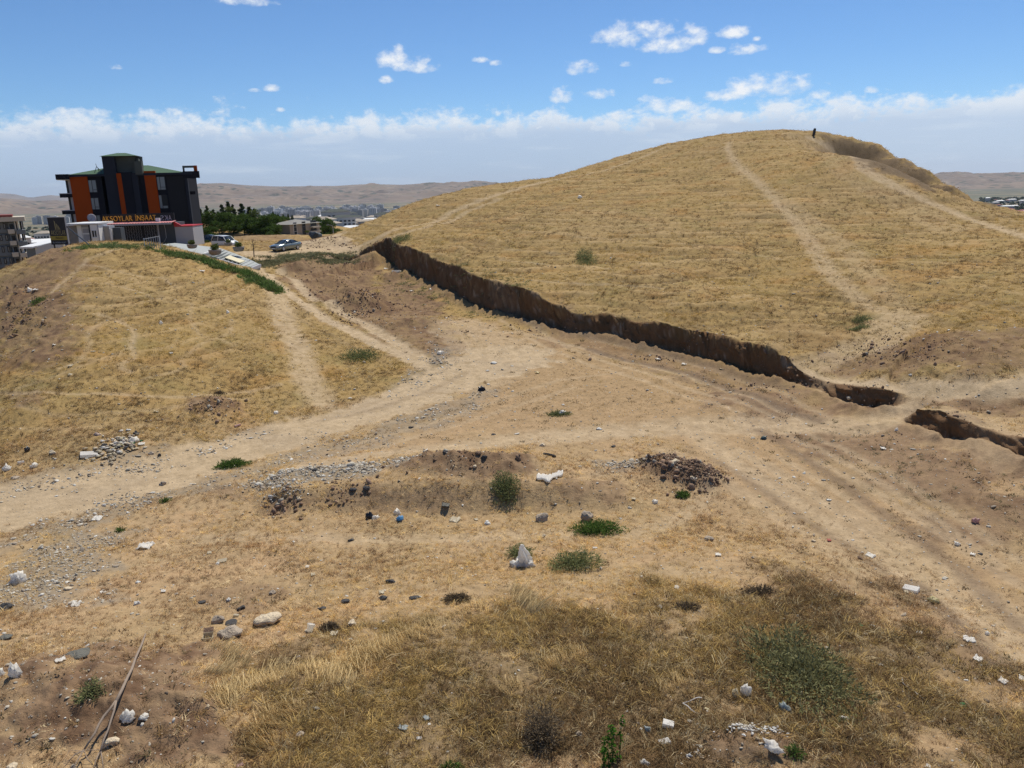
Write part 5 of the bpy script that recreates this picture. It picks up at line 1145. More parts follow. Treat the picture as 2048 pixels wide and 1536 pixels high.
# ------------------------------------------------------------------ vehicles
def car_paint(name, c, metal=.4):
    def f(N):
        b = N.out(c, .28, None, metal, .5, Coat_Weight=.6, Coat_Roughness=.06)
    return mat(name, f)
M_silver = car_paint('grey_green_metallic_paint', (.20, .24, .235), .55); M_white = car_paint('white_car_paint', (.72, .73, .72), 0)
M_tyre = plain('tyre_rubber', (.02, .02, .02), .85); M_rim = plain('alloy_rim', (.55, .56, .57), .3, .8); M_lamp = plain('head_lamp', (.55, .58, .6), .15)
def car(name, loc, ang, label, paint, prof, roofline, L, Wd, glass_m, group=None):
    """prof: (x, lower z, upper z, half width) body stations; roofline: (x, z, half width) of the greenhouse"""
    T = empty(name, loc, ang, label, 'car')
    V = []; n = len(prof)
    for x, z0, z1, w in prof: V += [(x, -w*.92, z0), (x, -w, z0+(z1-z0)*.35), (x, -w, z0+(z1-z0)*.72), (x, -w*.86, z1), (x, 0, z1+.03), (x, w*.86, z1), (x, w, z0+(z1-z0)*.72), (x, w, z0+(z1-z0)*.35), (x, w*.92, z0)]
    k = 9; Fc = [(i*k+j, (i+1)*k+j, (i+1)*k+(j+1) % k, i*k+(j+1) % k) for i in range(n-1) for j in range(k)]+[tuple(range(k)), tuple((n-1)*k+j for j in range(k-1, -1, -1))]
    body = MB().add(V, Fc).build('body', paint, T, True)
    V = []; m = len(roofline)
    for x, zb, z, wb, w in roofline: V += [(x, -wb, zb), (x, -w, z), (x, 0, z+.04), (x, w, z), (x, wb, zb)]
    Fc = [(i*5+j, (i+1)*5+j, (i+1)*5+j+1, i*5+j+1) for i in range(m-1) for j in range(4)]
    gl = MB().add(V, Fc).build('window_glass', glass_m, T, True)
    V = []; R2 = roofline[1:-1]
    for x, zb, z, wb, w in R2: V += [(x, -w-.015, z-.03), (x, -w, z+.02), (x, 0, z+.06), (x, w, z+.02), (x, w+.015, z-.03)]
    MB().add(V, [(i*5+j, (i+1)*5+j, (i+1)*5+j+1, i*5+j+1) for i in range(len(R2)-1) for j in range(4)]).build('roof', paint, T, True)
    for s in (-1, 1):
        for (xa, za, xb, zb2, ya, yb) in [(roofline[0][0], roofline[0][1], R2[0][0], R2[0][2], roofline[0][3], R2[0][4]), ((R2[0][0]+R2[-1][0])/2-.05, R2[1][1], (R2[0][0]+R2[-1][0])/2, R2[1][2], R2[1][3], R2[1][4]), (roofline[-1][0], roofline[-1][1], R2[-1][0], R2[-1][2], roofline[-1][3], R2[-1][4])]:
            MB().tube([(xa, s*(ya+.01), za), (xb, s*(yb+.012), zb2)], .045, 5).build('pillar', paint, T)
    wb = L*.29
    for sx in (-1, 1):
        for sy in (-1, 1):
            w = MB().lathe([(.31, -.1), (.33, -.06), (.33, .08), (.30, .11), (.2, .1)], 18); me = w.mesh('tyre', True); me.materials.append(M_tyre)
            o = newobj('wheel', me, T); o.rotation_euler = (R_(90), 0, 0); o.location = (sx*wb+.03, sy*(Wd/2-.1), .33); o.rotation_euler = (R_(-90*sy), 0, 0)
            rm = MB().lathe([(.0, .08), (.21, .085), (.22, .12), (.215, .125), (.19, .105), (.05, .13)], 14)
            for q in range(5): a = q*2*PI/5; rm.tube([(0, 0, .125), (.2*math.cos(a), .2*math.sin(a), .115)], .025, 4)
            rm.build('rim', M_rim, o)
    f = prof[0] if prof[0][0] > prof[-1][0] else prof[-1]; fx = L/2
    for s in (-1, 1):
        MB().box(fx-.3, s*Wd*.36-.17, .60, fx-.04, s*Wd*.36+.17, .76).build('headlight', M_lamp, T); MB().box(fx*.36, s*(Wd/2+.08)-.08, .88, fx*.36+.14, s*(Wd/2+.08)+.08, 1.02).build('mirror', paint, T)
        MB().box(-L/2-.01, s*Wd*.37-.14, .70, -L/2+.12, s*Wd*.37+.14, .86).build('tail_light', M_red, T)
    MB().box(fx-.06, -.42, .48, fx+.01, .42, .66).build('grille', M_dark, T); MB().box(fx-.0, -.26, .36, fx+.025, .26, .46).build('number_plate', M_wht, T)
    return T
SED = [(2.36,.32,.62,.55),(2.25,.22,.74,.80),(1.9,.2,.84,.88),(1.1,.2,.93,.9),(.6,.2,.96,.9),(-.6,.2,.98,.9),(-1.5,.2,1.0,.9),(-2.1,.24,1.02,.86),(-2.32,.34,.92,.76)]
SEDR = [(1.02,.93,.95,.80,.78),(.28,.96,1.36,.80,.60),(-.45,.97,1.42,.80,.60),(-1.0,.98,1.36,.79,.57),(-1.75,1.0,1.03,.74,.66)]
p = atD(572, 495.5, 111); p = np.array([p[0], p[1], at_xy(p[0], p[1])])
car('parked_car', (p[0], p[1], p[2]+.0), R_(-118), 'grey green metallic saloon car parked alone on the dirt road', M_silver, SED, SEDR, 4.7, 1.8, M_glass)
VAN = [(2.05,.32,.66,.6),(1.95,.22,.82,.78),(1.5,.2,.98,.84),(1.0,.2,1.02,.85),(0,.2,1.02,.86),(-1.2,.2,1.02,.86),(-1.9,.22,1.02,.84),(-2.0,.3,.98,.80)]
VANR = [(1.15,1.0,1.03,.78,.76),(.55,1.0,1.60,.78,.66),(-.4,1.0,1.70,.78,.66),(-1.6,1.0,1.68,.78,.66),(-1.98,1.0,1.05,.76,.70)]
p = atD(451, 492, 120); p[2] = atD(451, 495, 120)[2]
MB_ = MB().box(-3.2, -2, -2.5, 3.2, 2, -.02); 
car('parked_van', tuple(p), R_(-30), 'white hatchback van standing beyond the paved drive', M_white, VAN, VANR, 4.0, 1.7, M_glass)
p = atD(416, 489, 128); car('parked_car', tuple(p), R_(160), 'dark car half hidden by shrubs at the corner of the dark building', car_paint('black_car_paint', (.02, .022, .026), .2), SED, SEDR, 4.6, 1.8, M_glass)

# ------------------------------------------------------------------ trees
def branchy(n, h, spread, seed, r0=.14):
    r = random.Random(seed); m = MB(); m.tube([(0, 0, -.6), (.02, 0, h*.4), (.05, .03, h*.8)], [r0, r0*.75, r0*.35], 7)
    for i in range(n):
        a = r.random()*6.28; z = h*r.uniform(.3, .7); L = spread*r.uniform(.5, .9); m.tube([(0, 0, z), (math.cos(a)*L*.5, math.sin(a)*L*.5, z+L*.35), (math.cos(a)*L, math.sin(a)*L, z+L*.55)], [r0*.45, r0*.3, r0*.12], 5)
    return m
def tree_protos():
    out = {}
    for k in range(3):      # broad leaved
        rr = np.random.default_rng(60+k); Vs = []; Fs = []; b = 0
        for j in range(11):
            c = np.array([rr.normal(0, 1.2), rr.normal(0, 1.2), 2.5+rr.normal(0, 1.15)]); V, Fc = leaf_cloud(420, (1.25, 1.25, 1.05), 70+k*10+j, .19, .8); Vs.append(V+c); Fs.append(Fc+b); b += len(V)
        me = np_mesh('crown', np.vstack(Vs), np.vstack(Fs), False); me.materials.append(M_leaf if k < 2 else M_leafl)
        tm = branchy(7, 4.0, 1.8, k, .16).mesh('trunk'); tm.materials.append(M_bark); out['leaf%d' % k] = (me, tm)
    for k in range(2):      # pines
        rr = np.random.default_rng(90+k); Vs = []; Fs = []; b = 0; H = 8.0
        for j in range(26):
            t = (j+.5)/26; z = .7+t*(H-.9); R = (1-t)**.75*2.0*(1 if k == 0 else .75)+.15; a = rr.random()*6.28; q = R*rr.uniform(.3, .75)
            V, Fc = leaf_cloud(120, (.35+R*.42, .35+R*.42, .38), 100+k*40+j, .22, .6); Vs.append(V+np.array([math.cos(a)*q, math.sin(a)*q, z])); Fs.append(Fc+b); b += len(V)
        me = np_mesh('crown', np.vstack(Vs), np.vstack(Fs), False); me.materials.append(M_pine)
        tm = branchy(10, 7.8, 1.3, 20+k, .18).mesh('trunk'); tm.materials.append(M_bark); out['pine%d' % k] = (me, tm)
    V, Fc = leaf_cloud(900, (.55, .55, 3.0), 140, .2, .7); me = np_mesh('crown', V+np.array([0, 0, 3.3]), Fc, False); me.materials.append(M_pine); tm = branchy(2, 3, .3, 30, .1).mesh('trunk'); tm.materials.append(M_bark); out['cyp'] = (me, tm)
    return out
TP = tree_protos()
def tree(kind, u, vb, D, hpx, label, wide=1.0, group='trees behind the field'):
    b = atD(u, vb, D); zb = max(b[2], float(H0(np.array([b[0]]), np.array([b[1]]))[0])) if False else b[2]
    h = hpx*px2m(b); base = {'l': 4.9, 'p': 8.4, 'c': 6.4}[kind[0]]; s = h/base
    T = empty('pine_tree' if kind[0] == 'p' else 'cypress_tree' if kind[0] == 'c' else 'leafy_tree', (b[0], b[1], b[2]), u*1.7, label, 'tree', group); T.scale = (s*wide, s*wide, s)
    newobj('crown', TP[kind][0], T); newobj('trunk', TP[kind][1], T)
TR = [('pine0',417,452,290,42,'dark pine standing nearest the right edge of the dark building',.9),('pine1',405,462,260,46,'narrow pine touching the right edge of the dark building',.8),('pine0',447,450,290,42,'dark pine with a round top left of the tallest pine',1.1),
 ('pine1',460,452,285,50,'tallest pine of the grove',.95),('pine0',470,452,285,44,'pine close against the right side of the tallest pine',.9),('pine0',487,458,270,52,'broad dark pine in the middle of the grove',1.15),('pine1',503,460,262,48,'pine at the right of the grove with a forked top',1.1),('pine0',512,462,258,46,'rightmost tall pine of the grove',.9),
 ('pine0',430,448,300,30,'short pine between two taller ones in the back row',1.3),('pine1',438,448,300,26,'small pine in the gap of the back row',1.2),
 ('leaf0',424,470,215,42,'round leafy tree low beside the dark building',1.2),('leaf1',444,466,225,34,'leafy tree under the first pines',1.4),('leaf0',468,468,222,38,'wide leafy tree below the tallest pine',1.4),('leaf1',490,470,215,34,'leafy tree behind the dry field',1.3),
 ('leaf0',508,471,210,34,'dark leafy tree over the ridge of the dry field',1.3),('leaf2',524,471,212,36,'yellow green tree left of the beige house',1.2),('leaf0',535,475,205,40,'dark leafy tree overlapping the left end of the beige house',1.2),('leaf1',550,478,200,26,'dark bush like tree in front of the beige house',1.4),
 ('leaf1',412,476,190,24,'low dark tree at the foot of the dark building',1.5),('leaf2',456,446,280,22,'sunlit leafy tree in the clearing between the pines',1.6),('leaf0',540,455,260,24,'far leafy tree behind the beige house',1.8),('leaf1',560,452,270,20,'leafy tree above the roof of the beige house',1.8),
 ('cyp',548,446,330,24,'first of four thin cypresses before the city',1.2),('cyp',558,447,330,20,'second thin cypress before the city',1.3),('cyp',568,448,330,20,'third thin cypress before the city',1.2),('cyp',578,450,320,22,'fourth thin cypress before the city',1.3),('cyp',586,452,315,22,'fifth cypress with a wide crown left of the white roof',1.6),
 ('leaf0',604,466,230,22,'leafy tree just right of the beige house',1.2),('leaf2',613,470,215,20,'yellow green tree between the beige house and the dark trees',1.3),('leaf1',628,472,220,26,'dark leafy tree left of the tall dark one',1.2),('leaf0',645,474,225,36,'tall dark leafy tree in front of the city right of the house',1.15),('leaf1',658,474,222,26,'leafy tree beside the lamp post',1.2),
 ('leaf0',668,472,225,14,'small leafy tree at the foot of the dry hill',1.3),('leaf2',620,478,190,12,'low bush tree at the road bend',1.5),('leaf1',650,478,200,12,'low dark bush right of the grey boulder',1.6)]
for t in TR: tree(t[0], t[1], t[2], t[3], t[4], t[5], t[6])
for i, (u, vb, D, h) in enumerate([(395,487,130,16),(404,488,128,12),(412,490,124,10),(463,490,122,12)]):
    tree('leaf1' if i != 3 else 'leaf2', u, vb, D, h, ['dark shrub against the foot of the building corner','low shrub right of the building corner','small shrub before the dark parked car','yellow green bush behind the bonnet of the white van'][i], 1.1, 'shrubs around the dark building')

def bare_sapling():
    p = atD(508, 511, 101); h = 33*px2m(p); T = empty('bare_sapling', tuple(p), 0, 'leafless reddish brown sapling at the edge of the dirt road', 'tree'); m = MB().tube([(0, 0, -.2), (.03, 0, h*.5), (0, 0, h)], [.07, .05, .015], 6); m.build('trunk', M_bark, T)
    r = random.Random(3); b = MB()
    for i in range(16): a = r.random()*6.28; z = h*r.uniform(.1, .8); L = h*r.uniform(.15, .3); b.tube([(0, 0, z), (math.cos(a)*L*.6, math.sin(a)*L*.6, z+L*.4), (math.cos(a)*L*.8, math.sin(a)*L*.8, z+L)], [.02, .014, .006], 4)
    b.build('branch', M_bark, T)
bare_sapling()

# ------------------------------------------------------------------ beige house, lamp post, hall with white roof, flats on the left
def house():
    o = atD(580, 476, 205); o = np.array(o); F = Facade(o, R_(-28), 380, 360, 6.4)
    B = empty('beige_house', tuple(o), R_(-28), 'blank sided beige block of flats with a shallow grey roof behind the car', 'building')
    x0, x1 = F.P(1048, 640)[0], F.P(1280, 640)[0]; zt = F.P(1160, 572)[1]
    dpt = 11.0
    MB().box(x0, 0, -2, x1, dpt, zt).build('wall', M_beiged, B)
    V = [(x0-.5, -.5, zt), (x1+.5, -.5, zt), (x1+.5, dpt+.5, zt), (x0-.5, dpt+.5, zt), (x0+3, dpt*.5, zt+1.1), (x1-3, dpt*.5, zt+1.1)]
    MB().add(V, [(0, 1, 5, 4), (1, 2, 5), (2, 3, 4, 5), (3, 0, 4), (3, 2, 1, 0)]).build('roof', plain('grey_tile_roof', (.23, .22, .20), .85), B)
    H_ = zt
    for k in range(3):
        z = H_*(k+.22)/3+.1
        for j, y in enumerate((1.2, 4.4, 7.6)):
            w = MB().box(x1+.01, y, z, x1+.08, y+(1.3 if j != 2 else 2.2), z+1.3).build('window', M_wht if j == 0 else M_slate, B); MB().box(x1+.081, y+.15, z+.15, x1+.1, y+(1.15 if j != 2 else 2.05), z+1.15).build('pane', M_dark, w)
        if k: MB().box(x1+.01, 7.2, z-.5, x1+1.2, 10.2, z-.1).build('balcony', M_beige, B)
house()
def lamp_post():
    p = atD(667, 470, 205); h = 20*px2m(p); T = empty('street_lamp', tuple(p), 0, 'tall grey street lamp at the foot of the dry hill', 'lamp'); MB().tube([(0, 0, -1), (0, 0, h*.8), (-.2, 0, h*.95), (-1.1, 0, h)], [.12, .08, .07, .05], 6).build('pole', M_lgrey, T); MB().box(-1.6, -.15, h-.08, -1.0, .15, h+.05).build('lamp_head', M_lgrey, T)
lamp_post()
def boulder_far():
    p = atD(629, 473, 160); V, Fc = ICO3; me = rock_mesh('boulder', 7, 1.3, 1.0, 1.0, .25, ICO3, 7); o = newobj('boulder', me, None, M_mgrey); o.location = tuple(p); tag(o, 'big dark grey boulder at the bend of the dirt road', 'boulder')
boulder_far()
def hall():
    o = np.array(atD(75, 512, 170)); F = Facade(o, R_(8), 0, 380, 9.6)
    B = empty('white_roofed_hall', tuple(o), R_(8), 'low white shed with a bright white pitched roof behind the billboard', 'building')
    a = F.P(480, 1090); b = F.P(985, 1090); pk = F.P(960, 965); zl = F.P(540, 970)[1]
    V = [(a[0]-1, 0, a[1]), (F.P(650, 1085)[0], -.5, F.P(650, 1085)[1]), (pk[0]+1, 6, pk[1]), (a[0]+1, 8, F.P(560, 965, 8)[1]), (a[0]-1, 0, a[1]-.3), (F.P(650, 1085)[0], -.5, F.P(650, 1085)[1]-.3), (pk[0]+1, 6, pk[1]-.3), (a[0]+1, 8, F.P(560, 965, 8)[1]-.3)]
    MB().add(V, [(0, 1, 2, 3), (7, 6, 5, 4), (0, 4, 5, 1), (1, 5, 6, 2), (2, 6, 7, 3), (3, 7, 4, 0)]).build('roof', M_wht, B)
    q = F.P(655, 1090); c = F.P(1000, 1100); t = F.P(955, 975)
    MB().prism([(q[0], q[1]-3), (c[0]+2, c[1]-3), (c[0]+2, t[1]-.4), (t[0], t[1]-.4), (q[0], q[1]-.1)], .2, 5.5).build('wall', M_paint, B)
    MB().box(a[0], .3, a[1]-3.5, q[0]-.1, 5, a[1]-.35).build('wall', M_slate, B)
hall()

def flats():
    o = np.array([-118.0, 178.0, -20.0]); F = Facade(o, R_(31), 0, 380, 9.6)
    B = empty('apartment_block', tuple(o), R_(31), 'beige and grey block of flats with open balconies at the left edge', 'building')
    X = lambda zx, zy: F.P(zx, zy)[0]; Z = lambda zy: F.P(200, zy)[1]
    xr = X(475, 560); xl = X(-600, 560); zt = Z(520); MB().box(xl, 1.6, -9, X(300, 650)+.2, 14, zt-.5).build('wall', M_slate, B)
    MB().box(xl, -.3, Z(605), xr, 14, Z(522)).build('parapet', M_beige, B)
    MB().box(xl, .5, Z(520), X(230, 500), 12, Z(478)).build('roof', M_redroof, B)
    MB().box(X(350, 650)+.2, 3.2, -9, xr-.6, 13.9, Z(605)).build('recess_wall', M_dark, B)
    fl = (Z(605)-Z(830))
    for k in range(5):
        zc = Z(605)-k*fl; b = zc-fl+.02
        if b < -14: break
        w = MB().box(xl, 1.2, b+.1, X(115, 650), 1.59, zc-.3).build('wall_panel', M_slate, B)
        for (a, c) in ((50, 100), (-60, -10), (-180, -120), (-300, -240)):
            f = MB().box(X(a, 650), 1.05, b+.9, X(c, 650), 1.19, zc-.35).build('window', M_blackm, B); MB().box(X(a, 650)+.15, 1.0, b+1.05, X(c, 650)-.15, 1.04, zc-.5).build('pane', M_glassl, f)
        f = MB().box(X(150, 650), .9, b+.5, X(272, 650), 1.5, zc-.25).build('loggia', M_slate, B); MB().box(X(175, 650), .8, b+.6, X(245, 650), .89, zc-.6).build('opening', M_dark, f)
        for a, c in ((272, 296), (322, 352)): MB().box(X(a, 650), .1, b, X(c, 650), 1.0, zc-.02).build('pillar', M_beige, B)
        MB().box(X(296, 650), 1.1, b, X(322, 650), 1.3, zc-.1).build('opening', M_dark, B)
        MB().box(X(150, 780), -.2, b-.15, X(290, 780)-.1, 1.0, b+.85).build('balcony', M_beige, B)
        MB().box(X(310, 780), -.5, b-.35, X(490, 780), 3.1, b+.65).build('balcony', M_slate if k != 2 else M_beige, B)
        MB().box(X(412, 650), -.3, b+.66, X(420, 650), -.15, zc-.02).build('railing_post', M_wht, B)
flats()

# ------------------------------------------------------------------ the town in the valley
def town():
    def stripes(name, wall, dark, sc):
        def f(N):
            tc = N.n('ShaderNodeTexCoord').outputs['Object']; b = N.n('ShaderNodeTexBrick'); N.put(b.inputs['Vector'], tc); b.offset = 0
            sx = N.n('ShaderNodeSeparateXYZ'); N.put(sx.inputs[0], tc); oi = N.n('ShaderNodeObjectInfo').outputs['Random']
            cl = N.mix(oi, wall, tuple(c*.55 for c in wall)); N.out(cl, .8)
        return mat(name, f)
    M1 = stripes('tower_render', (.72, .70, .67), 0, 0); M2 = stripes('pale_town_render', (.66, .62, .56), 0, 0)
    protos = []
    for k in range(4):     # towers with window bays, ~40 m
        w, d, h = 20+3*k, 16, [44, 38, 47, 34][k]; b = MB().box(-w/2, -d/2, -8, w/2, d/2, h); b.box(-3, -3, h, 3, 3, h+3)
        bm_ = b.mesh('body'); bm_.materials.append(M1)
        g = MB(); nf = int(h/3.2)
        for j in range(4):
            x = -w/2+w*(j+.5)/4
            for i in range(nf): g.box(x-w*.07, -d/2-.25, i*3.2+1.0, x+w*.07, -d/2-.02, i*3.2+2.6)
        gm = g.mesh('window_rows'); gm.materials.append(M_slate); protos.append((bm_, gm, None))
    for k in range(5):     # low blocks, 3 to 6 storeys with hipped or flat roof
        w, d, h = [18, 22, 15, 26, 20][k], 13, [11, 14, 17, 8, 20][k]; b = MB().box(-w/2, -d/2, -8, w/2, d/2, h); bm_ = b.mesh('body'); bm_.materials.append(M2)
        g = MB()
        for j in range(5):
            x = -w/2+w*(j+.5)/5
            for i in range(int(h/3)): g.box(x-w*.055, -d/2-.25, i*3+1.0, x+w*.055, -d/2-.02, i*3+2.4)
        gm = g.mesh('window_rows'); gm.materials.append(M_dark)
        V = [(-w/2-.5, -d/2-.5, h), (w/2+.5, -d/2-.5, h), (w/2+.5, d/2+.5, h), (-w/2-.5, d/2+.5, h), (-w/2+5, 0, h+2.2), (w/2-5, 0, h+2.2)]
        r = MB().add(V, [(0, 1, 5, 4), (1, 2, 5), (2, 3, 4, 5), (3, 0, 4), (3, 2, 1, 0)]).mesh('roof'); r.materials.append([M_redroof, M_wht, M_beiged, M_wht, M_conc][k]); protos.append((bm_, gm, r))
    rg = random.Random(11); cnt = [0, 0, 0]
    def put(kind, u, D, s, nm, label, cat, grp):
        p = atD(u, 400, D); z = float(np.interp(D, VT_D, VT_Z)); bm_, gm, r = protos[kind]
        T = empty(nm, (p[0], p[1], z), rg.uniform(-.5, .5)-math.atan2(p[0], p[1])*.8, label, cat, grp); T.scale = (s*rg.uniform(.75, 1.2), s, s*rg.uniform(.8, 1.15))
        newobj('body', bm_, T); o = newobj('window_rows', gm, T); o['kind'] = 'stuff'
        if r: newobj('roof', r, T)
    for i in range(170):
        u = rg.uniform(480, 800) if i < 145 else rg.uniform(800, 870); KN = rg.choice((0, 1, 2, 3)); put(KN, u, rg.uniform(2050, 2900), .82 if u < 760 else .65, 'apartment_tower', ['grey wide apartment tower in the far row under the brown hills', 'grey medium apartment tower in the far row under the brown hills', 'grey slab like apartment tower, tallest kind in the far row', 'grey squat apartment tower in the far row under the brown hills'][KN], 'tower', 'apartment towers in the far row')
    for i in range(260):
        u = rg.uniform(560, 960); D = rg.uniform(620, 2000) if u > 620 else rg.uniform(900, 2000); KN = rg.choice((4, 5, 6, 7, 8)); put(KN, u, D, rg.uniform(.75, 1.15), 'town_block', ['red roofed', 'white roofed', 'brown roofed', 'low white roofed', 'tall grey roofed'][KN-4]+' block in the town between the trees and the far towers', 'building', 'low blocks of the town')
    for i in range(48):
        u = rg.uniform(-10, 140); D = rg.uniform(430, 1300); KN = rg.choice((4, 5, 6, 7)); put(KN, u, D, rg.uniform(.6, .9), 'town_house', ['red roofed', 'white roofed', 'brown roofed', 'low white roofed'][KN-4]+' house in the valley seen past the billboard on the left', 'building', 'houses in the valley on the left')
    for i in range(14): put(rg.choice((0, 2)), rg.uniform(60, 135), rg.uniform(3300, 3600), .7, 'apartment_tower', 'distant tower in the valley at the left under the pale hills', 'tower', 'distant towers on the left')
    for i in range(42): KN = rg.choice((4, 5, 7)); put(KN, rg.uniform(1975, 2070), rg.uniform(700, 3200), rg.uniform(.6, .9), 'town_house', {4: 'red', 5: 'white', 7: 'low white'}[KN]+' roof in the green valley at the right edge beyond the hill', 'building', 'roofs in the right valley')
    # long white roofed hall at the foot of the hill
    for (u, v, D, wpx, lab) in [(700, 457, 420, 52, 'long building with a bright white roof just above the dry hill'), (602, 450, 480, 24, 'white hipped roof hall right of the cypresses'), (648, 432, 900, 30, 'broad grey block with a small white roof cap in the town')]:
        p = atD(u, v, D); s = px2m(p); w = wpx*s; T = empty('white_roofed_building', (p[0], p[1], p[2]), 0, lab, 'building'); MB().box(-w/2, 0, -12, w/2, 10, -.3).build('wall', M_slate if D < 500 else M_beiged, T)
        h = 7*s; MB().add([(-w/2-.5, -.5, -.3), (w/2+.5, -.5, -.3), (w/2+.5, 10.5, -.3), (-w/2-.5, 10.5, -.3), (-w/2+4, 5, 1.4), (w/2-4, 5, 1.4)], [(0, 1, 5, 4), (1, 2, 5), (2, 3, 4, 5), (3, 0, 4), (3, 2, 1, 0)]).build('roof', M_wht, T)
        for j in range(6): x = -w/2+w*(j+.5)/6; MB().box(x-w*.04, -.15, -4, x+w*.04, -.01, -1.5).build('window', M_dark, T)
    # valley trees read as one mass
    n = 3400; P = []; S = []
    V, Fc = leaf_cloud(60, (3, 3, 2.6), 500, 1.6, .8); tm = np_mesh('clump', V, Fc, False); tm.materials.append(M_blade)
    r = np.random.default_rng(5)
    for i in range(n):
        q = r.random()
        if q < .42: u = r.uniform(1960, 2250); D = r.uniform(500, 3900)
        elif q < .8: u = r.uniform(430, 1000); D = r.uniform(500, 1700)
        else: u = r.uniform(-200, 140); D = r.uniform(420, 3000)
        p = atD(u, 400, D); P.append((p[0], p[1], float(np.interp(D, VT_D, VT_Z))+2)); S.append((.7+D/4000)*r.uniform(.5, 1.3))
    S = np.array(S); make_scatter('valley_trees', np.array(P), np.stack([0*S, 0*S, r.random(n)*6], 1), np.stack([S, S, S*.8], 1), np.zeros(n), np.array([.05, .07, .04])[None]*r.uniform(.6, 1.4, (n, 1)), [tm], 'dark trees scattered through the town in the valley', 'trees')
town()

# ------------------------------------------------------------------ green and dead bushes
def bush(u, v, wpx, hpx, m, label, name='thorn_bush', n=1200, blade=.055, low=.55, cat='bush', stems=True, deep=None):
    p = place(u, v+hpx*.32); s = px2m(p); w = wpx*s*.5; el_ = math.atan2(-p.z, math.hypot(p.x, p.y)); h = max(.12, hpx*s*(.52 if deep is None else .24)); dp = max(w*.55, .3*hpx*s/math.sin(max(.12, el_))) if deep is None else deep*hpx*s/math.sin(el_)
    T = empty(name, (p.x, p.y, p.z), random.random()*6*0, label, cat)
    r = np.random.default_rng(int(u*7+v)); d = r.normal(size=(n, 3)); d[:, 2] = np.abs(d[:, 2]); d /= np.linalg.norm(d, axis=1)[:, None]; rad = r.random(n)**(.6 if deep is None else .75)
    c = d*rad[:, None]*np.array([w, dp, h]); lump = 1+.35*n3(d*1., 2.3, int(u)); c *= lump[:, None]
    zz = np.array([at_xy(p.x+a, p.y+b) for a, b in c[:60, :2]]) if False else None
    hh, _ = full_h(p.x+c[:, 0], p.y+c[:, 1]); c[:, 2] += hh-p.z
    out = d*np.array([1, 1, .8])+r.normal(0, .6, (n, 3)); out /= np.linalg.norm(out, axis=1)[:, None]; L = blade*(.8+s*45)*r.uniform(.5, 1.4, n)[:, None]
    sd_ = np.cross(out, r.normal(size=(n, 3))); sd_ /= np.linalg.norm(sd_, axis=1)[:, None]; wd = L*.15
    V = np.stack([c-sd_*wd, c+sd_*wd, c+out*L], 1).reshape(-1, 3); newobj('foliage', np_mesh('foliage', V, np.arange(3*n).reshape(n, 3), False), T, m)
    if stems:
        st = MB(); k = 26
        for i in range(k):
            e = c[r.integers(0, n)]; st.tube([(0, 0, 0), (e[0]*.5, e[1]*.5, e[2]*.35+.03), tuple(e)], [.010, .008, .003], 4, False)
        st.build('stems', M_bark, T)
    return T
BUSH = [(720,706,84,30,M_gbush,'round grey green thorn bush on the right shoulder of the left mound',1500),(1171,514,44,24,M_gbush,'lone dark green bush halfway up the golden hill above the cut',1000),
 (466,924,74,22,M_gdeep,'low green thistle patch on the near edge of the gravel road',1400),(1118,827,54,10,M_gbush,'flat green weed around a white scrap in the middle of the clearing',600),
 (1010,968,62,46,M_gbush,'tall grey green bush on the earth bank left of the white sheet',1500),(1193,1050,104,40,M_gdeep,'wide green thorn bush under the upright grey rock',2400),
 (1040,1098,58,40,M_gbush,'small green bush behind the white twisted sack',900),(1148,1112,112,60,M_gbush,'broad sparse green bush right of the white twisted sack',2300),
 (1366,988,30,18,M_gdeep,'small green weed below the dark earth heap',500),(800,476,54,14,M_gbush,'green bush on the lip of the corner of the cut wall',800),
 (1600,1345,215,190,M_sprawl,'largest sprawling grey green shrub at the lower right',5600),(1722,640,40,12,M_gbush,'upper small green bush at the foot of the hill path',400),(1716,655,44,10,M_gbush,'lower small green bush at the foot of the hill path',400),
 (180,1378,64,46,M_gbush,'spiky grey green thistle on the bare earth beside the long branch',500),(75,602,26,10,M_gdeep,'bright green weed tuft on the left flank of the mound',300),(1085,1440,90,110,M_dead,'dark dry shrub standing in the near grass',1700),
 (915,1192,60,26,M_dead,'long grey dead bush in the near grass left of centre',800),(660,1252,44,26,M_dead,'blackened dead bush beside the white cup',900),(905,1530,50,30,M_gdeep,'small green weed at the bottom edge left of the leafy plant',300),
 (1590,1500,50,34,M_gdeep,'green weed growing by the white rubble at the bottom',260),(1375,1210,60,20,M_dead,'dry grey bush on the slope before the big shrub',500),(1520,1180,90,22,M_dead,'brown dead brush above the big green shrub',800),(330,1000,20,10,M_gdeep,'small green weed on the gravel road verge',150),
 (240,1058,18,16,M_gdeep,'little green sprig in the gravel left of centre',120),(440,785,24,6,M_dead,'low dead brush by the dug patch of the left mound',150)]
for b in BUSH: bush(b[0], b[1] if b[2] < 200 else b[1]-55, b[2], b[3], b[4], b[5], deep=None if b[2] < 200 else .5, blade=.055 if b[2] < 200 else .085, n=int(b[6]*1.6), name='dead_bush' if b[4] is M_dead else 'green_bush')
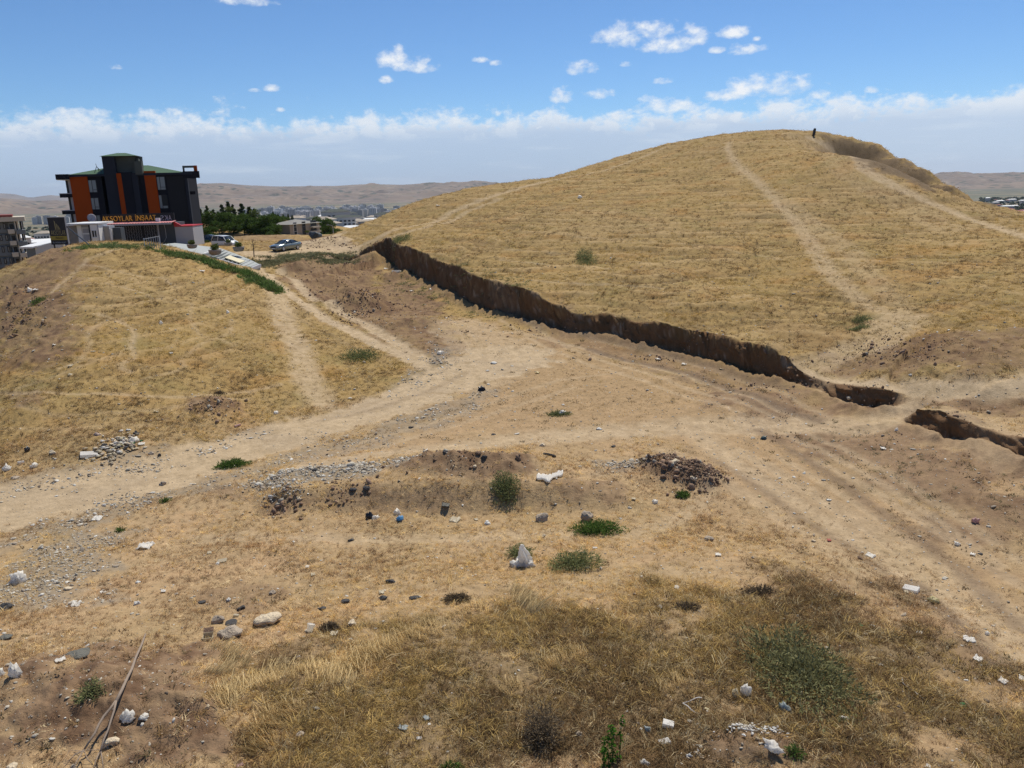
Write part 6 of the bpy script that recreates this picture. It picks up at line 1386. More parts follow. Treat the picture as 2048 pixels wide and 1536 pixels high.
# the tall leafy plant at the very bottom
def leafy_plant():
    p = place(1218, 1532); T = empty('leafy_plant', tuple(p), 0, 'upright bright green leafy plant at the bottom edge', 'plant'); h = 1.05; r = random.Random(4)
    st = MB(); lf = MB()
    for k in range(6):
        x, y = r.uniform(-.22, .22), r.uniform(-.15, .15); tx, ty = x+r.uniform(-.12, .12), y+r.uniform(-.1, .1); H_ = h*r.uniform(.55, 1); st.tube([(x, y, -.4), (tx, ty, H_)], [.012, .006], 5)
        for i in range(46):
            t = r.uniform(-.3, 1); a = r.random()*6.28; L = r.uniform(.05, .10); bx, by, bz = x+(tx-x)*t, y+(ty-y)*t, H_*t; c, s = math.cos(a), math.sin(a)
            lf.add([(bx, by, bz), (bx+c*L*.5-s*L*.28, by+s*L*.5+c*L*.28, bz+.02), (bx+c*L, by+s*L, bz-.02), (bx+c*L*.5+s*L*.28, by+s*L*.5-c*L*.28, bz+.02)], [(0, 1, 2, 3)])
    st.build('stem', M_gdeep, T); o = lf.build('foliage', foliage_mat('fresh_leaves', (.04, .10, .012), (.09, .20, .03)), T)
leafy_plant()
# green weed strip along the right edge of the mound, and grey weeds by the road
def weed_strip(name, line, w, n, tints, label, size, hs=1.0):
    P = wline(line); seg = np.linalg.norm(np.diff(P, axis=0), axis=1); cum = np.concatenate([[0], np.cumsum(seg)]); t = rng.random(n)*cum[-1]; x = np.interp(t, cum, P[:, 0])+rng.normal(0, w, n); y = np.interp(t, cum, P[:, 1])+rng.normal(0, w, n)
    keep = fbm(x*.5, y*.5, 3, 401) > -.12; x, y = x[keep], y[keep]; n = len(x); h, _ = full_h(x, y); s = size*rng.uniform(.6, 1.4, n)
    pr = [blade_tuft(22, .15, .34, .018, 1.1, .10, 21), blade_tuft(26, .10, .25, .02, 1.3, .14, 22)]
    c = np.array(tints)[rng.integers(0, len(tints), n)]*rng.uniform(.7, 1.2, (n, 1)); make_scatter(name, np.stack([x, y, h], 1), np.stack([rng.normal(0, .2, n), rng.normal(0, .2, n), rng.random(n)*6.28], 1), np.stack([s, s, s*hs], 1), rng.integers(0, 2, n), c, pr, label, 'weeds')
weed_strip('green_weed_strip', [(340,505),(370,513),(400,522),(440,533),(480,547),(515,562),(535,580)], .6, 1900, [(.09,.16,.04),(.13,.20,.06),(.20,.24,.09)], 'bright green weeds in a strip down the edge of the left mound', 1.7)
weed_strip('garden_weeds', [(165,495),(210,493),(260,494),(300,492)], 1.0, 350, [(.10,.17,.05),(.2,.22,.08),(.14,.19,.09)], 'patchy green weeds on the crest of the left mound before the cabins', 1.3)
weed_strip('roadside_weeds', [(530,528),(570,523),(610,520),(650,520),(690,530)], 1.6, 2600, [(.16,.18,.10),(.22,.22,.12),(.30,.26,.14)], 'grey green roadside weeds and stones where the dirt road bends', 1.2)
weed_strip('clearing_weeds', [(800,560),(880,590),(960,612),(1040,635)], 1.3, 500, [(.17,.19,.09),(.24,.23,.11)], 'thin grey green weeds along the foot of the cut wall', 1.0, .6)
weed_strip('track_weeds', [(1640,850),(1740,905),(1830,955),(1930,975),(2040,1010)], 1.2, 160, [(.24,.21,.12),(.30,.25,.14)], 'thin olive weeds beside the right hand wheel tracks', .55, .6)

# ------------------------------------------------------------------ rocks, rubbish, branch
def rockmat(name, c, v=.35): 
    def f(N):
        tc = N.n('ShaderNodeTexCoord').outputs['Object']; a = N.noise(tc, 2.5, 6, .7); b = N.noise(tc, 9, 5, .7); sx = N.n('ShaderNodeMapping'); N.put(sx.inputs[0], tc); sx.inputs['Scale'].default_value = (1, 1, 5); l = N.noise(sx.outputs[0], 2, 4, .6)
        k = N.m('ADD', 1-v, N.m('MULTIPLY', N.m('ADD', N.m('MULTIPLY', a, .5), N.m('ADD', N.m('MULTIPLY', b, .25), N.m('MULTIPLY', l, .25))), 2*v)); N.out(N.mix(1.0, c, k, 'MULTIPLY'), .92, N.bump(N.m('ADD', a, b), .8, .15), 0, .2)
    return mat(name, f)
RK = {'cream': rockmat('cream_limestone', (.70, .58, .41)), 'grey': rockmat('grey_stone', (.46, .38, .29)), 'dark': rockmat('dark_slate', (.085, .082, .08)), 'slab': rockmat('weathered_slab', (.17, .165, .14)), 'white': rockmat('white_plaster_lump', (.72, .70, .64), .15), 'brown': rockmat('brown_earth_lump', (.20, .13, .09)), 'pink': rockmat('pinkish_stone', (.45, .34, .28))}
def plastic(N_, c, tr=.5):
    def f(N):
        d = N.n('ShaderNodeBsdfPrincipled'); N.put(d.inputs['Base Color'], c); d.inputs['Roughness'].default_value = .45; t = N.n('ShaderNodeBsdfTranslucent'); N.put(t.inputs[0], c); mx = N.n('ShaderNodeMixShader'); mx.inputs[0].default_value = tr
        N.t.links.new(d.outputs[0], mx.inputs[1]); N.t.links.new(t.outputs[0], mx.inputs[2]); o = N.n('ShaderNodeOutputMaterial'); N.t.links.new(mx.outputs[0], o.inputs[0])
    return mat(N_, f)
PL = {'white': plastic('white_plastic_film', (.86, .83, .77)), 'cream': plastic('cream_scrap', (.66, .58, .42)), 'blue': plastic('blue_plastic_film', (.18, .42, .66)), 'grey': plastic('greyish_film', (.45, .50, .50)), 'black': plastic('black_film', (.015, .015, .018), .0), 'teal': plastic('dark_teal_film', (.03, .07, .075), .05),
      'pink': plastic('pale_pink_scrap', (.62, .42, .38)), 'red': plastic('faded_red_scrap', (.55, .13, .10)), 'green': plastic('green_plastic', (.02, .30, .10)), 'yellow': plastic('yellowish_foam', (.70, .62, .36))}
def crumple(seed, W_, Dp, Hh, m, n=14):
    """a crumpled film: closed lump with sharp folds"""
    V, Fc = ICO3; V = V.copy(); f = 1+.55*np.abs(n3(V, 1.6, seed))*1.6-.35+.3*n3(V, 4.2, seed+2); V = V*f[:, None]; V[:, 2] = np.maximum(V[:, 2], -.25); V = V*np.array([W_/2, Dp/2, Hh*.8]); V[:, 2] += .2*Hh
    me = np_mesh('crumple', V, Fc, False); me.materials.append(m); return me
def sheet(seed, W_, Dp, m, curl=.25):
    n = 9; r = np.random.default_rng(seed); g = np.linspace(-.5, .5, n); X, Y = np.meshgrid(g, g, indexing='ij'); Z = curl*min(W_, Dp)*(np.abs(perlin(X*3+seed, Y*3, seed))*1.5+.25*perlin(X*9, Y*9, seed+4))
    e = 1+.25*perlin(X*4+7, Y*4+seed, seed+9); V = np.stack([X*W_*e, Y*Dp*e, Z+.03], -1).reshape(-1, 3); idx = np.arange(n*n).reshape(n, n); F1 = np.stack([idx[:-1, :-1], idx[1:, :-1], idx[1:, 1:], idx[:-1, 1:]], -1).reshape(-1, 4)
    V2 = V-np.array([0, 0, .006]); b = idx.ravel(); rim = np.concatenate([idx[0, :], idx[1:, -1], idx[-1, ::-1][1:], idx[::-1, 0][1:]]); F2 = (F1[:, ::-1]+n*n); F3 = np.stack([rim[:-1], rim[1:], rim[1:]+n*n, rim[:-1]+n*n], 1)
    me = np_mesh('sheet', np.vstack([V, V2]), np.vstack([F1, F2, F3]), False); me.materials.append(m); return me
def thing_at(name, me, u, v, label, cat, rz=0, tilt=(0, 0), sink=0, group=None):
    p = place(u, v); o = newobj(name, me); o.location = (p.x, p.y, p.z-sink); o.rotation_euler = (tilt[0], tilt[1], rz); tag(o, label, cat, group); return o
def litter(rows):
    for i, (u, v, w, h, kind, c, label) in enumerate(rows):
        p = hit(u, v+h*.4); s = px2m(p); W_ = w*s; a = math.atan2(p[0], p[1]); el = math.atan2(-p[2], math.hypot(p[0], p[1])); Hh = h*s; sd_ = int(u*3+v)
        if kind == 'rock':
            hh = Hh*1.0; me = rock_mesh('rock', sd_, W_*.62, W_*.5, hh*.62, .26, ICO3, 8); me.materials.append(RK[c]); thing_at('rock', me, u, v+h*.4, label, 'rock', -a, sink=-hh*.22)
        elif kind == 'slab':
            dp = Hh/math.sin(max(.2, el)); me = rock_mesh('slab', sd_, W_/2, dp*.45, max(.04, W_*.10), .12, ICO3, 6); me.materials.append(RK[c]); thing_at('stone_slab', me, u, v+h*.3, label, 'slab', -a, sink=-.03)
        elif kind == 'bag':
            me = crumple(sd_, W_, W_*.7, Hh, PL[c]); thing_at('plastic_bag', me, u, v+h*.35, label, 'bag', -a+random.uniform(-.4, .4), sink=.0)
        elif kind == 'scrap':
            dp = min(W_*1.2, Hh/math.sin(max(.2, el))); me = sheet(sd_, W_, dp, PL[c]); thing_at('litter_scrap', me, u, v+h*.3, label, 'litter', -a+random.uniform(-.5, .5), (random.uniform(-.15, .15), .1))
        elif kind == 'block':
            me = MB().box(-W_/2, -W_*.35, 0, W_/2, W_*.35, max(.03, Hh*.55)).mesh('block'); bm = bmesh.new(); bm.from_mesh(me); bmesh.ops.bevel(bm, geom=bm.edges[:], offset=.006, segments=1, affect='EDGES'); bm.to_mesh(me); bm.free(); me.materials.append(RK[c] if c in ('grey', 'dark') else PL[c])
            thing_at('broken_block', me, u, v+h*.4, label, 'block', -a+random.uniform(-.5, .5), (random.uniform(-.2, .1), random.uniform(-.15, .15)), .02)
LIT = [
 (536,1238,43,23,'rock','cream','pale layered limestone rock, largest of the near rocks'),(459,1264,38,24,'rock','grey','grey pitted rock beside the small cream box'),(437,1238,21,22,'rock','grey','small mottled rock left of the dark slab behind the grey rock'),
 (463,1243,24,20,'slab','dark','dark flat slab leaning behind the grey pitted rock'),(472,1229,10,10,'block','cream','little cream block on top of the dark slab'),(703,1246,18,14,'rock','cream','pale stone right of the blackened bush'),(668,1268,14,7,'scrap','cream','pale scrap under the blackened bush'),
 (153,1304,50,24,'slab','slab','large dark slab tilted on the bare earth left of the branch'),(121,1323,18,6,'scrap','white','white strip at the left end of the large dark slab'),(10,1272,28,14,'slab','slab','grey flat stone at the left edge above the bare earth'),(10,1213,26,14,'rock','dark','dark stone at the left edge among the gravel'),
 (257,1437,26,18,'bag','white','crumpled white film just right of the forked branch'),(222,1484,26,16,'rock','cream','pale lumpy rock beneath the fork of the branch'),(30,1343,20,30,'bag','white','torn white bag at the left edge'),(2,1346,12,20,'bag','white','white bag cut off by the left edge of the view'),
 (274,1206,10,9,'rock','white','small round white stone above the tip of the branch'),(152,1209,17,8,'scrap','white','white scrap in the straw at the left'),(137,1177,14,8,'rock','cream','cream stone in the upper left straw'),(276,1163,9,7,'rock','white','white pebble alone left of centre'),(327,1181,9,10,'scrap','white','thin white scrap left of the dug soil'),
 (480,1529,14,9,'block','pink','pinkish triangular tile shard at the bottom edge'),(26,1531,18,14,'rock','cream','pale rock in the bottom left corner'),(415,1415,9,8,'rock','cream','round cream stone on the bare earth right of the branch'),(599,1469,16,10,'rock','grey','pair sized grey stone in the near grass'),(853,1436,12,12,'scrap','grey','greyish scrap caught in tall grass'),
 (806,1457,18,8,'scrap','grey','pale film lying low in the grass'),(838,1475,10,9,'block','white','white chunk in the near grass centre'),(445,1121,18,8,'block','cream','cream plank piece on the straw'),(419,1103,8,12,'scrap','cream','upright cream scrap left of the plank piece'),(290,1092,26,10,'scrap','white','torn white scraps on the gravel verge'),
 (195,1037,17,8,'scrap','white','flat white sheet scrap by the gravel road'),(38,1157,30,22,'bag','white','large crumpled white bag in the gravel at the left'),(403,1205,18,6,'slab','dark','thin dark shard above the mottled rock'),(482,1216,12,10,'rock','dark','dark reddish stone above the near rocks'),(545,1185,12,9,'rock','grey','grey stone on the dug soil patch'),
 (458,1200,9,7,'rock','white','small white stone on the dug soil patch'),(783,1162,17,9,'rock','dark','blackish stone in the straw, centre left'),(767,1195,16,10,'rock','dark','dark lump above the flattened straw'),(830,1195,26,8,'slab','dark','dark sheet piece left of the long dead bush'),(690,1203,20,8,'slab','dark','dark crumbled piece right of the dug soil'),(645,1216,16,7,'slab','dark','dark torn piece above the white cup'),
 (763,1184,10,8,'scrap','cream','cream scrap on top of the dark lump'),(615,1133,7,7,'scrap','white','white fleck in the straw above the rocks'),(626,1150,9,5,'scrap','cream','cream fleck near the white fleck'),
 (178,908,31,11,'block','white','long white foam bar beside the rubbish heap'),(14,937,16,12,'bag','white','round white bag at the left edge under the mound'),(42,923,11,9,'block','white','white foam cube left of the foam bar'),(68,933,12,9,'bag','white','crumpled white bag right of the foam cube'),(104,906,12,10,'rock','cream','pale rock at the foot of the mound'),
 (55,901,10,8,'bag','black','black bag remnant left of the pale rock'),(30,955,14,6,'rock','grey','grey stone below the foam cube'),(267,882,18,10,'bag','white','white crumpled sack at the top of the rubbish heap'),(283,888,12,6,'scrap','white','white strip right of the crumpled sack'),(270,898,13,4,'scrap','cream','cream strip below the crumpled sack'),
 (195,868,12,8,'rock','pink','pinkish stones above the rubbish heap'),(258,860,9,5,'rock','white','pale stone highest above the rubbish heap'),(302,906,9,7,'rock','grey','grey stone right of the rubbish heap'),(319,911,6,5,'bag','black','black scrap on the verge right of the heap'),(326,966,12,10,'rock','grey','pale grey rock on the near verge of the road'),
 (313,823,10,5,'scrap','cream','cream strip on the lower slope of the mound'),(322,647,6,6,'bag','white','white and dark rag in the middle of the mound'),(456,625,6,6,'bag','white','round white bag on the right slope of the mound'),(187,703,8,6,'scrap','cream','cream scrap left of centre on the mound'),(109,690,6,6,'scrap','white','white scrap at the edge of the mound soil'),
 (141,732,9,6,'scrap','cream','upper of two cream scraps low on the mound'),(141,749,9,6,'scrap','cream','lower of two cream scraps low on the mound'),(342,706,6,4,'scrap','white','white scrap low on the mound right of centre'),(60,582,9,7,'bag','white','white bag on the left flank of the mound'),(71,580,9,3,'scrap','white','white stick scrap beside the flank bag'),
 (552,826,9,6,'bag','white','black and white scrap by the road under the mound'),(475,851,12,5,'block','pink','reddish brick piece by the road'),(700,797,7,4,'scrap','white','white strip by the inner road edge'),(728,724,7,5,'rock','cream','cream stone just below the round thorn bush'),(404,542,9,4,'scrap','white','white strip on the crest of the mound by the weeds'),
 (793,542,16,7,'block','white','bright white slab piece in the corner of the cut'),(773,537,9,5,'scrap','white','white piece left of the slab in the corner of the cut'),(823,583,6,4,'scrap','white','white fleck on the clearing by the green weed'),(862,578,6,4,'scrap','white','white fleck nearer the wall foot'),(930,601,6,4,'scrap','white','white fleck at the foot of the wall in its shade'),
 (880,706,11,6,'bag','white','white rag on the grey gravel at the track junction'),(988,725,12,5,'rock','white','white stone at the start of the clearing'),(963,779,16,8,'bag','black','black bag on the gravel right of the road'),(823,854,10,4,'rock','dark','flat dark stone below the road bend'),(987,868,8,3,'rock','dark','small dark stone on the light track'),
 (1123,827,13,8,'bag','white','white scrap inside the flat green weed'),(1198,858,11,5,'rock','white','white stone on the light track'),(1527,877,12,7,'bag','teal','dark teal bag on the clearing'),(1160,395,9,6,'bag','white','white bag high on the golden hill'),(876,411,7,4,'scrap','white','white scrap on the left ridge path of the hill'),
 (1316,719,10,5,'scrap','white','white strip in front of the cut wall'),(1352,711,6,4,'scrap','white','white piece at the wall foot, first of two'),(1368,729,9,4,'scrap','white','white piece at the wall foot, second of two'),(1445,739,10,4,'scrap','cream','cream strip at the wall foot before the far bend'),(1075,745,8,7,'scrap','yellow','yellowish scrap on the clearing floor'),
 (1793,861,8,7,'bag','white','white bag before the small right wall'),(1843,864,6,5,'bag','white','smaller white bag nearer the small right wall'),(1766,898,9,4,'scrap','white','white scrap below the two bags at the right'),(1698,802,9,7,'rock','cream','cream boulder between the two hollows of the cut'),(1950,1043,14,10,'bag','pink','pinkish white bag on the right side ground'),
 (1914,1089,10,7,'bag','white','white rag by the right hand track'),(1960,1107,7,5,'rock','dark','dark stone right of the white rag'),(1945,1109,9,4,'scrap','white','white sliver between rag and dark stone'),(1741,1111,17,6,'scrap','white','white sheet left of the wheel tracks'),(1720,1116,9,7,'rock','brown','brown lump beside the white sheet'),
 (1658,1081,7,6,'scrap','red','faded red scrap in the straw'),(1627,1081,8,5,'rock','cream','cream stone near the red scrap'),(1418,1077,15,10,'rock','grey','grey white rock on the dry ground right of centre'),(1436,1110,11,6,'scrap','white','white flat scrap under the grey white rock'),(1506,1115,6,5,'rock','grey','small grey stone right of the flat scrap'),(1519,993,5,4,'scrap','yellow','yellow fleck on the wheel tracks'),
 (1822,1176,28,14,'block','white','white board lying at the edge of the wheel track'),(1866,1201,20,12,'bag','yellow','yellowish foam lump right of the white board'),(1812,1184,9,5,'scrap','cream','cream scrap under the white board'),(1672,1191,6,6,'scrap','white','white fleck above the big shrub slope'),(1718,1252,10,6,'scrap','green','small green bottle scrap in the brown grass'),
 (1938,1279,22,7,'scrap','white','white strip heap on the right bank'),(1974,1267,8,7,'bag','white','white ball of film right of the strip heap'),(1955,1317,15,10,'scrap','white','white torn sheet on the right bank'),(2005,1362,15,8,'scrap','white','white sheet low on the right bank'),(2044,1357,12,10,'scrap','white','white sheet cut by the right edge'),(2005,1345,6,4,'scrap','cream','cream fleck above the low white sheet'),
 (1925,1410,10,7,'scrap','green','bright green plastic piece at the lower right'),(1762,1329,8,6,'rock','white','white stone in the grass right of the big shrub'),(1759,1392,6,5,'rock','dark','dark bottle stub right of the big shrub'),(1687,1438,16,5,'scrap','white','white sliver under the big shrub'),(1643,1462,6,5,'block','white','white cube under the big shrub'),
 (1797,1413,5,5,'rock','cream','cream pebble in the lower right grass'),(1856,1533,8,8,'scrap','white','white strip at the bottom right edge'),(1492,1381,20,26,'bag','white','white bag hooked at the lower left of the big shrub'),(1470,1388,13,22,'bag','cream','cream bag left of the white one under the shrub'),(1568,1416,22,18,'bag','grey','clear greyish bag at the foot of the big shrub'),
 (1413,1417,9,8,'block','yellow','cream foam cube left of the shrub bags'),(1335,1444,22,24,'block','white','bright white square block in the near grass'),(1330,1481,22,16,'block','white','smaller white block below the square one'),(1545,1495,32,16,'bag','white','white bag on the earth heap at the bottom'),(1288,1527,17,11,'bag','white','white bag at the bottom edge left of the heap'),
 (1378,1513,11,10,'rock','white','white pebble cluster stone near the bottom'),(1295,1460,14,10,'bag','grey','dirty grey film above the bottom bag'),(1245,1445,10,6,'scrap','pink','pink scrap in the near grass'),
 (740,1033,16,13,'bag','black','black bag beside the white one on the bank foot'),(751,1036,14,9,'bag','white','white bag right of the black one on the bank foot'),(795,1026,14,11,'bag','white','white bag above the blue one'),(800,1037,14,9,'bag','blue','light blue plastic bag at the bank foot'),(910,1037,18,15,'scrap','cream','cream cloth scrap at the bank foot'),
 (975,1046,12,8,'rock','white','white stone at the bank foot'),(952,1040,7,4,'scrap','cream','cream fleck left of the bank foot stone'),(891,1008,18,15,'slab','slab','dark flat stone stuck in the earth bank'),(1083,1033,24,20,'rock','grey','heap like grey and cream rock below the bank'),(1175,1030,20,22,'rock','grey','upright pointed grey rock behind the wide green bush'),
 (1310,1004,12,7,'bag','white','white bag beneath the dark earth heap'),(1267,998,8,6,'scrap','cream','cream scrap left of the bag beneath the heap'),(702,1080,12,5,'rock','dark','flat dark stone alone on the straw'),(1387,960,12,9,'rock','cream','pale stone set in the dark earth heap'),(1348,923,18,9,'rock','cream','whitish stone on top of the dark earth heap'),(1085,890,10,8,'rock','cream','pale stone above the earth bank'),
 (602,1037,8,6,'rock','brown','brown stone left below the bank'),(600,998,10,6,'rock','cream','pale stone on the left of the bank'),(706,981,12,7,'rock','dark','black clod on the bank, left one'),(732,975,14,9,'rock','dark','black clod on the bank, right one'),(630,939,10,5,'rock','dark','dark stone above the gravel strip'),(969,915,10,8,'rock','dark','dark purple stone by the earth heaps'),
 (950,932,7,6,'rock','cream','cream stone on the earth heap'),(1227,893,9,5,'rock','dark','dark stone above the bank, right'),(1190,1095,9,7,'block','white','white cube at the right end of the broad sparse bush'),(1178,1134,8,10,'scrap','cream','cream upright scrap at the foot of the broad bush'),(1087,1072,8,7,'rock','cream','cream stone between the two bushes'),
 (1353,1175,9,5,'scrap','white','white scrap on the dry slope'),(1268,1188,5,5,'rock','cream','cream pebble on the dry slope'),(1225,945,6,5,'rock','cream','pale pebble left of the dark earth heap'),(1105,1036,1,1,'skip','',''),
]
litter([r for r in LIT if r[4] != 'skip'])

# rubbish heap: pieces too mixed to count
def rubbish(name, u, v, ru, rv, n, cols, label, smin, smax):
    mb_v = []; mb_f = []; mi = []; b = 0; p0 = place(u, v); r = np.random.default_rng(int(u)); s = px2m(p0); el = math.atan2(-p0.z, math.hypot(p0.x, p0.y)); x = p0.x+r.normal(0, ru*s*.5, n); y = p0.y+r.normal(0, rv*s/math.sin(el)*.5, n); h, _ = full_h(x, y)
    for i in range(n):
        V, Fc = ICO1; k = r.uniform(smin, smax); q = V*np.array([k, k*r.uniform(.3, 1), k*r.uniform(.15, .5)])*(1+.4*r.normal(size=(len(V), 1))*.5); a = r.random()*6.28; R3 = np.array([[math.cos(a), -math.sin(a), 0], [math.sin(a), math.cos(a), 0], [0, 0, 1]]); q = q@R3.T+np.array([x[i]-p0.x, y[i]-p0.y, h[i]-p0.z+k*.3+r.random()*.06]); mb_v.append(q); mb_f.append(Fc+b); mi += [r.integers(0, len(cols))]*len(Fc); b += len(V)
    me = np_mesh(name, np.vstack(mb_v), np.vstack(mb_f), False); 
    for c in cols: me.materials.append(c)
    me.polygons.foreach_set('material_index', np.array(mi, np.int32)); o = newobj(name, me); o.location = p0; tag(o, label, 'rubble', kind='stuff')
rubbish('rubbish_heap', 226, 900, 40, 15, 150, [PL['white'], PL['cream'], RK['grey'], RK['cream'], PL['cream'], RK['dark']], 'strewn heap of mixed pale rubbish and broken pieces beside the road', .05, .17)
rubbish('rubbish_heap', 250, 884, 26, 9, 50, [PL['white'], PL['green'], RK['grey'], RK['cream'], PL['yellow']], 'smaller upper part of the rubbish heap with green and yellow scraps', .05, .16)
rubbish('plaster_rubble', 1512, 1462, 64, 14, 130, [PL['white'], RK['white'], RK['white']], 'fan of small white plaster chips above the bottom earth heap', .015, .05)
rubbish('earth_heap_chips', 1385, 1514, 26, 8, 30, [RK['white'], RK['cream']], 'few white pebbles near the bottom edge', .012, .03)

def sack():
    p = place(1047, 1132); s = px2m(p); T = empty('plastic_sack', tuple(p), -math.atan2(p.x, p.y), 'white plastic sack twisted upright into a point among the green bushes', 'sack'); h = 44*s
    V, Fc = ICO4; V = V.copy(); t = (V[:, 2]+1)/2; r = .55*(1-t)**.8+.12; a = np.arctan2(V[:, 1], V[:, 0]); f = 1+.28*np.sin(a*5+t*4)+.3*n3(V, 2.5, 3); V2 = np.stack([np.cos(a)*r*f*h*.5+.04*np.sin(t*5)*h, np.sin(a)*r*f*h*.45, t*h], 1)
    newobj('body', np_mesh('body', V2, Fc, False), T, PL['white']); o = newobj('flap', crumple(3, 26*s, 20*s, 12*s, PL['white']), T); o.location = (-14*s, -4*s, .0); o = newobj('flap', crumple(8, 26*s, 20*s, 14*s, PL['white']), T); o.location = (10*s, -5*s, 0)
sack()
def long_sheet():
    p = place(1100, 953); s = px2m(p); T = empty('plastic_sheet', tuple(p), 0, 'long white plastic sheet draped over the top of the earth bank', 'sheet'); n = 26; V = []; c = [(-27, -6, 8), (-14, -8, 9), (-4, -12, 13), (6, -3, 11), (18, 4, 10), (27, 7, 10)]; X = np.array(c)
    for i in range(n):
        t = i/(n-1)*5; cx, cy, w = [np.interp(t, range(6), X[:, k]) for k in range(3)]
        for j in range(7): q = (j/6-.5)*w*1.3; dx, dy = cx*s+.2*q*s, (cy+q)*s*1.9; V.append((dx, dy, at_xy(p.x+dx, p.y+dy)-p.z+.09+.07*abs(perlin(i*.6, j*.9, 3))*1.6))
    V = np.array(V); idx = np.arange(n*7).reshape(n, 7); F1 = np.stack([idx[:-1, :-1], idx[1:, :-1], idx[1:, 1:], idx[:-1, 1:]], -1).reshape(-1, 4); V2 = V-np.array([0, 0, .06]); rim = np.concatenate([idx[0, :], idx[1:, -1], idx[-1, ::-1][1:], idx[::-1, 0][1:]])
    newobj('sheet', np_mesh('sheet', np.vstack([V, V2]), np.vstack([F1, F1[:, ::-1]+n*7, np.stack([rim[:-1], rim[1:], rim[1:]+n*7, rim[:-1]+n*7], 1)]), False), T, PL['white'])
long_sheet()
def cup():
    p = place(619, 1264); s = px2m(p); T = MB().lathe([(.055, 0), (.06, .0), (.085, .17), (.088, .17), (.075, .165), (.05, .02)], 16).build('plastic_cup', PL['white'], None, True); T.location = p; T.rotation_euler = (-.35, .25, 0); T.scale = (1.25,)*3; tag(T, 'white plastic tub standing open beside the blackened bush', 'cup')
    p = place(417, 1280); T = empty('carton', tuple(p), R_(12), 'small open cream carton with a brown inside beside the grey rock', 'box'); m = MB(); m.box(-.11, -.09, 0, .11, -.08, .10); m.box(-.11, .08, 0, .11, .09, .14); m.box(-.11, -.08, 0, -.10, .08, .10); m.box(.10, -.08, 0, .11, .08, .10); m.box(-.10, -.08, 0, .10, .08, .008); m.build('box', PL['cream'], T); MB().add([(-.11, .09, .14), (.11, .09, .14), (.11, .20, .20), (-.11, .20, .20), (-.11, .096, .14), (.11, .096, .14), (.11, .206, .20), (-.11, .206, .20)], [(0, 1, 2, 3), (7, 6, 5, 4), (0, 4, 5, 1), (2, 6, 7, 3), (1, 5, 6, 2), (3, 7, 4, 0)]).build('lid_flap', RK['brown'], T); T.scale = (1.15,)*3
    p = place(1388, 1418); m = MB(); n = 22; pts = [(.22*math.cos(a)*(1+.12*math.sin(3*a)), .24*math.sin(a)*(1+.1*math.cos(2*a)), .10+.07*math.sin(2*a+.5)) for a in [i/n*5.6+.6 for i in range(n)]]; m.tube(pts, .011, 5); o = m.build('twisted_strap', PL['white']); o.location = p; tag(o, 'loop of white twisted strap in the near grass above the square block', 'strap')
    q = [(1803,1361),(1806,1372),(1817,1380),(1826,1385),(1835,1394),(1845,1402)]; p0 = place(*q[0]); pts = [tuple(place(*k)-p0+Vector((0, 0, .06))) for k in q]; o = MB().tube(pts, .012, 5).build('rope', PL['white']); o.location = p0; tag(o, 'thin white rope lying in the brown grass at the lower right', 'rope')
    q = [(1087,909),(1095,910),(1104,913),(1111,915)]; p0 = place(*q[0]); pts = [tuple(place(*k)-p0+Vector((0, 0, .05))) for k in q]; o = MB().tube(pts, .05, 5).build('dark_stick', RK['dark']); o.location = p0; tag(o, 'short dark stick on the straw above the white sheet', 'stick')
cup()
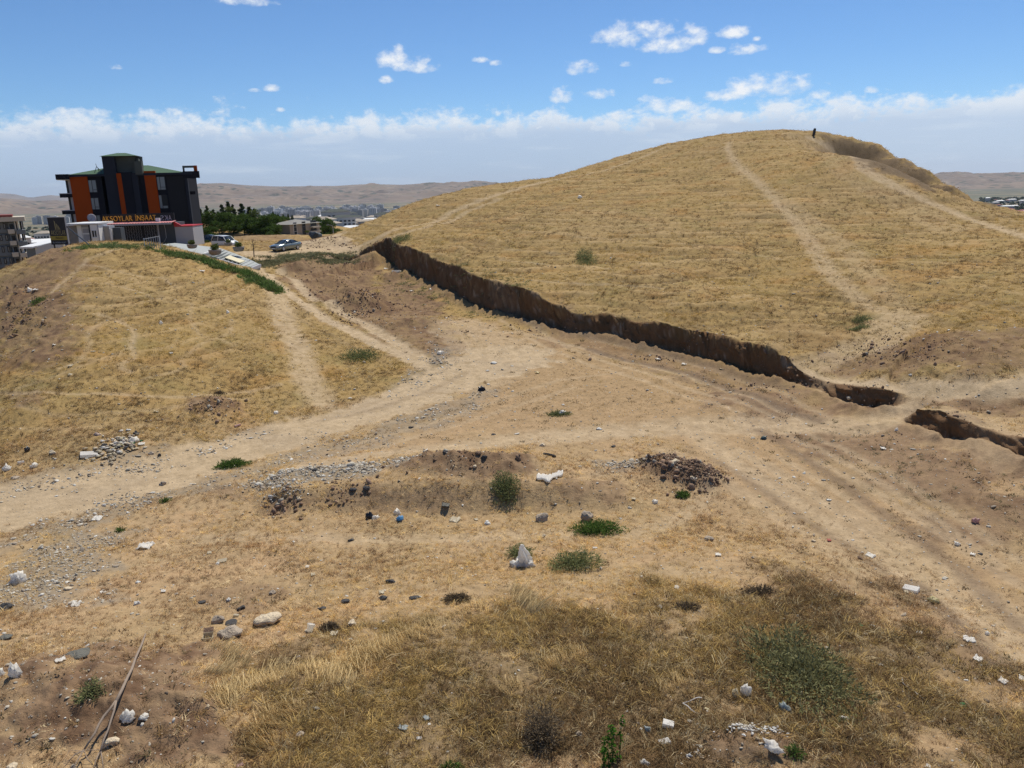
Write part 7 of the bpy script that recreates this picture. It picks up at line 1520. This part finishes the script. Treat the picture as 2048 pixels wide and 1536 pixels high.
def branch():
    def line(px, up):
        out = []
        for (u, v), z in zip(px, up): p = place(u, v); p.z += z+.05; out.append(p)
        z = np.array([q.z for q in out]); lo = z.copy()
        for _ in range(2): z[1:-1] = np.maximum(z[1:-1]*.2+.4*(z[:-2]+z[2:]), lo[1:-1])
        d0 = [Vector(dirpx(u, v)) for u, v in px]
        return [d*(zz/d.z) for d, zz in zip(d0, z)]
    o = place(290, 1275); T = empty('fallen_branch', tuple(o), 0, 'long bare forked branch lying over the earth at the lower left', 'branch'); Mb = plain('grey_dry_wood', (.27, .21, .16), .85, var=.35, scale=9)
    def part(name, px, up, r): MB().tube([p-o for p in line(px, up)], [q*.75 for q in r], 7).build(name, Mb, T, True)
    part('stem', [(291,1268),(283,1290),(271,1316),(264,1337),(255,1355),(244,1379),(232,1403)], [.02,.06,.08,.09,.10,.12,.14], [.026,.036,.038,.042,.040,.044,.048])
    part('fork', [(232,1402),(222,1416),(208,1432),(198,1448),(190,1466),(178,1484),(168,1500)], [.16,.14,.14,.13,.14,.12,.08], [.040,.036,.036,.032,.032,.028,.022])
    part('fork', [(232,1402),(228,1422),(222,1440),(216,1460),(208,1478),(201,1500)], [.17,.17,.16,.16,.16,.14], [.032,.028,.028,.026,.024,.02])
    for i, (px, r) in enumerate([([(201,1500),(204,1515),(207,1540)], .016), ([(201,1500),(192,1520),(186,1540)], .016), ([(168,1500),(155,1520),(143,1542)], .018), ([(168,1500),(150,1508),(130,1532)], .012), ([(168,1502),(175,1518),(186,1530)], .012), ([(166,1503),(140,1500),(124,1525)], .009), ([(200,1500),(170,1500),(150,1510),(128,1528)], .01), ([(155,1475),(172,1477),(186,1474)], .007)]):
        part('twig', px, [.1+.05*(k % 2) for k in range(len(px))], [r*(1-.2*k) for k in range(len(px))])
branch()
def hilltop_stone():
    p = hit(1628, 271); s = px2m(p); h = 15*s; V, Fc = ICO3; V = V.copy(); V = np.sign(V)*np.abs(V)**.45; V = V*np.array([2.5*s, 1.9*s, h/2]); V[:, 0] += V[:, 2]*.12; V *= (1+.05*n3(V, 2, 5))[:, None]; me = np_mesh('standing_stone', V, Fc); me.materials.append(RK['dark']); o = newobj('standing_stone', me); o.location = (p[0], p[1], p[2]+h*.42); tag(o, 'dark narrow upright stone on the very top of the hill', 'stone')
hilltop_stone()
for (u, v, w) in [(1246, 303, 3), (1024, 362, 3), (1905, 385, 3)]:
    pass
